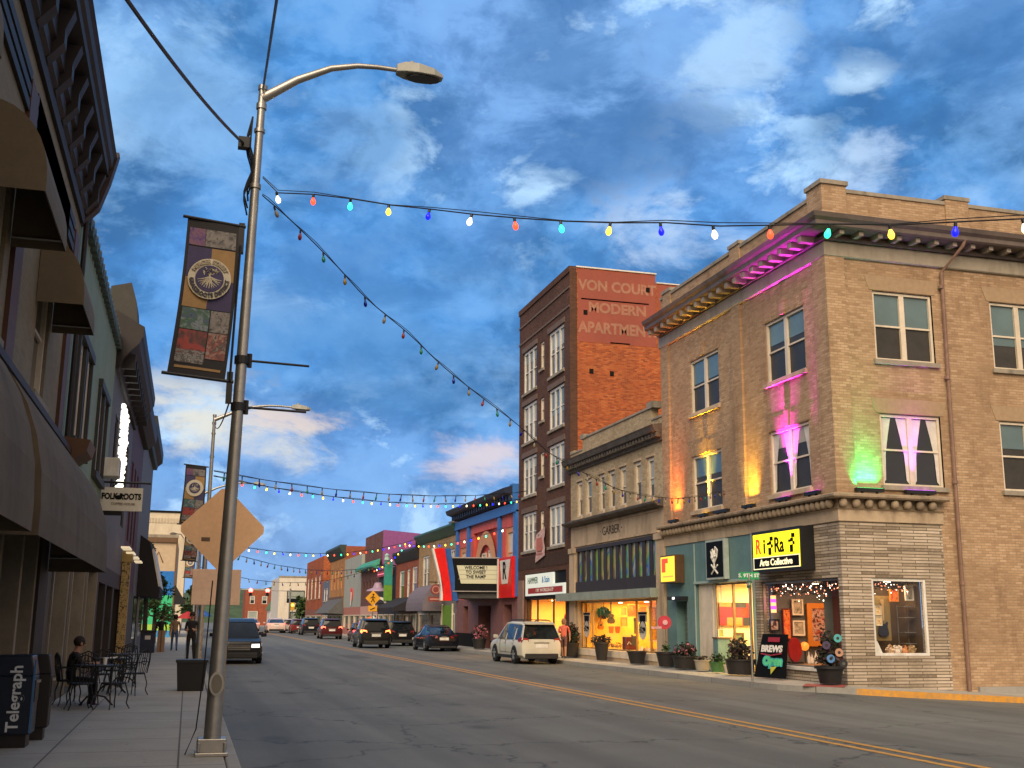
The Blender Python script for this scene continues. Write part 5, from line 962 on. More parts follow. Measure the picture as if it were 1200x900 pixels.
FL.box(mb, 15.1, 20.2, 8.05, 8.18, 0, .05); FL.box(mb, 15.1, 20.2, 8.25, 8.38, 0, .05); FL.box(mb, 15.1, 20.2, 8.45, 8.58, 0, .05); mb.build('dark_band', M_DKC, l1)
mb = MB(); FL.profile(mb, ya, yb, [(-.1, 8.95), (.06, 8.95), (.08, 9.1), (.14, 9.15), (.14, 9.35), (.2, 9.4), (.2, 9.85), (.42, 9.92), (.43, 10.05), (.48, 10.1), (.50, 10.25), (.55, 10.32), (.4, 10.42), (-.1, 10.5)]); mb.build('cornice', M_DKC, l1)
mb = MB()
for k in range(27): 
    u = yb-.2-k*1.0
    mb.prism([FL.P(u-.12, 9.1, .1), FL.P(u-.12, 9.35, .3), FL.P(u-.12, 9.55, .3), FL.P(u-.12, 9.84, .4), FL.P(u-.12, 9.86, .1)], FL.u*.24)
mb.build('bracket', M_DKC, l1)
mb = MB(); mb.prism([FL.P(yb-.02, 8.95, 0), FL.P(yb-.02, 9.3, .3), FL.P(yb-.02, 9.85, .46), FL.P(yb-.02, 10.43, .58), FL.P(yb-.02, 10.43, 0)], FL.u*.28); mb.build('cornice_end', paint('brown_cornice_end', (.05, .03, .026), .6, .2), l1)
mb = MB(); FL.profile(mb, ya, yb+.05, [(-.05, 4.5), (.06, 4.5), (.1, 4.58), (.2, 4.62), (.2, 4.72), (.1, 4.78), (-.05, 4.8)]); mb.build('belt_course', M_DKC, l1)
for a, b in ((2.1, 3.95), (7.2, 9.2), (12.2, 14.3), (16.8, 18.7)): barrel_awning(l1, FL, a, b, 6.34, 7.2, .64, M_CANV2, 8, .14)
barrel_awning(l1, FL, 11.7, 21.2, 2.78, 4.42, .95, M_CANV, 7, .26)
barrel_awning(l1, FL, .2, 11.2, 2.78, 4.42, .95, M_CANV, 7, .26)
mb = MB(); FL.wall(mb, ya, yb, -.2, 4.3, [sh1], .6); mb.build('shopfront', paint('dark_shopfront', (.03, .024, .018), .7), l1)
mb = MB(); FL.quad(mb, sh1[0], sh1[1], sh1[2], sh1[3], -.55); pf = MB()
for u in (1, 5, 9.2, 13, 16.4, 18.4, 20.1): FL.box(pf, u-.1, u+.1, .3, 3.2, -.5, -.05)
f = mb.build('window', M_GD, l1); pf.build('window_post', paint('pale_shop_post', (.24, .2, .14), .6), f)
# --- pale green building
l2 = thing('pale_green_building', 'pale green rendered two storey building with narrow paired windows left of the street', 'building', (XL, 27, 0)); ya, yb = 21.32, 32.5
M_GRN = paint('pale_green_render', (.21, .275, .19), .75, .1, .8, dirt=(.16, .21, .14))
ws = [(22.75, 23.85), (24.25, 25.4), (28.0, 29.1), (29.4, 30.5)]; hol = [(a, b, 5.15, 7.15) for a, b in ws]
shell(l2, FL, ya, yb, 3.4, 9.3, 15, M_GRN, hol, roof_z=8.8)
for h in hol: window(l2, FL, *h, 1, M_CREAM, (M_CURT, M_GD), None, fw=.16, depth=.1)
mb = MB()
for a, b in ((22.6, 25.5), (27.9, 30.6)): FL.box(mb, a-.05, b+.05, 7.16, 7.34, 0, .1); FL.box(mb, a-.05, b+.05, 4.98, 5.14, 0, .12); 
for a, b, c, d in [h for h in hol]: FL.box(mb, a-.14, a, c, d, -.02, .07); FL.box(mb, b, b+.12, c, d, -.02, .07)
mb.build('window_surround', paint('dark_window_trim', (.035, .035, .03), .6), l2)
mb = MB(); FL.box(mb, ya, yb, 9.3, 9.45, -.3, .1)
for k in range(23): FL.box(mb, ya+.1+k*.49, ya+.35+k*.49, 9.1+.0, 9.29, 0, .13); FL.box(mb, ya+.15+k*.49, ya+.3+k*.49, 9.45, 9.6, -.2, .08)
mb.build('parapet_trim', paint('dark_green_trim', (.05, .075, .065), .6), l2)
shop_h = [(21.9, 24.6, .4, 2.9), (25.3, 28.2, .2, 2.9), (28.9, 31.9, .4, 2.9)]
mb = MB(); FL.wall(mb, ya, yb, -.2, 3.4, shop_h, .5); mb.build('shopfront', paint('dim_shopfront', (.09, .075, .055), .7), l2)
mb = MB(); pf = MB()
for h in shop_h: FL.quad(mb, *h, -.45); FL.box(pf, h[0], h[0]+.14, h[2], h[3], -.3, .04); FL.box(pf, h[1]-.14, h[1], h[2], h[3], -.3, .04)
f = mb.build('window', M_GD, l2); pf.build('window_post', paint('pale_shop_post', (.24, .2, .14)), f)
mb = MB(); FL.profile(mb, 21.4, 22.6, [(0, 4.4), (.45, 4.7), (.5, 4.9), (0, 4.95)]); mb.build('bracket_box', paint('brown_box', (.12, .06, .03), .6), l2)
mb = MB(); mb.tube([FL.P(21.55, 9.2, .08), FL.P(21.55, 4.9, .08)], .05, 7); mb.build('downpipe', M_DKC, l2)
# --- dark corniced building
l3 = thing('dark_cornice_building', 'grey building with a deep black box cornice next to the pale green one', 'building', (XL, 38, 0)); ya, yb = 32.52, 43.6
M_GRYW = paint('mid_grey_render', (.13, .12, .115), .7, .15); hol = [(34.2, 35.5, 4.8, 7.6), (36.2, 39.6, 5.2, 8.3), (40.3, 41.8, 4.8, 7.6)]
shell(l3, FL, ya, yb, 3.2, 9.2, 15, M_GRYW, hol)
for h in hol: window(l3, FL, *h, 1, M_DKC, (M_GD, M_GD), None, fw=.1)
mb = MB(); FL.profile(mb, ya, yb, [(-.1, 8.6), (.1, 8.6), (.2, 8.9), (.35, 9.1), (.58, 9.35), (.64, 9.5), (.68, 9.55), (.7, 9.85), (.6, 9.9), (-.1, 10.3)]); mb.build('cornice', M_DKC, l3)
mb = MB()
for k in range(11): FL.box(mb, ya+.4+k*1.0, ya+.6+k*1.0, 8.7, 9.12, .1, .5)
mb.build('bracket', M_DKC, l3)
mb = MB(); mb.prism([FL.P(32.6, 9.9, -.3), FL.P(32.6, 11.0, -.3), FL.P(32.6, 11.15, .25), FL.P(32.6, 10.6, .42), FL.P(32.6, 9.9, .5)], FL.u*1.6); mb.build('gable_block', paint('dim_block', (.045, .042, .036), .7), l3)
hs = [(33, 35.6, .2, 2.7), (36.2, 39, .2, 2.7), (39.8, 43, .2, 2.7)]
mb = MB(); FL.wall(mb, ya, yb, -.2, 3.2, hs, .5); mb.build('shopfront', paint('brown_black_front', (.035, .025, .02), .7), l3)
mb = MB()
for h in hs: FL.quad(mb, *h, -.45)
mb.build('window', M_GD, l3)
t = thing('window_glints', 'tall strip of glowing white dots standing for the sky reflected in the upper window of the black corniced building', 'window reflection', FL.P(37.4, 4.9, -.1)); rg = random.Random(4); mb = MB(); mw = MB()  # glowing dots and wires added in place of sky reflected in this window
for k in range(5): mw.tube([FL.P(36.6+k*.6, 5.3, .02), FL.P(36.6+k*.6, 8.3, .02)], .008, 4)
for k in range(100): mb.ball(FL.P(36.6+(k % 5)*.6+rg.uniform(-.08, .08), 5.4+(k//5)*.148+rg.uniform(-.03, .03), .04), rg.uniform(.05, .10), 5)
mb.build('tiny_glow_dot', emit('reflection_glow', (1., .97, .88), 1.3), t); mw.build('wire', M_BLACK, t)
t = thing('gold_column', 'narrow gold and black scroll patterned column beside the shop doors on the left', 'column', FL.P(43.1, .15, .2))
mb = MB(); FL.box(mb, 42.85, 43.35, .15, 3.7, .02, .3); mb.build('shaft', blotch('gold_scroll', [(.05, .035, .015), (.06, .04, .02), (.45, .3, .1), (.5, .36, .14), (.05, .035, .015), (.4, .27, .09)], 9), t); mb = MB(); FL.box(mb, 42.8, 43.4, 3.7, 4.1, 0, .36); FL.box(mb, 42.82, 43.38, .1, .3, 0, .34); mb.build('capital', paint('gold', (.4, .28, .1), .4, metal=.4), t)
# --- maroon windows, grey end building
l4 = thing('maroon_building', 'narrow maroon fronted building between the two dark corniced ones', 'building', (XL, 48, 0)); ya, yb = 43.62, 53.
hol = [(44.6, 45.8, 4.6, 7.6), (46.9, 48.1, 4.6, 7.6), (49.2, 50.4, 4.6, 7.6)]; shell(l4, FL, ya, yb, -.2, 9.6, 15, paint('maroon_front', (.10, .035, .035), .7, .15), hol)
for h in hol: window(l4, FL, *h, 1, M_BRPIL, (M_GD, M_GD), None, fw=.1)
mb = MB(); FL.profile(mb, ya, yb, [(-.1, 9.2), (.2, 9.2), (.5, 9.5), (.55, 9.9), (-.1, 10.)]); mb.build('cornice', M_DKC, l4)
mb = MB(); FL.box(mb, ya+.2, yb-.2, .2, 2.8, .0, .04); mb.build('shopfront', paint('grey_brick_front', (.10, .09, .075), .8, .2), l4)
l5 = thing('grey_end_building', 'grey building with black cornice, dark awning and teal door ending the left row', 'building', (XL, 60, 0)); ya, yb = 53.02, 66.
shell(l5, FL, ya, yb, -.2, 10.5, 15, paint('end_grey_render', (.15, .145, .135), .7, .1), [])
mb = MB(); FL.profile(mb, ya, yb, [(-.1, 9.9), (.2, 9.9), (.25, 10.1), (.48, 10.3), (.5, 10.8), (-.1, 10.9)]); mb.build('cornice', M_DKC, l5)
mb = MB(); FL.box(mb, 57.2, 59.4, .15, 2.9, .0, .06); mb.build('door', paint('dark_teal_door', (.02, .06, .065), .4), l5)
mb = MB(); FL.box(mb, 54, 56.8, .8, 2.7, .0, .03); FL.box(mb, 60.2, 65, .8, 2.7, .0, .03); mb.build('street_window', M_GD, l5)
mb = MB(); mb.prism([FL.P(56.5, 2.75, 0), FL.P(56.5, 2.7, 1.0), FL.P(56.5, 3.0, 1.05), FL.P(56.5, 5.3, .45), FL.P(56.5, 5.6, 0)], FL.u*7); o = mb.build('awning', paint('black_awning', (.018, .016, .018), .75), l5)
mb = MB(); mb.prism([FL.P(56.48, 3.2, .97), FL.P(56.48, 4.9, .56), FL.P(56.48, 5.0, .63), FL.P(56.48, 3.2, 1.05)], FL.u*7.04); mb.build('white_stripe', M_WHITE, o)
# --- blade sign with bracket
t = thing('hanging_sign', 'white hanging sign lettered FOLK ROOTS on a black bracket over the left pavement', 'shop sign', FL.P(31, 4.4, .5)); FSG = Fac((0, 31, 0), (0, -1, 0))
mb = MB(); mb.tube([(XL, 31, 5.22), (XL+1.25, 31, 5.22)], .03, 7); mb.tube([(XL+.3, 31, 5.22), (XL+.3, 31, 5.08)], .015, 5); mb.tube([(XL+.9, 31, 5.22), (XL+.9, 31, 5.08)], .015, 5); mb.tube([(XL, 31, 4.8), (XL+.4, 31, 5.2)], .02, 6); mb.build('sign_arm', M_BLACK, t)
mb = MB(); FSG.box(mb, XL+.02, XL+1.06, 4.47, 5.08, 0, .06); mb.build('board', paint('sign_offwhite', (.62, .58, .48), .6, .06), t)
text('FOLK ROOTS', FSG, XL+.53, 4.84, .215, EBK, t, d=.066, sx=.76, off=.009); text('COFFEE HOUSE', FSG, XL+.58, 4.65, .09, M_WOOD, t, d=.066, sx=.95)
guitar_s = MB(); guitar_s.disc(FSG.P(XL+.46, 4.82, .064), FSG.n, .09, 14, 0, .006, .06); FSG.box(guitar_s, XL+.48, XL+.62, 4.85, 4.9, .064, .07); guitar_s.build('emblem', EBK, t)
mb = MB(); FSG.box(mb, XL, XL+.5, 4.45, 5.1, -1.2, -1.1); tag(mb.build('dark_sign_board', M_DKC), 'dark blank sign board just behind the white hanging sign', 'sign')
for k in range(4):
    mb = MB(); FL.box(mb, 39+k*3.2, 40.6+k*3.2, 3.98, 4.03, .15, .42); tag(mb.build('strip_lamp', emit('soft_strip', (1., .8, .5), .45)), ('nearest', 'second nearest', 'third nearest', 'farthest')[k]+' of four short strip lamps under the black cornices on the left', 'strip lamp', 'strip lamps along the left fronts')
t = thing('ac_unit', 'white window air conditioner on the pale green wall', 'air conditioner', FL.P(31.3, 5.2, .2)); mb = MB(); FL.box(mb, 31.2, 31.9, 5.4, 5.9, .0, .4); mb.build('case', M_WHITE, t, bevel=.02); mb = MB()
for k in range(6): FL.box(mb, 31.28, 31.82, 5.44+k*.07, 5.475+k*.07, .401, .41)
mb.build('grille', M_STEEL, t)
# ---- mural building and tall white building past the gap
mur = block('mural_building', 'low building whose side wall is painted beige, blue and green behind the tree', -7.5, -1.25, 100, 118, 8.4, paint('beige_wall', (.52, .40, .27), .8, .1))
FU = Fac((0, 100, 0), (0, -1, 0))
for nm, z0, z1, c in (('blue_band', 3.6, 5.6, (.01, .16, .52)), ('green_band', 1.2, 3.59, (.04, .50, .22)), ('lime_band', .7, 1.19, (.35, .62, .08)), ('low_blue_band', .1, .69, (.03, .25, .55))):
    mb = MB(); FU.box(mb, -7.45, -1.3, z0, z1, .0, .02); mb.build(nm, paint('mural_'+nm, c, .6, .1), mur)
mb = MB(); FU.box(mb, -4.9, -1.3, 8.0, 8.38, 0, .2); FU.box(mb, -1.32, -1.2, 0, 8.4, -.3, .12); mb.build('brown_trim', M_WOOD, mur)
mb = MB(); mb.prism([(-1.25, 99.9, 2.9), (-.3, 99.9, 2.9), (-.3, 99.9, 3.1), (-1.25, 99.9, 4.6)], (0, 6, 0)); mb.build('awning', M_BLACK, mur)
mb = MB(); mb.tube([FU.P(-3.1, 6.4, .02), FU.P(-2.7, 7.2, .02), FU.P(-2.3, 6.3, .02)], .05, 5); mb.tube([FU.P(-3.6, 6.6, .02), FU.P(-3.3, 7.0, .02), FU.P(-3.1, 6.5, .02)], .04, 5); mb.build('wall_mark', M_WOOD, mur)
wht = block('tall_white_building', 'tall white brick building with dentil band far down the left side', -12, -.75, 150, 175, 14.9, paint('white_brick', (.62, .54, .40), .8, .1, .6, dirt=(.45, .36, .25)), [(-3.2, -2.2, 10.0, 12.0), (-3.2, -2.2, 6, 8)], paint('shut_window', (.45, .37, .27), .7), M_DARK)
FV = Fac((0, 150, 0), (0, -1, 0)); mb = MB()
for k in range(30): FV.box(mb, -11.8+k*.37, -11.6+k*.37, 13.6, 14.2, 0, .1)
mb.build('dentil_band', paint('white_dentil', (.5, .43, .32), .8), wht)
t = thing('wall_light', 'small cobra head lamp on an arm from the tall white building', 'lamp', (-1.4, 149, 11.6)); mb = MB(); mb.tube([(-1.2, 149.9, 11.8), (-1.5, 148.5, 12.1), (-2.2, 147.9, 12.1)], .07, 6); mb.build('lamp_arm', M_STEEL, t); mb = MB(); mb.lathe((-2.4, 147.9, 11.95), [(.05, 0), (.4, .05), (.45, .2), (.1, .35)], 10); mb.build('lamp_head', M_STEEL, t)
# ---- trees in the gap
def tree(name, label, x, y, h, r, n, seed, mats, tr=.16, z0=.15, ls=.22, base=.35, group=None):
    rg = random.Random(seed); t = thing(name, label, 'tree', (x, y, z0), group); mb = MB(); cl = []
    mb.tube([(x, y, z0), (x+rg.uniform(-.1, .1), y, z0+h*.4), (x+rg.uniform(-.15, .15), y, z0+h*.92)], [tr, tr*.75, tr*.2], 8)
    for k in range(12):
        a = rg.uniform(0, 6.28); zc_ = z0+h*(base+.6*k/12); rr = r*(1-.75*(k/12))*rg.uniform(.55, 1.0); e = (x+math.cos(a)*rr*.7, y+math.sin(a)*rr*.7, zc_+rr*.25)
        mb.tube([(x, y, zc_-.1), ((x+e[0])/2, (y+e[1])/2, zc_), e], [tr*.4, tr*.25, .02], 5); cl.append((e, rr))
    mb.build('trunk', M_BARK, t); lb_ = MB()
    for (e, rr) in cl: lb_.leaves(e, (rr*.62, rr*.62, rr*.5), n//12, ls, rg, 3, .15)
    lb_.build('crown', mats, t); return t
tree('pine_tree', 'dark spreading evergreen in the gap beside the grey end building', -2.35, 70, 6.3, 1.45, 1700, 3, [M_LEAF[1], M_LEAF[1], M_LEAF[0]], ls=.16)
tree('leafy_tree', 'lower yellow green leafy tree in front of the painted mural wall', -2.0, 76, 3.9, 1.6, 1300, 9, [M_LEAF[2], M_LEAF[0], M_LEAF[2]], ls=.14, base=.3)
tree('street_tree', 'small round street tree beyond the two walkers', .2, 130, 5.4, 1.7, 700, 12, [M_LEAF[0], M_LEAF[1], M_LEAF[2]], ls=.3)
tree('street_tree', 'bushy green tree on the corner in front of the white flat roofed building', 17.6, 190, 5.4, 2.3, 900, 15, [M_LEAF[0], M_LEAF[1], M_LEAF[2]], ls=.35)
tree('street_tree', 'green tree beside the low dark green shop far down the right side', 20.4, 195, 7.2, 2.6, 900, 19, [M_LEAF[0], M_LEAF[1], M_LEAF[1]], ls=.35)
# ================================================================== lamp posts, banners, signs, wires
PB = Vector((.37, 14.4, SW))
def lean(z, p0=PB, k=.018): return Vector((p0.x+(z-SW)*k, p0.y, z))
def lamp_post(label, p0, h, arm, reach, k=.018, near=False):
    t = thing('street_lamp', label, 'street lamp', p0, 'street lamps along the left kerb'); P_ = lambda z: Vector((p0.x+(z-p0.z)*k, p0.y, z))
    mb = MB(); mb.tube([P_(p0.z+.12), P_(h*.5), P_(h)], [.102, .072, .051], 20); mb.build('pole', M_STEEL, t, smooth=60)
    mb = MB(); mb.tube([P_(h-.001), P_(h+.06)], [.064, .064], 16); mb.tube([P_(h-.28), P_(h-.2)], .070, 16); mb.tube([P_(h-.62), P_(h-.57)], .072, 16); mb.tube([P_(h-1.42), P_(h-1.36)], .076, 16); mb.build('band', M_STEEL, t, smooth=40)
    mb = MB(); b = P_(p0.z)
    mb.box(b.x-.19, b.x+.19, b.y-.19, b.y+.19, b.z, b.z+.045); mb.box(b.x-.165, b.x+.165, b.y-.165, b.y+.165, b.z+.045, b.z+.2)
    for i in (-1, 1):
        for j in (-1, 1): mb.tube([(b.x+i*.15, b.y+j*.172, b.z+.05), (b.x+i*.15, b.y+j*.172, b.z+.16)], .022, 8)
    mb.build('base', M_STEEL, t, bevel=.012)
    if near:
        mb = MB(); mb.disc(P_(.98)+Vector((0, -.10, 0)), (0, -1, 0), .085, 24, 0, .02, .14); o = mb.build('hand_hole', M_STEEL, t); mb = MB(); mb.disc(P_(.98)+Vector((0, -.121, 0)), (0, -1, 0), .062, 24, 0, .006, .11); mb.build('cover', paint('dull_cover', (.16, .145, .12), .5, metal=.5), o)
    a0 = P_(h-.12); tip = Vector((p0.x+reach[0], p0.y+reach[1], reach[2])); q = [a0]+[a0.lerp(tip, s)+Vector((0, 0, .42*math.sin(math.pi*s)*.55+.0)) for s in (.25, .5, .7, .85)]+[tip]
    mb = MB(); mb.tube(q, [.07, .056, .045, .038, .034, .032], 12); mb.build('arm', M_STEEL, t, smooth=60)
    d = Vector((1, (reach[1])/max(.1, reach[0])*.3, -.02)).normalized(); mb = MB(); s = d.cross(Vector((0, 0, 1))).normalized(); secs = []
    for u, w_, z0, z1 in ((0, .07, -.05, .07), (.12, .13, -.06, .1), (.3, .17, -.07, .09), (.52, .155, -.07, .05), (.66, .06, -.05, .01)):
        c = tip+d*u; secs.append([c-s*w_+Vector((0, 0, z0)), c+s*w_+Vector((0, 0, z0)), c+s*w_*.8+Vector((0, 0, z1)), c-s*w_*.8+Vector((0, 0, z1))])
    mb.loft(secs); c = tip+d*.22+Vector((0, 0, .09)); mb.tube([c, c+Vector((0, 0, .07))], .04, 10); hd = mb.build('luminaire', paint('lamp_grey', (.30, .30, .26), .5, .1), t, bevel=.02)
    mb = MB(); c = tip+d*.4+Vector((0, 0, -.075)); mb.disc(c-d*.02, (0, 0, -1), .125, 20, 0, .012, .24); mb.build('lens', paint('unlit_lens', (.02, .022, .028), .2), hd)
    return t, P_
lp, P1 = lamp_post('tall steel street lamp in front, carrying the big dark district banner', PB, 8.75, None, (1.95, -.1, 9.27), near=True)
mb = MB()
for z in (4.99, 4.38): q = P1(z); mb.tube([q+Vector((.1, 0, 0)), q+Vector((.86, .02, -.015))], .016, 8); mb.tube([q+Vector((.1, -.0, -.09)), q+Vector((.1, 0, .09))], .03, 8); mb.tube([q+Vector((0, 0, -.05)), q+Vector((0, 0, .05))], .092, 16)
mb.build('spare_banner_bar', M_BLACK, lp)
mb = MB(); q = P1(8.2)
for k in range(4):
    pts = [q+Vector((-.11-.05*math.sin(j*.9+k), -.06*k+.1, -j*.13-.1*k)) for j in range(7)]; mb.tube([q+Vector((-.1, 0, .15))]+pts+[q+Vector((-.1, 0, -.95-.1*k))], .012, 5)
mb.box(q.x-.27, q.x-.1, q.y-.06, q.y+.06, q.z-.32, q.z-.17); mb.build('cable_splice', M_BLACK, lp)
mb = MB()
for z in (6.62, 4.62): q = P1(z); mb.box(q.x-.165, q.x-.09, q.y-.05, q.y+.05, z-.2, z+.2)
mb.tube([P1(6.5)+Vector((-.13, -.06, 0)), P1(4.7)+Vector((-.13, -.06, 0))], .018, 6); mb.build('banner_clamp', M_BLACK, lp)
def dblotch(name, cols, sc=6.): return blotch(name, [mul(c, .62) for c in cols], sc)
def banner(label, P_, zt, zb, w_, y, group='district banners on the lamp posts', detail=True):
    c = P_((zt+zb)/2); F = Fac((0, y, 0), (0, -1, 0)); t = thing('street_banner', label, 'banner', (c.x-w_/2, y, zb), group)
    X = lambda s, v: P_(zb+(zt-zb)*v).x-.16-w_*(1-s)+.03*math.sin(v*3)-(1-v)*.03-(1-v)*(1-s)*.05      # slight wave and lean
    Yv = lambda s, v: y-.012*math.sin(s*4+v*5); Zv = lambda s, v: zb+(zt-zb)*v+(1-s)*.05
    def patch(name, s0, s1, v0, v1, m, d, nn=6):
        mb = MB(); mb.loft([[(X(s0+(s1-s0)*i/nn, v0+(v1-v0)*j/nn), Yv(s0+(s1-s0)*i/nn, v0+(v1-v0)*j/nn)-d, Zv(s0+(s1-s0)*i/nn, v0+(v1-v0)*j/nn)) for j in range(nn+1)] for i in range(nn+1)], 0, False, False); return mb.build(name, m, t)
    patch('cloth', 0, 1, 0, 1, paint('banner_black', (.022, .02, .022), .7), 0, 12)
    BLU = paint('banner_navy', (.06, .05, .12), .7); TAN = paint('banner_ochre', (.36, .22, .09), .7)
    patch('navy_quarter', .06, .5, .62, .82, BLU, .006); patch('ochre_quarter', .5, .94, .62, .82, TAN, .006); patch('ochre_quarter', .06, .5, .43, .62, TAN, .006); patch('navy_quarter', .5, .94, .43, .62, BLU, .006)
    P1_ = dblotch('banner_photo_blue', [(.02, .03, .06), (.08, .14, .25), (.05, .16, .08), (.3, .36, .42), (.03, .03, .05)], 6); P2_ = dblotch('banner_photo_grey', [(.03, .03, .035), (.2, .18, .17), (.4, .36, .33), (.05, .04, .04)], 10); P3_ = dblotch('banner_photo_red', [(.4, .03, .03), (.5, .05, .04), (.06, .03, .03), (.3, .03, .03)], 4); P4_ = dblotch('banner_photo_violet', [(.06, .03, .14), (.2, .08, .3), (.35, .15, .2), (.03, .02, .06)], 10)
    for s0, s1, v0, v1, m in ((.06, .36, .83, .94, P4_), (.37, .94, .83, .94, P2_), (.08, .58, .29, .425, P1_), (.6, .94, .29, .425, P2_), (.08, .58, .14, .285, P3_), (.6, .94, .12, .285, dblotch('banner_photo_people', [(.05, .04, .04), (.45, .36, .3), (.4, .1, .07), (.1, .06, .06), (.5, .42, .36)], 9)), (.08, .58, .08, .16, dblotch('banner_photo_crowd', [(.03, .03, .03), (.4, .38, .36), (.06, .05, .05), (.5, .47, .42)], 18))): patch('photo', s0, s1, v0, v1, m, .008)
    patch('caption', .1, .9, .045, .06, TAN, .008)
    ux, uz = X(.5, .62), Zv(.5, .62); rad = w_*.41; SEAL = paint('seal_cream', (.60, .54, .40), .6)
    mb = MB(); mb.disc((ux, y-.03, uz), (0, -1, 0), rad, 32, 0, .003); mb.build('seal', SEAL, t)
    mb = MB(); mb.disc((ux, y-.035, uz), (0, -1, 0), rad*.66, 28, 0, .003); mb.build('seal_disc', BLU, t)
    mb = MB(); rg = random.Random(1)
    for k in range(13):
        a = R(-165+k*12.5); e = Vector((ux+rad*.58*math.cos(a), y-.04, uz+rad*.08+rad*.62*math.sin(a)*.9)); mb.tube([(ux, y-.04, uz+.02), ((ux+e.x)/2+rg.uniform(-.02, .02), y-.04, (uz+e.z)/2), e], [.012, .008, .004], 4)
    mb.tube([(ux, y-.04, uz), (ux, y-.04, uz+rad*.22)], .014, 5); mb.leaves((ux, y-.04, uz+rad*.36), (rad*.42, .004, rad*.2), 60, .022, rg)
    mb.build('root_emblem', SEAL, t)
    if detail:
        text('GRASSROOTS DISTRICT', F, ux, uz, rad*.27, paint('seal_dark', (.05, .045, .06), .6), t, d=-y+y+.045, curve=(rad*.83, -1), sx=.9, off=.003)
        text('MERCER STREET', F, ux, uz, rad*.27, paint('seal_faded', (.40, .34, .24), .6), t, d=.045, curve=(rad*.83, 1), sx=.95, off=.003)
    mb = MB()
    for v in (1.0, 0.0): a, b = Vector((X(-.09, v), y, Zv(-.09, v)+.005)), Vector((P_(Zv(1, v)).x-.08, y, Zv(1, v)-.01)); mb.tube([a, b], .022, 8)
    mb.build('banner_bar', M_BLACK, t); return t
banner('large dark street banner with a round tree roots seal on the nearest lamp post', P1, 6.78, 4.7, .66, 14.36)
p2, p3, p4 = Vector((.42, 39, SW)), Vector((.42, 63, SW)), Vector((.42, 90, SW))
lp2, P2 = lamp_post('second street lamp, its top showing left of the nearest steel post', p2, 8.5, None, (2.6, -.1, 8.95), .004)
lp3, P3 = lamp_post('third street lamp, mostly hidden behind the orange road sign', p3, 8.5, None, (2.6, -.1, 9.0), .002)
lp4, P4 = lamp_post('fourth and farthest street lamp down the left kerb', p4, 8.5, None, (2.6, -.1, 9.), .002)
banner('second dark banner with round seal just left of the orange diamond sign', P2, 6.75, 4.75, .68, 38.95, detail=False)
banner('third dark banner with round seal low beside the orange sign', P3, 6.6, 4.7, .68, 62.95, detail=False)
banner('farthest small dark banner with round seal below the third one', P4, 6.6, 4.7, .7, 89.95, detail=False)
# orange road sign seen from behind
OSG = paint('orange_sign_back', (.95, .58, .31), .6, .07, 2., dirt=(.88, .48, .23)); OSG2 = paint('orange_plate_back', (.92, .62, .42), .6, .08, 2.)
t = thing('road_sign', 'back of an orange diamond road sign above a square plate behind the lamp post', 'road sign', (.37, 18.0, SW)); F18 = Fac((0, 18.0, 0), (0, -1, 0))
u, z = F18.pt(261, 620); hw = .64; k = math.sqrt(.5); pts = []
for a in range(4):
    for da in (-5, 0, 5): r_ = hw*(1 if da == 0 else .99); pts.append(F18.P(u+r_*math.sin(R(90*a+da))*(.985 if da else .98), z+r_*math.cos(R(90*a+da))*(.985 if da else .98), 0))
mb = MB(); mb.prism(pts, F18.n*-.02); mb.build('diamond_panel', OSG, t)
u2, z2 = F18.pt(253.5, 688); mb = MB(); F18.box(mb, u2-.36, u2+.36, z2-.27, z2+.27, -.02, 0); mb.build('square_panel', OSG2, t, bevel=.008)
mb = MB(); mb.tube([(u+.02, 18.06, SW), (u+.02, 18.06, z+.5)], .035, 8); mb.build('post', M_STEEL, t); mb = MB(); uq, zq_ = F18.pt(241, 632); F18.box(mb, uq-.065, uq+.065, zq_-.03, zq_+.03, 0, .004); mb.build('maker_label', paint('label_brown', (.16, .1, .06), .6), t)
# overhead cables
def sag(a, b, s, n=24): a, b = Vector(a), Vector(b); return [a.lerp(b, i/n)-Vector((0, 0, 4*s*(i/n)*(1-i/n))) for i in range(n+1)]
mb = MB(); e = PY(196, 10, 9.5); mb.tube(sag(P1(8.2)+Vector((-.2, 0, -.25)), e+(e-P1(8.0)).normalized()*6, .25), .02, 6); tag(mb.build('overhead_cable', M_BLACK), 'thick black cable from the lamp post rising to the upper left', 'cable')
mb = MB(); e = PY(323, 2, 10.0); mb.tube(sag(P1(8.75), e+(e-P1(8.75)).normalized()*9, .1), .015, 6); tag(mb.build('overhead_cable', M_BLACK), 'twisted black cable running straight up from the top of the lamp post', 'cable')
mb = MB(); mb.tube(sag(P1(4.5)+Vector((-.1, .1, 0)), P2(8.3), .3), .012, 5); tag(mb.build('overhead_cable', M_BLACK), 'thin cable dropping from the big banner to the second lamp post', 'cable')
mb = MB(); mb.tube([P1(2.2)+Vector((-.14, 0, 0)), P1(1.1)+Vector((-.16, 0, 0)), (PB.x-.19, PB.y, .45), (PB.x-.3, PB.y, SW+.01)], .008, 5); tag(mb.build('ground_cable', M_BLACK), 'thin ground cable down the left of the lamp post base', 'cable')
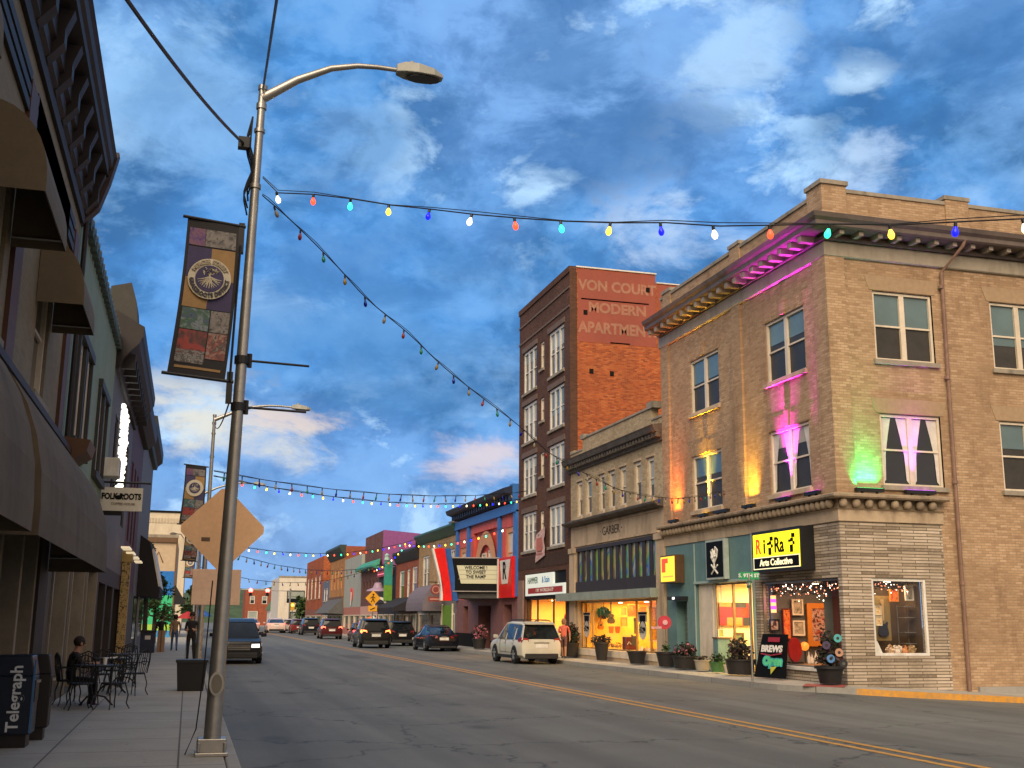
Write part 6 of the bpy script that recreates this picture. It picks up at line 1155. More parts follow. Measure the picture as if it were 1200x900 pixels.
# string lights
CW, CR_, CG, CY_, CB = (1., .84, .52), (1., .06, .02), (.03, .75, .38), (1., .62, .05), (.006, .008, .9); SEQ = [CW, CR_, CG, CY_, CB]; NM = ['white', 'red', 'green', 'yellow', 'blue']
def bulbmesh(r, l, m):
    mb = MB(); mb.lathe((0, 0, 0), [(.001, -l), (r*.55, -l*.95), (r*.95, -l*.72), (r, -l*.5), (r*.7, -l*.25), (r*.4, -l*.0), (.001, 0)], 10); return mb.mesh('bulb', [m], Vector(), 60)
def sockmesh(r, l):
    mb = MB(); mb.lathe((0, 0, 0), [(r, 0), (r, l), (r*.6, l*1.2)], 8); return mb.mesh('socket', [M_BLACK], Vector(), 0)
SOCK = {}; BR_ = random.Random(6)
def string_light(label, pts, spacing, first, lit=1, r=.04, l=.11, wr=.011, strength=3.2, double=True, off=0):
    t = thing('string_light', label, 'string lights', pts[len(pts)//2], 'strings of coloured bulbs across the street'); mb = MB(); pts = [Vector(p) for p in pts]
    mb.tube(pts, wr, 6)
    if double: mb.tube([p+Vector((0, 0, .02+.018*math.sin(i*1.3))) for i, p in enumerate(pts)], wr*.7, 5)
    mb.build('wire', M_BLACK, t); d = 0; nxt = first; k = off; org = ORG[t.name]
    for a, b in zip(pts, pts[1:]):
        L_ = (b-a).length
        while nxt <= d+L_:
            p = a.lerp(b, (nxt-d)/L_); c = SEQ[k % 5]; nm = NM[k % 5]; key = (nm, lit, r, l, strength)
            if key not in SOCK: SOCK[key] = bulbmesh(r, l, emit('bulb_%s_%g' % (nm, strength), c, strength*(.8 if nm == 'blue' else .8)) if lit else paint('unlit_bulb_'+nm, mul(c, .22), .25))
            if ('s', r) not in SOCK: SOCK[('s', r)] = sockmesh(r*.5, l*.45)
            o = bpy.data.objects.new('bulb', SOCK[key]); COL.objects.link(o); o.parent = t; o.location = p-Vector((0, 0, l*.5))-org; o.rotation_euler = (BR_.gauss(0, .16), BR_.gauss(0, .16), 0)
            s = bpy.data.objects.new('socket', SOCK[('s', r)]); COL.objects.link(s); s.parent = o
            nxt += spacing; k += 1
        d += L_
    return t
A1_ = P1(7.42)+Vector((.09, 0, 0)); E1 = Vector((11, 5, 5.36)); E2 = E1+(E1-A1_)*.12
zs1 = [7.42, 7.16, 7.04, 6.88, 6.70, 6.55, 6.39, 6.25, 6.12, 6.01, 5.92, 5.79, 5.71, 5.63, 5.53, 5.47, 5.41, 5.37, 5.36]
n1 = len(zs1); pts = [A1_+(E1-A1_)*((i-.55)*.591/(Vector((E1.x-A1_.x, E1.y-A1_.y)).length) if i else 0) for i in range(n1+4)]
pts = [Vector((p.x, p.y, (zs1[i] if i < n1 else 5.36+.02*(i-n1)**2)+.08)) for i, p in enumerate(pts)]
string_light('lit string of large coloured bulbs from the nearest post across the top right', pts, .602, .36, 1, .034, .10, .008, 2.6)
def through(pix, X0, X1):   # a cable hung from post to facade, sag measured at a few points
    out = []
    for i, (x, y, s) in enumerate(pix): out.append(PX(x, y, X0+(X1-X0)*s))
    return out
A2 = P1(7.25)+Vector((.1, 0, 0)); B2 = Vector((16.6, 33.2, 5.95)); tail = PX(930, 572, 16.65)
n2 = 40; pts = []
cv = [(310, 222), (345, 262), (395, 312), (430, 350), (480, 392), (520, 430), (560, 462), (607, 498), (640, 528), (670, 546), (700, 562), (740, 578), (800, 584), (856, 577)]
import bisect
for i, (x, y) in enumerate(cv):
    d = ray(x, y); px_, py_ = A2.x, A2.y; qx, qy = B2.x-A2.x, B2.y-A2.y    # meets the vertical plane through both ends
    den = d.x*qy-d.y*qx; tt = (px_*qy-py_*qx)/den; pts.append(CAM+d*tt)
pts[0] = A2; pts[-1] = B2
sm_ = []
for i in range(len(pts)-1):
    for j in range(4):
        p0, p1, p2_, p3_ = pts[max(i-1, 0)], pts[i], pts[i+1], pts[min(i+2, len(pts)-1)]; t_ = j/4
        sm_.append(.5*((2*p1)+(p2_-p0)*t_+(2*p0-5*p1+4*p2_-p3_)*t_**2+(3*p1-p0-3*p2_+p3_)*t_**3))
sm_.append(pts[-1])
string_light('unlit string of dark bulbs sloping from the nearest post down to the corner building', sm_, .602, .3, 0, .027, .105, .008)
def pole_string(P_, z, ye, ze, s, label, lit=1, sp=1.0, first=.8, strength=5., r=.075, off=0, xe=16.5, l=.2, dz=0):
    return string_light(label, sag(P_(z)+Vector((.1, 0, 0)), (xe, ye, ze), s, 30), sp, first, lit, r, l, .014, strength, True, off)
pole_string(P2, 6.45, 56.5, 8.0, .55, 'lit string of coloured bulbs from the second post to the tall brick flats', sp=.68, r=.037, l=.11, strength=2.8)
pole_string(P2, 6.62, 55.4, 8.3, .5, 'unlit string of dark bulbs just above the lit one at the second post', 0, .9, .5, r=.04, off=2)
pole_string(P3, 5.9, 86, 7.8, .9, 'lit string of coloured bulbs from the third post to the tan brick shop', sp=.95, r=.05, l=.14, strength=2.8, off=1)
pole_string(P3, 5.7, 96, 6.6, 1.1, 'unlit sagging string below the lit one at the third post', 0, 1.1, .5, r=.05, off=3)
pole_string(P4, 5.6, 110, 6.4, 1.2, 'farthest unlit string of bulbs low over the street', 0, 1.2, .6, r=.06)
string_light('short lit string of coloured bulbs along the eaves of the theatre row', sag((16.3, 58.5, 6.7), (15.9, 86, 7.5), .4, 20)+sag((15.9, 86, 7.5), (16.2, 104, 6.2), .3, 12)[1:], 1.7, .8, 1, .05, .14, .012, 4., False)
# traffic lights far down the road
t = thing('traffic_signal', 'mast arm with two glowing red traffic lights far down the road', 'traffic lights', (24, 190, 0)); mb = MB(); mb.tube([(16.0, 190, 0), (16.0, 190, 6.6)], .14, 8); mb.tube([(16., 190, 6.2), (5, 190, 6.35)], .08, 6); mb.build('mast_arm', M_STEEL, t)
for x in (9.6, 12.3):
    mb = MB(); mb.box(x-.25, x+.25, 189.6, 189.9, 5.3, 6.5); hd = mb.build('signal_head', M_BLACK, t); mb = MB(); mb.disc((x, 189.59, 6.2), (0, -1, 0), .34, 14, 0, .04); mb.build('red_lamp', emit('signal_red_glow', (1., .06, .05), 12), hd)
    mb = MB(); mb.disc((x, 189.59, 5.9), (0, -1, 0), .15, 12, 0, .04); mb.disc((x, 189.59, 5.55), (0, -1, 0), .15, 12, 0, .04); mb.build('dark_lamp', M_DARK, hd)
t = thing('traffic_signal', 'yellow traffic signal on a pole at the far right corner', 'traffic light', (18, 178, 0)); mb = MB(); mb.tube([(15.4, 178, 0), (15.4, 178, 3.6)], .08, 6); mb.build('post', M_STEEL, t); mb = MB(); mb.box(15.1, 15.7, 177.7, 178, 3.0, 4.2); hd = mb.build('signal_head', paint('signal_yellow', (.7, .36, .03), .5), t); mb = MB(); mb.disc((15.4, 177.69, 3.8), (0, -1, 0), .2, 12, 0, .03); mb.build('amber_lamp', emit('amber_glow', (1., .5, .05), 5), hd)
# pedestrian warning sign
t = thing('pedestrian_sign', 'yellow diamond pedestrian sign with an arrow plate in front of the pink shop', 'road sign', (14.7, 92, SW)); Fp = Fac((0, 92, 0), (0, -1, 0)); u, z = Fp.pt(437, 701); hw = .62; YS = paint('sign_yellow', (.75, .36, .02), .5)
mb = MB(); mb.prism([Fp.P(u, z-hw), Fp.P(u+hw, z), Fp.P(u, z+hw), Fp.P(u-hw, z)], Fp.n*.03); Fp.box(mb, u-.36, u+.36, z-1.05, z-.6, 0, .03); mb.build('panel', YS, t); mb = MB(); mb.disc(Fp.P(u+.03, z+.28, .03), Fp.n, .08, 10, 0, .01); mb.tube([Fp.P(u, z+.17, .04), Fp.P(u, z-.05, .04), Fp.P(u-.14, z-.3, .04)], .045, 5); mb.tube([Fp.P(u, z-.05, .04), Fp.P(u+.13, z-.3, .04)], .04, 5); mb.tube([Fp.P(u-.2, z, .04), Fp.P(u, z+.14, .04), Fp.P(u+.18, z+.02, .04)], .03, 5); mb.tube([Fp.P(u+.2, z-.75, .04), Fp.P(u-.2, z-.92, .04)], .035, 5); mb.build('walker_symbol', EBK, t); mb = MB(); mb.tube([Fp.P(u, SW, -.05), Fp.P(u, z+.6, -.05)], .05, 6); mb.build('post', M_STEEL, t)
# street name sign at the corner
q = PG(882, 799, SW); t = thing('street_name_sign', 'green street name sign on a thin steel post by the corner kerb', 'street sign', q); mb = MB(); mb.tube([q, q+Vector((0, 0, 2.95))], .03, 8); mb.build('post', M_STEEL, t)
G_S = paint('sign_green', (.01, .26, .09), .45); W_S = paint('sign_letter_white', (.7, .72, .66), .5)
Fn = Fac((q.x, q.y, q.z), (-.45, -1, 0)); mb = MB(); Fn.box(mb, -.28, .28, 2.77, 2.98, -.005, .012); mb.build('blade', G_S, t); text('S. 9TH ST', Fn, 0, 2.875, .14, W_S, t, d=.015, off=.004)
Fm = Fac((q.x, q.y, q.z), (-1, .3, 0)); mb = MB(); Fm.box(mb, -.26, .26, 2.54, 2.74, -.005, .012); mb.build('blade', G_S, t); text('MERCER ST', Fm, 0, 2.64, .10, W_S, t, d=.015)
# ================================================================== vehicles
M_TYRE = paint('tyre', (.012, .012, .012), .85); M_RIM = paint('alloy', (.42, .42, .40), .35, .1, metal=.7); M_CARG = glassy('car_glass', (.008, .011, .013), .05); M_CARG.node_tree.nodes['Principled BSDF'].inputs['Specular IOR Level'].default_value = .38; M_PLAS = paint('black_plastic', (.02, .02, .02), .6)
def carpaint(name, col, metal=.0):
    if name in MATS: return MATS[name]
    m, nt_, b = newmat(name); n = noise(nt_, objc(nt_), 3, 4); L(nt_, mixc(nt_, n.outputs['Fac'], mul(col, .85), mul(col, 1.1)), b.inputs['Base Color'])
    b.inputs['Roughness'].default_value = .22; b.inputs['Metallic'].default_value = metal; b.inputs['Specular IOR Level'].default_value = .25; b.inputs['Coat Weight'].default_value = .0; b.inputs['Coat Roughness'].default_value = .08; return m
def car(name, label, kind, col, loc, rz, scale=1., lit=True, rim=None, rails=False, group='cars along the street', tail=(1., .04, .02), head=False, plate=True, cladding=True):
    t = thing(name, label, 'car', (0, 0, 0), group); ORG[t.name] = Vector((0, 0, 0))
    suv = kind == 'suv'; Lc, Wc = (4.55, 1.8) if suv else (4.8, 1.83); w = Wc/2; h = Lc/2
    if suv:
        top = [(-h, .62), (-h+.04, .95), (-h+.15, 1.02), (-1.2, 1.03), (.2, 1.01), (1.0, 1.0), (1.6, .95), (2.1, .88), (h-.05, .82), (h, .70)]; zb = .24; ws = [.80, .93, .985, 1, 1, .99, .98, .96, .93, .90]
        gh = [(-h+.10, 1.0, 1.03, .94, .9), (-h+.34, 1.01, 1.60, .95, .74), (-h+.55, 1.02, 1.665, .96, .76), (-.3, 1.01, 1.70, .96, .77), (.35, 1.0, 1.66, .95, .75), (.62, .99, 1.56, .94, .72), (1.28, .98, 1.0, .90, .88)]; wr_ = .345; ax = (-1.33, 1.36)
    else:
        top = [(-h, .58), (-h+.04, .84), (-h+.2, .95), (-1.55, .98), (-.6, .93), (.6, .90), (1.2, .88), (1.8, .80), (h-.07, .72), (h, .60)]; zb = .2; ws = [.80, .92, .97, 1, 1, 1, .98, .95, .91, .87]
        gh = [(-1.95, .95, .97, .86, .8), (-1.15, .96, 1.33, .92, .68), (-.75, .94, 1.42, .94, .70), (-.1, .92, 1.455, .95, .70), (.3, .91, 1.40, .94, .68), (1.2, .88, .9, .88, .84)]; wr_ = .325; ax = (-1.42, 1.43)
    P_ = carpaint('car_paint_'+col[0], col[1], col[2] if len(col) > 2 else 0.)
    secs = []
    for (y, zt), k in zip(top, ws):
        q = [(.84*w*k, zb), (.98*w*k, zb+.12), (w*k, min(zt-.05, .62)), (.985*w*k, max(.6, zt-.12) if zt > .7 else zt-.02), (.90*w*k, zt), (.45*w*k, zt+.015)]
        secs.append([(x, y, z) for x, z in q]+[(-x, y, z) for x, z in reversed(q)])
    mb = MB(); mb.loft(secs); body = mb.build('body', P_, t, smooth=35)
    secs = []
    for y, z0, z1, a, b in gh: secs.append([(a*w, y, z0-.03), (b*w, y, z1-.05 if z1-z0 > .1 else z1), (b*w*.9, y, z1), (-b*w*.9, y, z1), (-b*w, y, z1-.05 if z1-z0 > .1 else z1), (-a*w, y, z0-.03)])
    mb = MB(); mb.loft(secs); mb.build('window', M_CARG, t, smooth=30)
    mb = MB(); secs = []
    rs = gh[1:-1] if suv else gh[1:-1]
    for y, z0, z1, a, b in rs: secs.append([(b*w+.012, y, z1-.085), (b*w+.012, y, z1-.045), (b*w*.9, y, z1+.014), (-b*w*.9, y, z1+.014), (-b*w-.012, y, z1-.045), (-b*w-.012, y, z1-.085)])
    mb.loft(secs)
    def pil(k, frac, wid):   # pillars following the glass
        for s in (-1, 1):
            if k[0] == 'e': (y0, z0, _, a0, _b), (y1, _, z1, _a, b1) = gh[k[1]], gh[k[2]]
            else: y0 = y1 = k[1]; a0, b1 = .965, .76 if suv else .705; z0, z1 = 1.0 if suv else .93, 1.62 if suv else 1.40
            mb.prism([(s*(a0*w+.008), y0-wid, z0-.03), (s*(a0*w+.008), y0+wid, z0-.03), (s*(b1*w+.014), y1+wid*.8, z1-.06), (s*(b1*w+.014), y1-wid*.8, z1-.06)], (-s*.03, 0, 0))
    pil(('e', 0, 1), 0, .09 if suv else .06); pil(('e', len(gh)-1, len(gh)-2), 0, .05); pil(('m', -.15), 0, .045)
    if suv: pil(('m', -1.28), 0, .07)
    mb.build('roof', P_, t, smooth=30)
    if suv:
        mb = MB(); mb.hexa([(-.62, -h+.2, 1.585), (.62, -h+.2, 1.585), (.66, -h+.5, 1.66), (-.66, -h+.5, 1.66), (-.62, -h+.18, 1.62), (.62, -h+.18, 1.62), (.66, -h+.5, 1.69), (-.66, -h+.5, 1.69)]); mb.build('spoiler', P_, t)
    mb = MB()     # dark sills, bumpers, arches
    for s in (-1, 1):
        mb.box(s*w*.9-.06, s*w*.9+.06, -1.0, 1.0, zb-.02, zb+.1)
        for y in ax:
            pts = [(s*(w+.006), y+(wr_+.07)*math.cos(R(a)), wr_+(wr_+.07)*math.sin(R(a))) for a in range(-20, 201, 20)]; mb.prism(pts, (-s*.12, 0, 0))
    mb.box(-w*.80, w*.80, -h-.02, -h+.3, zb-.02, zb+(.2 if cladding else .1)); mb.box(-w*.78, w*.78, h-.3, h+.015, zb-.02, zb+.2); mb.build('bumper', M_PLAS, t, bevel=.03)
    for s in (-1, 1):
        for y in ax:
            mb = MB(); n = 22; xo, xi = s*(w+.012), s*(w-.2)
            secs = [[(x, y+r*math.cos(2*math.pi*j/n), wr_+r*math.sin(2*math.pi*j/n)) for j in range(n)] for x, r in ((xi, wr_*.8), (xi, wr_), (xo-s*.03, wr_), (xo, wr_*.93), (xo, wr_*.68))]; mb.loft(secs, 0, True, True); wh = mb.build('wheel', M_TYRE, t, smooth=40)
            mb = MB(); mb.disc((xo+s*.001, y, wr_), (s, 0, 0), wr_*.66, 20, 0, .006); rm = mb.build('hub', M_PLAS, wh); mb = MB()
            for j in range(5):
                a = 2*math.pi*j/5+.3; c, sn = math.cos(a), math.sin(a); p = lambda r, e: (xo+s*.008, y+r*c-e*sn, wr_+r*sn+e*c)
                mb.prism([p(.03, -.045), p(wr_*.62, -.03), p(wr_*.62, .03), p(.03, .045)], (s*.012, 0, 0))
            c_ = [(xo+s*.006, y+r*math.cos(2*math.pi*j/20), wr_+r*math.sin(2*math.pi*j/20)) for r in (wr_*.66, wr_*.58) for j in range(20)]
            for j in range(20): mb.q([c_[j], c_[(j+1) % 20], c_[20+(j+1) % 20], c_[20+j]])
            mb.build('rim', rim or M_RIM, wh)
    TL = emit('tail_lit_%g' % tail[1], tail, 5.) if lit else paint('tail_lens', (.25, .012, .012), .25)
    for s in (-1, 1):
        mb = MB()
        if suv: mb.hexa([(s*w*.60, -h-.012+.04, .90), (s*w*.955, -h+.09, .86), (s*w*1.0, -h+.42, .92), (s*w*.62, -h+.2, .94), (s*w*.62, -h+.045, 1.02), (s*w*.93, -h+.10, 1.08), (s*w*.985, -h+.40, 1.03), (s*w*.62, -h+.2, 1.03)])
        else: mb.hexa([(s*w*.42, -h+.0, .74), (s*w*.86, -h+.06, .74), (s*w*.99, -h+.4, .78), (s*w*.5, -h+.2, .8), (s*w*.42, -h+.03, .86), (s*w*.87, -h+.10, .90), (s*w*.985, -h+.42, .90), (s*w*.5, -h+.2, .9)])
        mb.build('tail_light', TL, t)
        mb = MB(); zf = .72 if suv else .64; mb.hexa([(s*w*.50, h+.012, zf-.10), (s*w*.86, h+.005, zf-.10), (s*w*.965, h-.26, zf-.06), (s*w*.5, h-.3, zf-.05), (s*w*.52, h+.012, zf+.03), (s*w*.84, h+.0, zf+.04), (s*w*.955, h-.26, zf+.06), (s*w*.5, h-.3, zf+.05)]); mb.build('headlight', emit('headlamp', (1., .95, .85), 1.0) if head else paint('clear_lens', (.5, .5, .48), .15), t)
        mb = MB(); ym, zm = (.95, 1.06) if suv else (.85, .97); mb.hexa([(s*(w-.02), ym-.04, zm-.06), (s*(w+.2), ym-.1, zm-.05), (s*(w+.2), ym+.02, zm-.05), (s*(w-.02), ym+.06, zm-.06), (s*(w-.02), ym-.04, zm+.08), (s*(w+.19), ym-.1, zm+.1), (s*(w+.19), ym+.02, zm+.1), (s*(w-.02), ym+.06, zm+.08)]); mb.build('mirror', P_, t, bevel=.02)
    if plate: mb = MB(); zp = .74 if suv else .70; mb.box(-.26, .26, -h-.025 if not suv else -h-.005, -h+.05, zp-.075, zp+.075); mb.build('licence_plate', M_WHITE, t)
    mb = MB(); mb.box(-w*.47, w*.47, h-.06, h+.016, .50 if suv else .42, .72 if suv else .60); gr_ = mb.build('grille', M_PLAS, t); mb = MB(); [mb.box(-w*.46, w*.46, h+.0165, h+.022, z, z+.018) for z in ((.55, .61, .67) if suv else (.48, .54))]; mb.build('chrome_bar', M_STEEL, gr_)
    mb = MB(); mb.box(-w*.36, w*.36, -h+.0, -h+.1, .845, .885) if suv else mb.box(-w*.2, w*.2, -h+.0, -h+.1, .82, .84); mb.build('trim_bar', M_STEEL, t)
    mb = MB()
    for s in (-1, 1):
        for y in ((.62, -.16, -1.2) if suv else (.75, -.22, -1.15)): mb.box(s*(w-.012)-.012, s*(w-.012)+.012, y-.008, y+.008, .46, .96 if suv else .86)
        mb.box(s*(w-.012)-.012, s*(w-.012)+.012, -1.2, .62, .45, .462)
    mb.build('door_seam', M_PLAS, t); mb = MB()
    for s in (-1, 1):
        for y in (-.05, -1.05): mb.box(s*(w-.005)-.02, s*(w-.005)+.02, y-.09, y+.05, .84 if suv else .76, .87 if suv else .79)
    mb.build('door_handle', P_, t)
    if rails:
        for s in (-1, 1): mb = MB(); mb.tube([(s*.58, -1.75, 1.67), (s*.58, -1.6, 1.75), (s*.60, -.3, 1.77), (s*.58, .2, 1.74), (s*.57, .35, 1.68)], .022, 6); mb.build('roof_rail', M_BLACK, t)
        mb = MB(); [mb.box(-.6, .6, y-.04, y+.04, 1.765, 1.80) for y in (-1.1, -.1)]; mb.build('roof_bar', M_BLACK, t)
    t.location = loc; t.rotation_euler.z = rz; t.scale = (scale,)*3; return t
G1 = PG(600, 775); 
car('parked_car', 'pearl white estate SUV with roof rails parked by the right kerb before the yellow shop', 'suv', ('pearl', (.60, .57, .47), .15), (13.9, 47.0, 0), R(2), lit=False, rails=True, plate=True)
car('parked_car', 'black saloon car parked before the theatre doors', 'saloon', ('black_blue', (.008, .009, .014)), (13.95, 65.6, 0), R(1), lit=False, cladding=False)
car('parked_car', 'black SUV parked ahead of the black saloon', 'suv', ('black', (.010, .010, .011)), (13.9, 78.0, 0), R(1), .97, lit=False)
car('moving_car', 'dark grey SUV driving away with brake lights glowing in the right lane', 'suv', ('charcoal', (.014, .013, .012)), (11.3, 72.6, 0), R(-1), 1.05, tail=(1., .16, .04))
car('parked_car', 'small maroon hatchback half hidden by the braking grey SUV', 'suv', ('wine', (.06, .012, .014)), (13.4, 92, 0), 0, .86, tail=(1., .05, .04))
car('moving_car', 'dark maroon SUV with glowing tail lights farther up the right lane', 'suv', ('maroon', (.07, .010, .012)), (12.4, 104, 0), R(-1), 1.05, tail=(1., .1, .05))
car('parked_car', 'black SUV parked beyond the maroon one by the pale grey shop', 'suv', ('ink', (.010, .010, .015)), (13.0, 128, 0), 0, 1.08, lit=False)
car('parked_car', 'dull red SUV parked past the far black SUV', 'suv', ('red', (.16, .02, .022)), (12.9, 141, 0), 0, 1., lit=False)
car('parked_car', 'small white car at the far end of the right kerb', 'suv', ('white', (.58, .50, .46)), (12.5, 150, 0), 0, 1.0, tail=(1., .1, .08))
car('moving_car', 'white car with bright red brake lights stopped at the far traffic lights', 'saloon', ('white_far', (.62, .46, .40)), (10.6, 146, 0), R(0), 1.25, tail=(1., .08, .05))
car('moving_car', 'pinkish car waiting left of the white braking car far down the road', 'saloon', ('pale', (.5, .33, .32)), (8.6, 165, 0), R(0), 1.2, tail=(1., .2, .12))
car('parked_car', 'black SUV facing the camera at the left kerb behind the lamp post', 'suv', ('gloss_black', (.008, .008, .010)), (2.0, 48.2, 0), R(180), 1.02, lit=False, head=True, plate=False)
car('parked_car', 'second dark car parked right behind the black SUV on the left', 'suv', ('night', (.012, .012, .016)), (2.3, 54.6, 0), R(180), 1., lit=False, plate=False)
# ================================================================== people
SKIN = paint('skin', (.42, .22, .14), .6, .08); HAIR = paint('dark_hair', (.025, .017, .012), .8); SHOE = paint('dark_shoe', (.03, .025, .02), .7)
def person(label, loc, rz, pose, shirt, pants, h=1.72, hair=HAIR, sleeve=True, legs_bare=False, shoes=SHOE, hairlen=0, bag=None):
    t = thing('person', label, 'person', (0, 0, 0)); ORG[t.name] = Vector(); s = h/1.74
    J = dict(pel=(0, 0, .96), waist=(0, .0, 1.10), chest=(0, .01, 1.28), neck=(0, .0, 1.47), hb=(0, .015, 1.55), head=(0, .03, 1.63), crown=(0, .02, 1.70),
             sl=(-.18, 0, 1.41), sr=(.18, 0, 1.41), el=(-.23, -.03, 1.13), er=(.23, -.03, 1.13), wl=(-.25, .05, .89), wr=(.25, .05, .89), hl=(-.25, .08, .80), hr=(.25, .08, .80),
             pl=(-.095, 0, .90), pr=(.095, 0, .90), kl=(-.10, .02, .50), kr=(.10, .02, .50), al=(-.10, -.01, .08), ar=(.10, -.01, .08), tl=(-.11, .16, .04), tr=(.11, .16, .04))
    J.update(pose)
    RAD = dict(pel=.135, waist=.125, chest=.15, neck=.055, hb=.065, head=.095, crown=.07, sl=.062, sr=.062, el=.045, er=.045, wl=.032, wr=.032, hl=.036, hr=.036, pl=.09, pr=.09, kl=.062, kr=.062, al=.045, ar=.045, tl=.038, tr=.038)
    E_ = [('pel', 'waist', 1), ('waist', 'chest', 1), ('chest', 'neck', 1), ('neck', 'hb', 0), ('hb', 'head', 0), ('head', 'crown', 0), ('chest', 'sl', 1), ('chest', 'sr', 1), ('sl', 'el', 1), ('sr', 'er', 1), ('el', 'wl', 1 if sleeve else 0), ('er', 'wr', 1 if sleeve else 0), ('wl', 'hl', 0), ('wr', 'hr', 0), ('pel', 'pl', 2), ('pel', 'pr', 2), ('pl', 'kl', 2), ('pr', 'kr', 2), ('kl', 'al', 0 if legs_bare else 2), ('kr', 'ar', 0 if legs_bare else 2), ('al', 'tl', 3), ('ar', 'tr', 3)]
    for sd in 'lr':    # fingers
        hnd, wri = Vector(J['h'+sd]), Vector(J['w'+sd]); d = (hnd-wri).normalized(); sdv = d.cross(Vector((1, 0, 0))).normalized(); inn_ = Vector((1 if sd == 'l' else -1, 0, 0))
        for k, (o, ln) in enumerate(((-.028, .065), (-.009, .08), (.01, .075), (.028, .06), (.045, .05))):
            a, b = 'f%s%da' % (sd, k), 'f%s%db' % (sd, k); base = hnd+sdv*o*.9-(d*.03 if k == 4 else Vector())
            dd = d if k < 4 else (d+sdv*.9).normalized()
            J[a] = tuple(base+dd*ln*.55); J[b] = tuple(base+dd*ln+inn_*.018); RAD[a] = .0095; RAD[b] = .008; E_ += [('h'+sd, a, 0), (a, b, 0)]
    names = list(J); idx = {n: i for i, n in enumerate(names)}
    me = bpy.data.meshes.new('skel'); me.from_pydata([tuple(Vector(J[n])*s) for n in names], [(idx[a], idx[b]) for a, b, _ in E_], [])
    bm = bmesh.new(); bm.from_mesh(me); lay = bm.verts.layers.skin.verify(); bm.verts.ensure_lookup_table()
    for n in names: bm.verts[idx[n]][lay].radius = (RAD[n]*s*(1.12 if n in ('chest', 'pel') else 1), RAD[n]*s*(.78 if n in ('chest', 'waist') else 1)); bm.verts[idx[n]][lay].use_root = n == 'pel'
    bm.to_mesh(me); bm.free(); tmp = bpy.data.objects.new('tmp_body', me); COL.objects.link(tmp); tmp.modifiers.new('s', 'SKIN'); ss = tmp.modifiers.new('u', 'SUBSURF'); ss.levels = 1
    dg = bpy.context.evaluated_depsgraph_get(); dg.update(); m2 = bpy.data.meshes.new_from_object(tmp.evaluated_get(dg)); bpy.data.objects.remove(tmp); m2.name = 'body'
    m2.materials.clear(); [m2.materials.append(m) for m in (SKIN, shirt, pants, shoes)]
    segs = [(Vector(J[a])*s, Vector(J[b])*s, k) for a, b, k in E_]
    for p in m2.polygons:
        c = p.center; best = (9, 0)
        for a, b, k in segs:
            u = max(0, min(1, (c-a).dot(b-a)/max(1e-6, (b-a).length_squared))); d = (c-(a+(b-a)*u)).length
            if d < best[0]: best = (d, k)
        p.material_index = best[1]; p.use_smooth = True
    o = bpy.data.objects.new('body', m2); COL.objects.link(o); o.parent = t
    hd = Vector(J['head'])*s; fwd = Vector((0, 1, 0)); mb = MB()
    mb.ball(hd+Vector((0, -.018, .035))*s, .108*s, 9, 0, 1.0)
    if hairlen: mb.lathe(hd+Vector((0, -.04, -hairlen))*s, [(.05*s, 0), (.10*s, .05), (.108*s, hairlen)], 10)
    mb.build('hair', hair, t, smooth=60)
    mb = MB(); 
    for sx in (-1, 1): mb.ball(hd+Vector((sx*.035, .088, .0))*s, .011*s, 5, 1); mb.ball(hd+Vector((sx*.098, .0, -.01))*s, .024*s, 6, 0, 1.4)
    mb.hexa([tuple(hd+Vector(v)*s) for v in ((-.013, .085, -.035), (.013, .085, -.035), (.008, .08, .01), (-.008, .08, .01), (-.012, .118, -.03), (.012, .118, -.03), (.005, .095, .01), (-.005, .095, .01))], 0)
    mb.hexa([tuple(hd+Vector(v)*s) for v in ((-.025, .078, -.062), (.025, .078, -.062), (.025, .078, -.052), (-.025, .078, -.052), (-.022, .094, -.062), (.022, .094, -.062), (.022, .094, -.053), (-.022, .094, -.053))], 2)
    mb.build('face', [SKIN, EBK, paint('lips', (.3, .09, .07), .6)], t)
    t.location = loc; t.rotation_euler.z = rz; return t
WALK = dict(kl=(-.10, .14, .52), al=(-.10, .17, .09), tl=(-.11, .33, .06), kr=(.10, -.02, .50), ar=(.10, -.22, .12), tr=(.11, -.08, .04), el=(-.24, -.12, 1.14), wl=(-.25, -.12, .9), hl=(-.25, -.11, .81), er=(.24, .06, 1.14), wr=(.24, .2, .94), hr=(.24, .24, .86))
q = PG(652, 766, SW); person('woman walking in an orange red top and shorts by the orange lit shop', (15.75, 47.2, SW), R(150), WALK, paint('coral_cloth', (.55, .12, .08), .8), paint('brown_shorts', (.12, .05, .04), .8), 1.68, sleeve=False, legs_bare=True, hair=paint('fair_hair', (.28, .15, .07), .8), hairlen=.16)
person('person in a brown jacket and blue jeans walking away down the left pavement', (-.55, 58.5, SW), R(6), WALK, paint('tan_jacket', (.24, .15, .09), .8), paint('blue_jeans', (.05, .09, .17), .8), 1.74, hairlen=.1)
person('person in dark clothes walking beside the one in the brown jacket', (-1.25, 60.5, SW), R(-4), {k: (-v[0], v[1], v[2]) if False else v for k, v in WALK.items()}, paint('black_coat', (.018, .016, .018), .85), paint('black_trousers', (.015, .014, .016), .85), 1.70)
person('person all in black standing near the kerb behind the black planter box', (.18, 44.6, SW), R(170), dict(wl=(-.2, .16, 1.1), hl=(-.12, .24, 1.14), wr=(.2, .16, 1.1), hr=(.12, .25, 1.12), al=(-.14, 0, .08), tl=(-.17, .16, .04)), paint('black_coat', (.018, .016, .018)), paint('black_trousers', (.015, .014, .016)), 1.8)
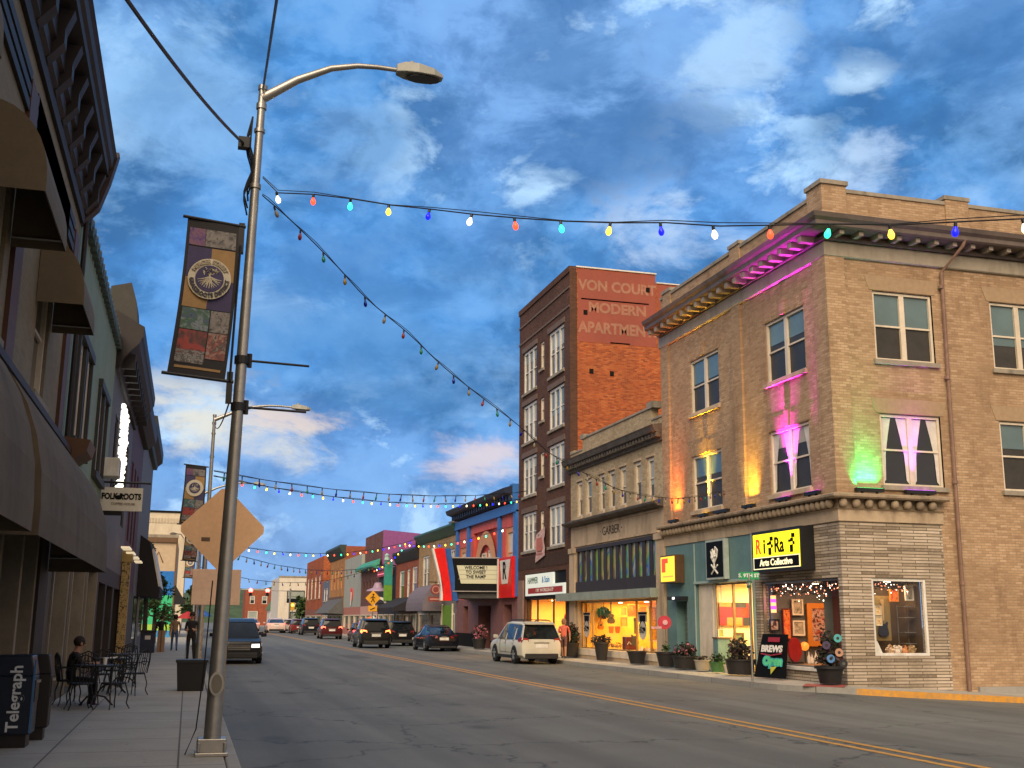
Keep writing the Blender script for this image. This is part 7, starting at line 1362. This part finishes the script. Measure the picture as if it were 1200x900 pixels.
SIT = dict(pel=(0, 0, .55), waist=(0, .0, .70), chest=(0, .04, .88), neck=(0, .08, 1.06), hb=(0, .10, 1.13), head=(0, .13, 1.21), crown=(0, .12, 1.28), sl=(-.18, .05, 1.0), sr=(.18, .05, 1.0), el=(-.24, .15, .78), er=(.24, .15, .78), wl=(-.15, .36, .82), wr=(.15, .36, .82), hl=(-.1, .44, .83), hr=(.1, .44, .83), pl=(-.1, .03, .52), pr=(.1, .03, .52), kl=(-.13, .44, .52), kr=(.13, .44, .52), al=(-.13, .42, .08), ar=(.13, .42, .08), tl=(-.14, .58, .04), tr=(.14, .58, .04))
# ================================================================== pavement furniture, left
IRON = paint('wrought_iron', (.010, .010, .010), .6)
def chair_(label, x, y, rz):
    t = thing('cafe_chair', label, 'chair', (0, 0, 0), 'black iron cafe chairs on the left pavement'); ORG[t.name] = Vector()
    mb = MB(); mb.lathe((0, 0, .43), [(.001, 0), (.21, 0), (.22, .015), (.21, .03), (.001, .03)], 16); mb.build('seat', IRON, t)
    mb = MB(); mb.tube([(-.19, -.16, .45), (-.2, -.21, .7), (-.17, -.24, .88), (0, -.25, .95), (.17, -.24, .88), (.2, -.21, .7), (.19, -.16, .45)], .014, 6)
    for x_ in (-.1, -.05, 0, .05, .1): mb.tube([(x_, -.18, .46), (x_*1.6, -.22, .7), (x_, -.245, .92)], .008, 5)
    mb.ring((0, -.22, .7), (0, -1, 0), .06, .08, 12); mb.build('backrest', IRON, t)
    for sx, sy in ((-1, -1), (1, -1), (1, 1), (-1, 1)): mb = MB(); mb.tube([(sx*.15, sy*.14, .43), (sx*.19, sy*.18, .24), (sx*.17, sy*.17, .1), (sx*.21, sy*.21, 0)], .012, 6); mb.build('leg', IRON, t)
    for sx in (-1, 1): mb = MB(); mb.tube([(sx*.2, -.2, .68), (sx*.25, 0, .68), (sx*.24, .14, .64), (sx*.19, .14, .44)], .011, 6); mb.build('armrest', IRON, t)
    t.location = (x, y, SW); t.rotation_euler.z = rz; return t
def table_(label, x, y, top):
    t = thing('cafe_table', label, 'table', (x, y, SW), 'round cafe tables on the left pavement'); mb = MB(); mb.lathe((x, y, SW+.71), [(.001, 0), (.42, 0), (.43, .015), (.42, .03), (.001, .03)], 22); mb.build('table_top', top, t)
    mb = MB(); mb.tube([(x, y, SW+.1), (x, y, SW+.71)], .03, 8); mb.build('pedestal', IRON, t)
    for k in range(3): a = 2.1*k+.4; mb = MB(); mb.tube([(x, y, SW+.2), (x+.18*math.cos(a), y+.18*math.sin(a), SW+.16), (x+.34*math.cos(a), y+.34*math.sin(a), SW)], .018, 6); mb.build('leg', IRON, t)
    return t
T1, T2, T3 = (-1.55, 22.6), (-1.5, 26.2), (-1.42, 29.4)
table_('nearest round black iron table with a white cup on it', *T1, IRON); table_('middle round table with papers lying on it', *T2, IRON); table_('farthest round table standing clear at the right of the set', *T3, paint('table_grey', (.05, .05, .048), .5))
for lb_, x, y, a in (('black iron chair nearest the newspaper boxes', -1.75, 21.8, 15), ('black iron chair on the wall side of the nearest table', -2.05, 22.9, -70), ('black iron chair on the street side of the nearest table', -1.2, 21.9, 40), ('black iron chair the seated person uses', -1.85, 23.5, 170), ('black iron chair by the middle table, street side', -1.0, 25.6, 55), ('black iron chair by the middle table, near side', -1.65, 25.3, 5), ('black iron chair past the middle table', -1.5, 27.1, 180), ('black iron chair on the near side of the farthest table', -1.3, 28.6, 10), ('black iron chair beyond the farthest table', -1.35, 30.2, 180)): chair_(lb_, x, y, R(a))
person('person in dark clothes seated at the cafe table by the wall', (-2.03, 22.92, SW-.08), R(-72), SIT, paint('black_coat', (.018, .016, .018)), paint('black_trousers', (.015, .014, .016)), 1.72)
mb = MB(); mb.lathe((-1.42, 22.55, SW+.741), [(.032, 0), (.044, .13), (.001, .13)], 12); t = tag(mb.build('paper_cup', paint('cup_white', (.75, .73, .68), .5), smooth=40), 'white paper cup on the nearest black table', 'cup')
mb = MB(); mb.box(-1.72, -1.4, 26.0, 26.3, SW+.741, SW+.75); mb.box(-1.55, -1.25, 26.2, 26.45, SW+.751, SW+.757); tag(mb.build('newspaper', M_WHITE), 'pale papers spread on the middle cafe table', 'papers')
def news(label, x, y, wd, dp, ht, m, rz, lettering=None):
    t = thing('newspaper_box', label, 'newspaper box', (0, 0, 0), 'newspaper boxes against the left shop wall'); ORG[t.name] = Vector(); F = Fac((0, -dp/2, 0), (0, -1, 0)); F2 = Fac((wd/2, 0, 0), (1, 0, 0))
    mb = MB(); mb.box(-wd/2, wd/2, -dp/2, dp/2, .16, ht-.25); mb.hexa([(-wd/2, -dp/2, ht-.25), (wd/2, -dp/2, ht-.25), (wd/2, dp/2, ht-.25), (-wd/2, dp/2, ht-.25), (-wd/2, -dp/2, ht), (wd/2*.8, -dp/2, ht), (wd/2*.8, dp/2, ht), (-wd/2, dp/2, ht)]); mb.build('case', m, t, bevel=.015)
    mb = MB(); mb.box(-wd/2+.05, wd/2-.05, -dp/2+.05, dp/2-.05, 0, .16); mb.build('pedestal', M_BLACK, t)
    mb = MB(); F2.box(mb, -dp/2+.06, dp/2-.06, .55, ht-.3, 0, .012); mb.build('door', M_BLACK, t); mb = MB(); F2.box(mb, -.1, .1, ht-.34, ht-.31, .012, .04); mb.build('handle', M_STEEL, t)
    if lettering:
        FT = Fac((0, -dp/2, 0), (0, -1, 0)); cu_o = text(lettering, FT, 0, 0, .20, paint('news_white', (.60, .66, .70), .5), t, d=.012, sx=1., off=.004)
        for v in cu_o.data.vertices: v.co = Vector((.05-v.co.z, v.co.y, .60+v.co.x))
        mb = MB(); FT.box(mb, wd/2-.02, wd/2+.004, .18, ht-.05, -.02, .006); mb.build('blue_edge', paint('news_edge_blue', (.04, .14, .32), .4), t)
    t.location = (x, y, SW); t.rotation_euler.z = rz; return t
news('tall dark blue newspaper box lettered Telegraph at the left frame edge', -2.06, 15.85, .52, .48, 1.12, paint('news_navy', (.008, .016, .035), .35), R(0), 'Telegraph')
news('plain black newspaper box just behind the blue Telegraph one', -1.96, 16.75, .5, .45, 1.1, paint('news_black', (.008, .008, .009), .5), R(2))
q = PG(224, 810, SW); t = thing('planter_box', 'square black planter box standing at the left kerb before the lamp post', 'planter', (q.x-.02, q.y, SW)); mb = MB(); x, y = q.x-.02, q.y+.3; mb.hexa([(x-.28, y-.28, SW), (x+.28, y-.28, SW), (x+.28, y+.28, SW), (x-.28, y+.28, SW), (x-.33, y-.33, SW+.66), (x+.33, y-.33, SW+.66), (x+.33, y+.33, SW+.66), (x-.33, y+.33, SW+.66)]); mb.build('pot', paint('planter_black', (.012, .012, .012), .6), t, bevel=.02); mb = MB(); mb.box(x-.35, x+.35, y-.35, y+.35, SW+.62, SW+.68); mb.build('rim', M_BLACK, t)
t = thing('litter_bin', 'dark blue square litter bin by the grey end building', 'bin', (-1.7, 56.2, SW)); mb = MB(); mb.box(-2.05, -1.4, 55.9, 56.5, SW, SW+.92); mb.build('bin_body', paint('bin_navy', (.02, .03, .06), .5), t, bevel=.03); mb = MB(); mb.box(-2.08, -1.37, 55.87, 56.53, SW+.92, SW+1.02); mb.build('lid', M_BLACK, t); mb = MB(); mb.box(-1.85, -1.6, 55.885, 55.9, SW+.6, SW+.78); mb.build('notice', M_WHITE, t)
t = thing('cardboard_box', 'tall light brown box standing beside the blue litter bin', 'box', (-1.1, 57, SW)); mb = MB(); mb.box(-1.32, -.98, 57, 57.4, SW, SW+1.0); mb.build('carton', paint('cardboard', (.32, .2, .13), .8), t); mb = MB(); mb.box(-1.18, -1.12, 56.995, 57, SW, SW+1.0); mb.build('tape', M_WOOD, t)
def umbrella(label, x, y, col, z=2.3, r=.9):
    t = thing('patio_umbrella', label, 'umbrella', (x, y, SW), 'coloured umbrellas far down the left pavement'); mb = MB(); mb.tube([(x, y, SW), (x, y, z)], .025, 6); mb.build('pole', M_STEEL, t); mb = MB(); mb.lathe((x, y, z-.5), [(r, 0), (r*.95, .08), (r*.5, .35), (.02, .55)], 8); mb.build('canopy', paint('umbrella_'+col[0], col[1], .7), t)
umbrella('red patio umbrella far down the left pavement', .0, 92, ('red', (.35, .02, .02)), 2.2, .8); umbrella('blue patio umbrella beside the red one far down the left pavement', .9, 84, ('blue', (.02, .10, .35)), 2.35, .75)
t = thing('bicycle_rack', 'black iron rack and bike frames at the left kerb before the black SUV', 'rack', (.3, 42, SW)); mb = MB()
for k in range(3): x0 = .32+.02*k; mb.tube([(x0, 41.2+k*.9, SW), (x0, 41.2+k*.9, SW+.75), (x0, 41.6+k*.9, SW+.85), (x0, 42+k*.9, SW+.75), (x0, 42+k*.9, SW)], .025, 6)
mb.build('hoop', IRON, t); mb = MB(); mb.box(.25, .45, 41, 44, SW, SW+.02); mb.build('base_plate', IRON, t)
# ================================================================== pavement furniture, right
def pot(name, label, x, y, r0, r1, h, m=None, plant=None, seed=0, z=.2, group='flower pots along the right pavement'):
    t = thing(name, label, 'flower pot', (x, y, z), group); mb = MB(); mb.lathe((x, y, z), [(r0, 0), (r1, h*.9), (r1*1.08, h*.9), (r1*1.08, h), (r1*.9, h), (r1*.85, h*.9), (.001, h*.88)], 16); mb.build('pot', m or M_POT, t, smooth=40)
    if plant:
        rad, n, sz, ms, zc_ = plant; mb = MB(); rg = random.Random(seed); mb.leaves((x, y, z+h+zc_), rad, n, sz, rg, len(ms), .1)
        for k in range(7): a = rg.uniform(0, 6.28); mb.tube([(x, y, z+h*.8), (x+math.cos(a)*rad[0]*.5, y+math.sin(a)*rad[1]*.5, z+h+zc_)], .008, 4)
        mb.build('foliage', ms, t)
    return t
DKL = [paint('dusk_leaf', (.022, .03, .016), .7), paint('dusk_leaf_red', (.06, .03, .025), .7)]; PINK = paint('pink_flower', (.5, .15, .2), .7)
def gp(x, y, X=16.3): q = PX(x, y, X); return q.x, q.y
for nm, lb_, (px, py), r0, r1, h, pl, m in (
    ('flower_pot', 'tall dark pot with drooping dark plant before the yellow shop window', (705, 773), .2, .3, .72, ((.42, .4, .24), 280, .08, DKL, .06), None),
    ('flower_pot', 'empty low black pot right of the tall one before the yellow shop', (746.5, 777), .25, .36, .46, None, None),
    ('flower_pot', 'black pot with a red lollipop ornament at the teal shop corner', (781, 779.5), .25, .36, .50, ((.16, .16, .22), 60, .07, [M_LEAF[2], M_LEAF[0]], .15), None),
    ('flower_pot', 'wide dark tub with pink flowers under the narrow door of the teal shop', (803, 781), .34, .42, .42, ((.42, .4, .28), 330, .08, DKL+DKL+[PINK], .16), None),
    ('flower_pot', 'small grey stone pot by the cream pier', (823, 783), .2, .25, .33, ((.2, .2, .1), 60, .06, DKL, .05), M_STONE),
    ('flower_pot', 'green glazed pot with a small plant by the teal cabinet window', (841, 784), .2, .26, .30, ((.26, .26, .2), 130, .07, [M_LEAF[0], M_LEAF[1]], .12), paint('green_glaze', (.06, .16, .05), .3)),
    ('flower_pot', 'small pale pot right of the green glazed one', (855, 785), .14, .18, .25, ((.16, .16, .14), 50, .05, [M_LEAF[2], PINK], .08), M_CREAM),
    ('flower_pot', 'big dark bushy plant tub left of the lettered blackboard', (868, 790), .38, .45, .45, ((.42, .4, .40), 520, .08, DKL, .24), None)):
    x, y = gp(px, py); pot(nm, lb_, x, y, r0, r1, h, m, pl, int(px))
x, y = gp(781, 779.5); t = thing('garden_ornament', 'red and pink round ornament on a stick in the black pot', 'ornament', (x, y, .6)); mb = MB(); mb.tube([(x, y, .6), (x, y, 1.6)], .015, 5); mb.build('stick', M_STEEL, t); mb = MB(); mb.disc((x-.05, y-.02, 1.72), (-.5, -1, 0), .24, 18, 0, .05); mb.build('disc', paint('ornament_red', (.5, .03, .05), .5), t); mb = MB(); mb.disc((x-.05, y-.08, 1.72), (-.5, -1, 0), .09, 14, 0, .03); mb.box(x-.55, x-.1, y-.02, y+.02, 1.5, 1.58); mb.build('pink_centre', paint('ornament_pink', (.65, .35, .35), .5), t)
x, y = 16.35, 48.2; pot('flower_pot', 'large dark planter with leafy shrub behind the woman in orange', x, y, .35, .42, .6, None, ((.5, .5, .55), 420, .1, DKL+[M_LEAF[1]], .35), 77)
x, y = 15.6, 61.5; pot('flower_pot', 'planter of pink flowers before the theatre doors', x, y, .3, .38, .55, None, ((.45, .45, .45), 300, .1, DKL+[PINK, PINK], .35), 78)
# lettered blackboard
x, y = gp(904, 790.5, 16.2); t = thing('sidewalk_board', 'leaning blackboard with white and green hand lettering before the corner shop window', 'board', (x, y, .2)); FB = Fac((x, y, .2), (-1, -.25, 0)); mb = MB(); mb.hexa([FB.P(-.62, 0, .1), FB.P(.62, 0, .1), FB.P(.62, 0, .02), FB.P(-.62, 0, .02), FB.P(-.5, 1.22, -.18), FB.P(.5, 1.22, -.18), FB.P(.5, 1.22, -.24), FB.P(-.5, 1.22, -.24)]); mb.build('panel', EBK, t)
FB2 = Fac(FB.P(0, 0, .12), FB.n); 
def ftilt(o):
    for v in o.data.vertices:
        w_ = v.co+ORG[t.name]; hgt = w_.z-.2; v.co -= FB.n*(hgt*.232)
ftilt(text('BREWS', FB2, .0, .80, .25, M_WHITE, t, d=.02, sx=1.1, off=.012)); ftilt(text('Open', FB2, .1, .46, .30, paint('chalk_green', (.10, .55, .25), .6), t, d=.02, sx=1.1, off=.022)); ftilt(text('Open', FB2, .1, .46, .30, paint('chalk_teal', (.05, .35, .35), .6), t, d=.018, sx=1.1, off=.05))
mb = MB(); FB2.box(mb, -.2, .28, 1.0, 1.13, .015, .02); mb.tube([FB2.P(-.42, .66, .02), FB2.P(.0, .62, .02), FB2.P(.42, .68, .02)], .02, 5); o = mb.build('red_chalk', paint('chalk_red', (.3, .02, .04), .6), t); ftilt(o)
mb = MB(); mb.prism([FB2.P(.05, .3, .02), FB2.P(.3, .32, .02), FB2.P(.1, .1, .02)], FB2.n*.005); ftilt(mb.build('yellow_arrow', paint('chalk_yellow', (.5, .5, .06), .6), t))
# record shrub planter
x, y = gp(973, 797, 16.25); t = thing('record_planter', 'black tub with a dark shrub hung with coloured discs at the corner', 'planter', (x, y, .2)); mb = MB(); mb.lathe((x, y, .2), [(.27, 0), (.35, .38), (.40, .38), (.40, .45), (.32, .45), (.001, .42)], 18); mb.build('tub', paint('planter_black', (.012, .012, .012)), t, smooth=40)
mb = MB(); mb.leaves((x, y, 1.05), (.30, .30, .5), 520, .07, random.Random(31), 2, .1); mb.leaves((x, y, .8), (.40, .40, .2), 220, .07, random.Random(32), 2, .1); mb.build('foliage', DKL, t)
for k, (dx, dz, c) in enumerate(((.06, 1.36, (.08, .36, .36)), (-.24, 1.18, (.07, .05, .10)), (.08, 1.0, (.50, .27, .17)), (-.14, .84, (.08, .22, .45)), (.18, .72, (.025, .025, .025)))):
    F = Fac((x, y-.34, 0), (-.35, -1, 0)); o = MB(); c0 = F.P(dx, dz, 0); o.disc(c0, F.n, .105, 20, 0, .012); r = o.build('disc', paint('record%d' % k, c, .3), t); o = MB(); o.disc(c0+F.n*.013, F.n, .04, 12, 0, .004); o.build('disc_label', paint('record_hole%d' % k, (.03, .02, .02) if k != 4 else (.1, .1, .1), .5), r)
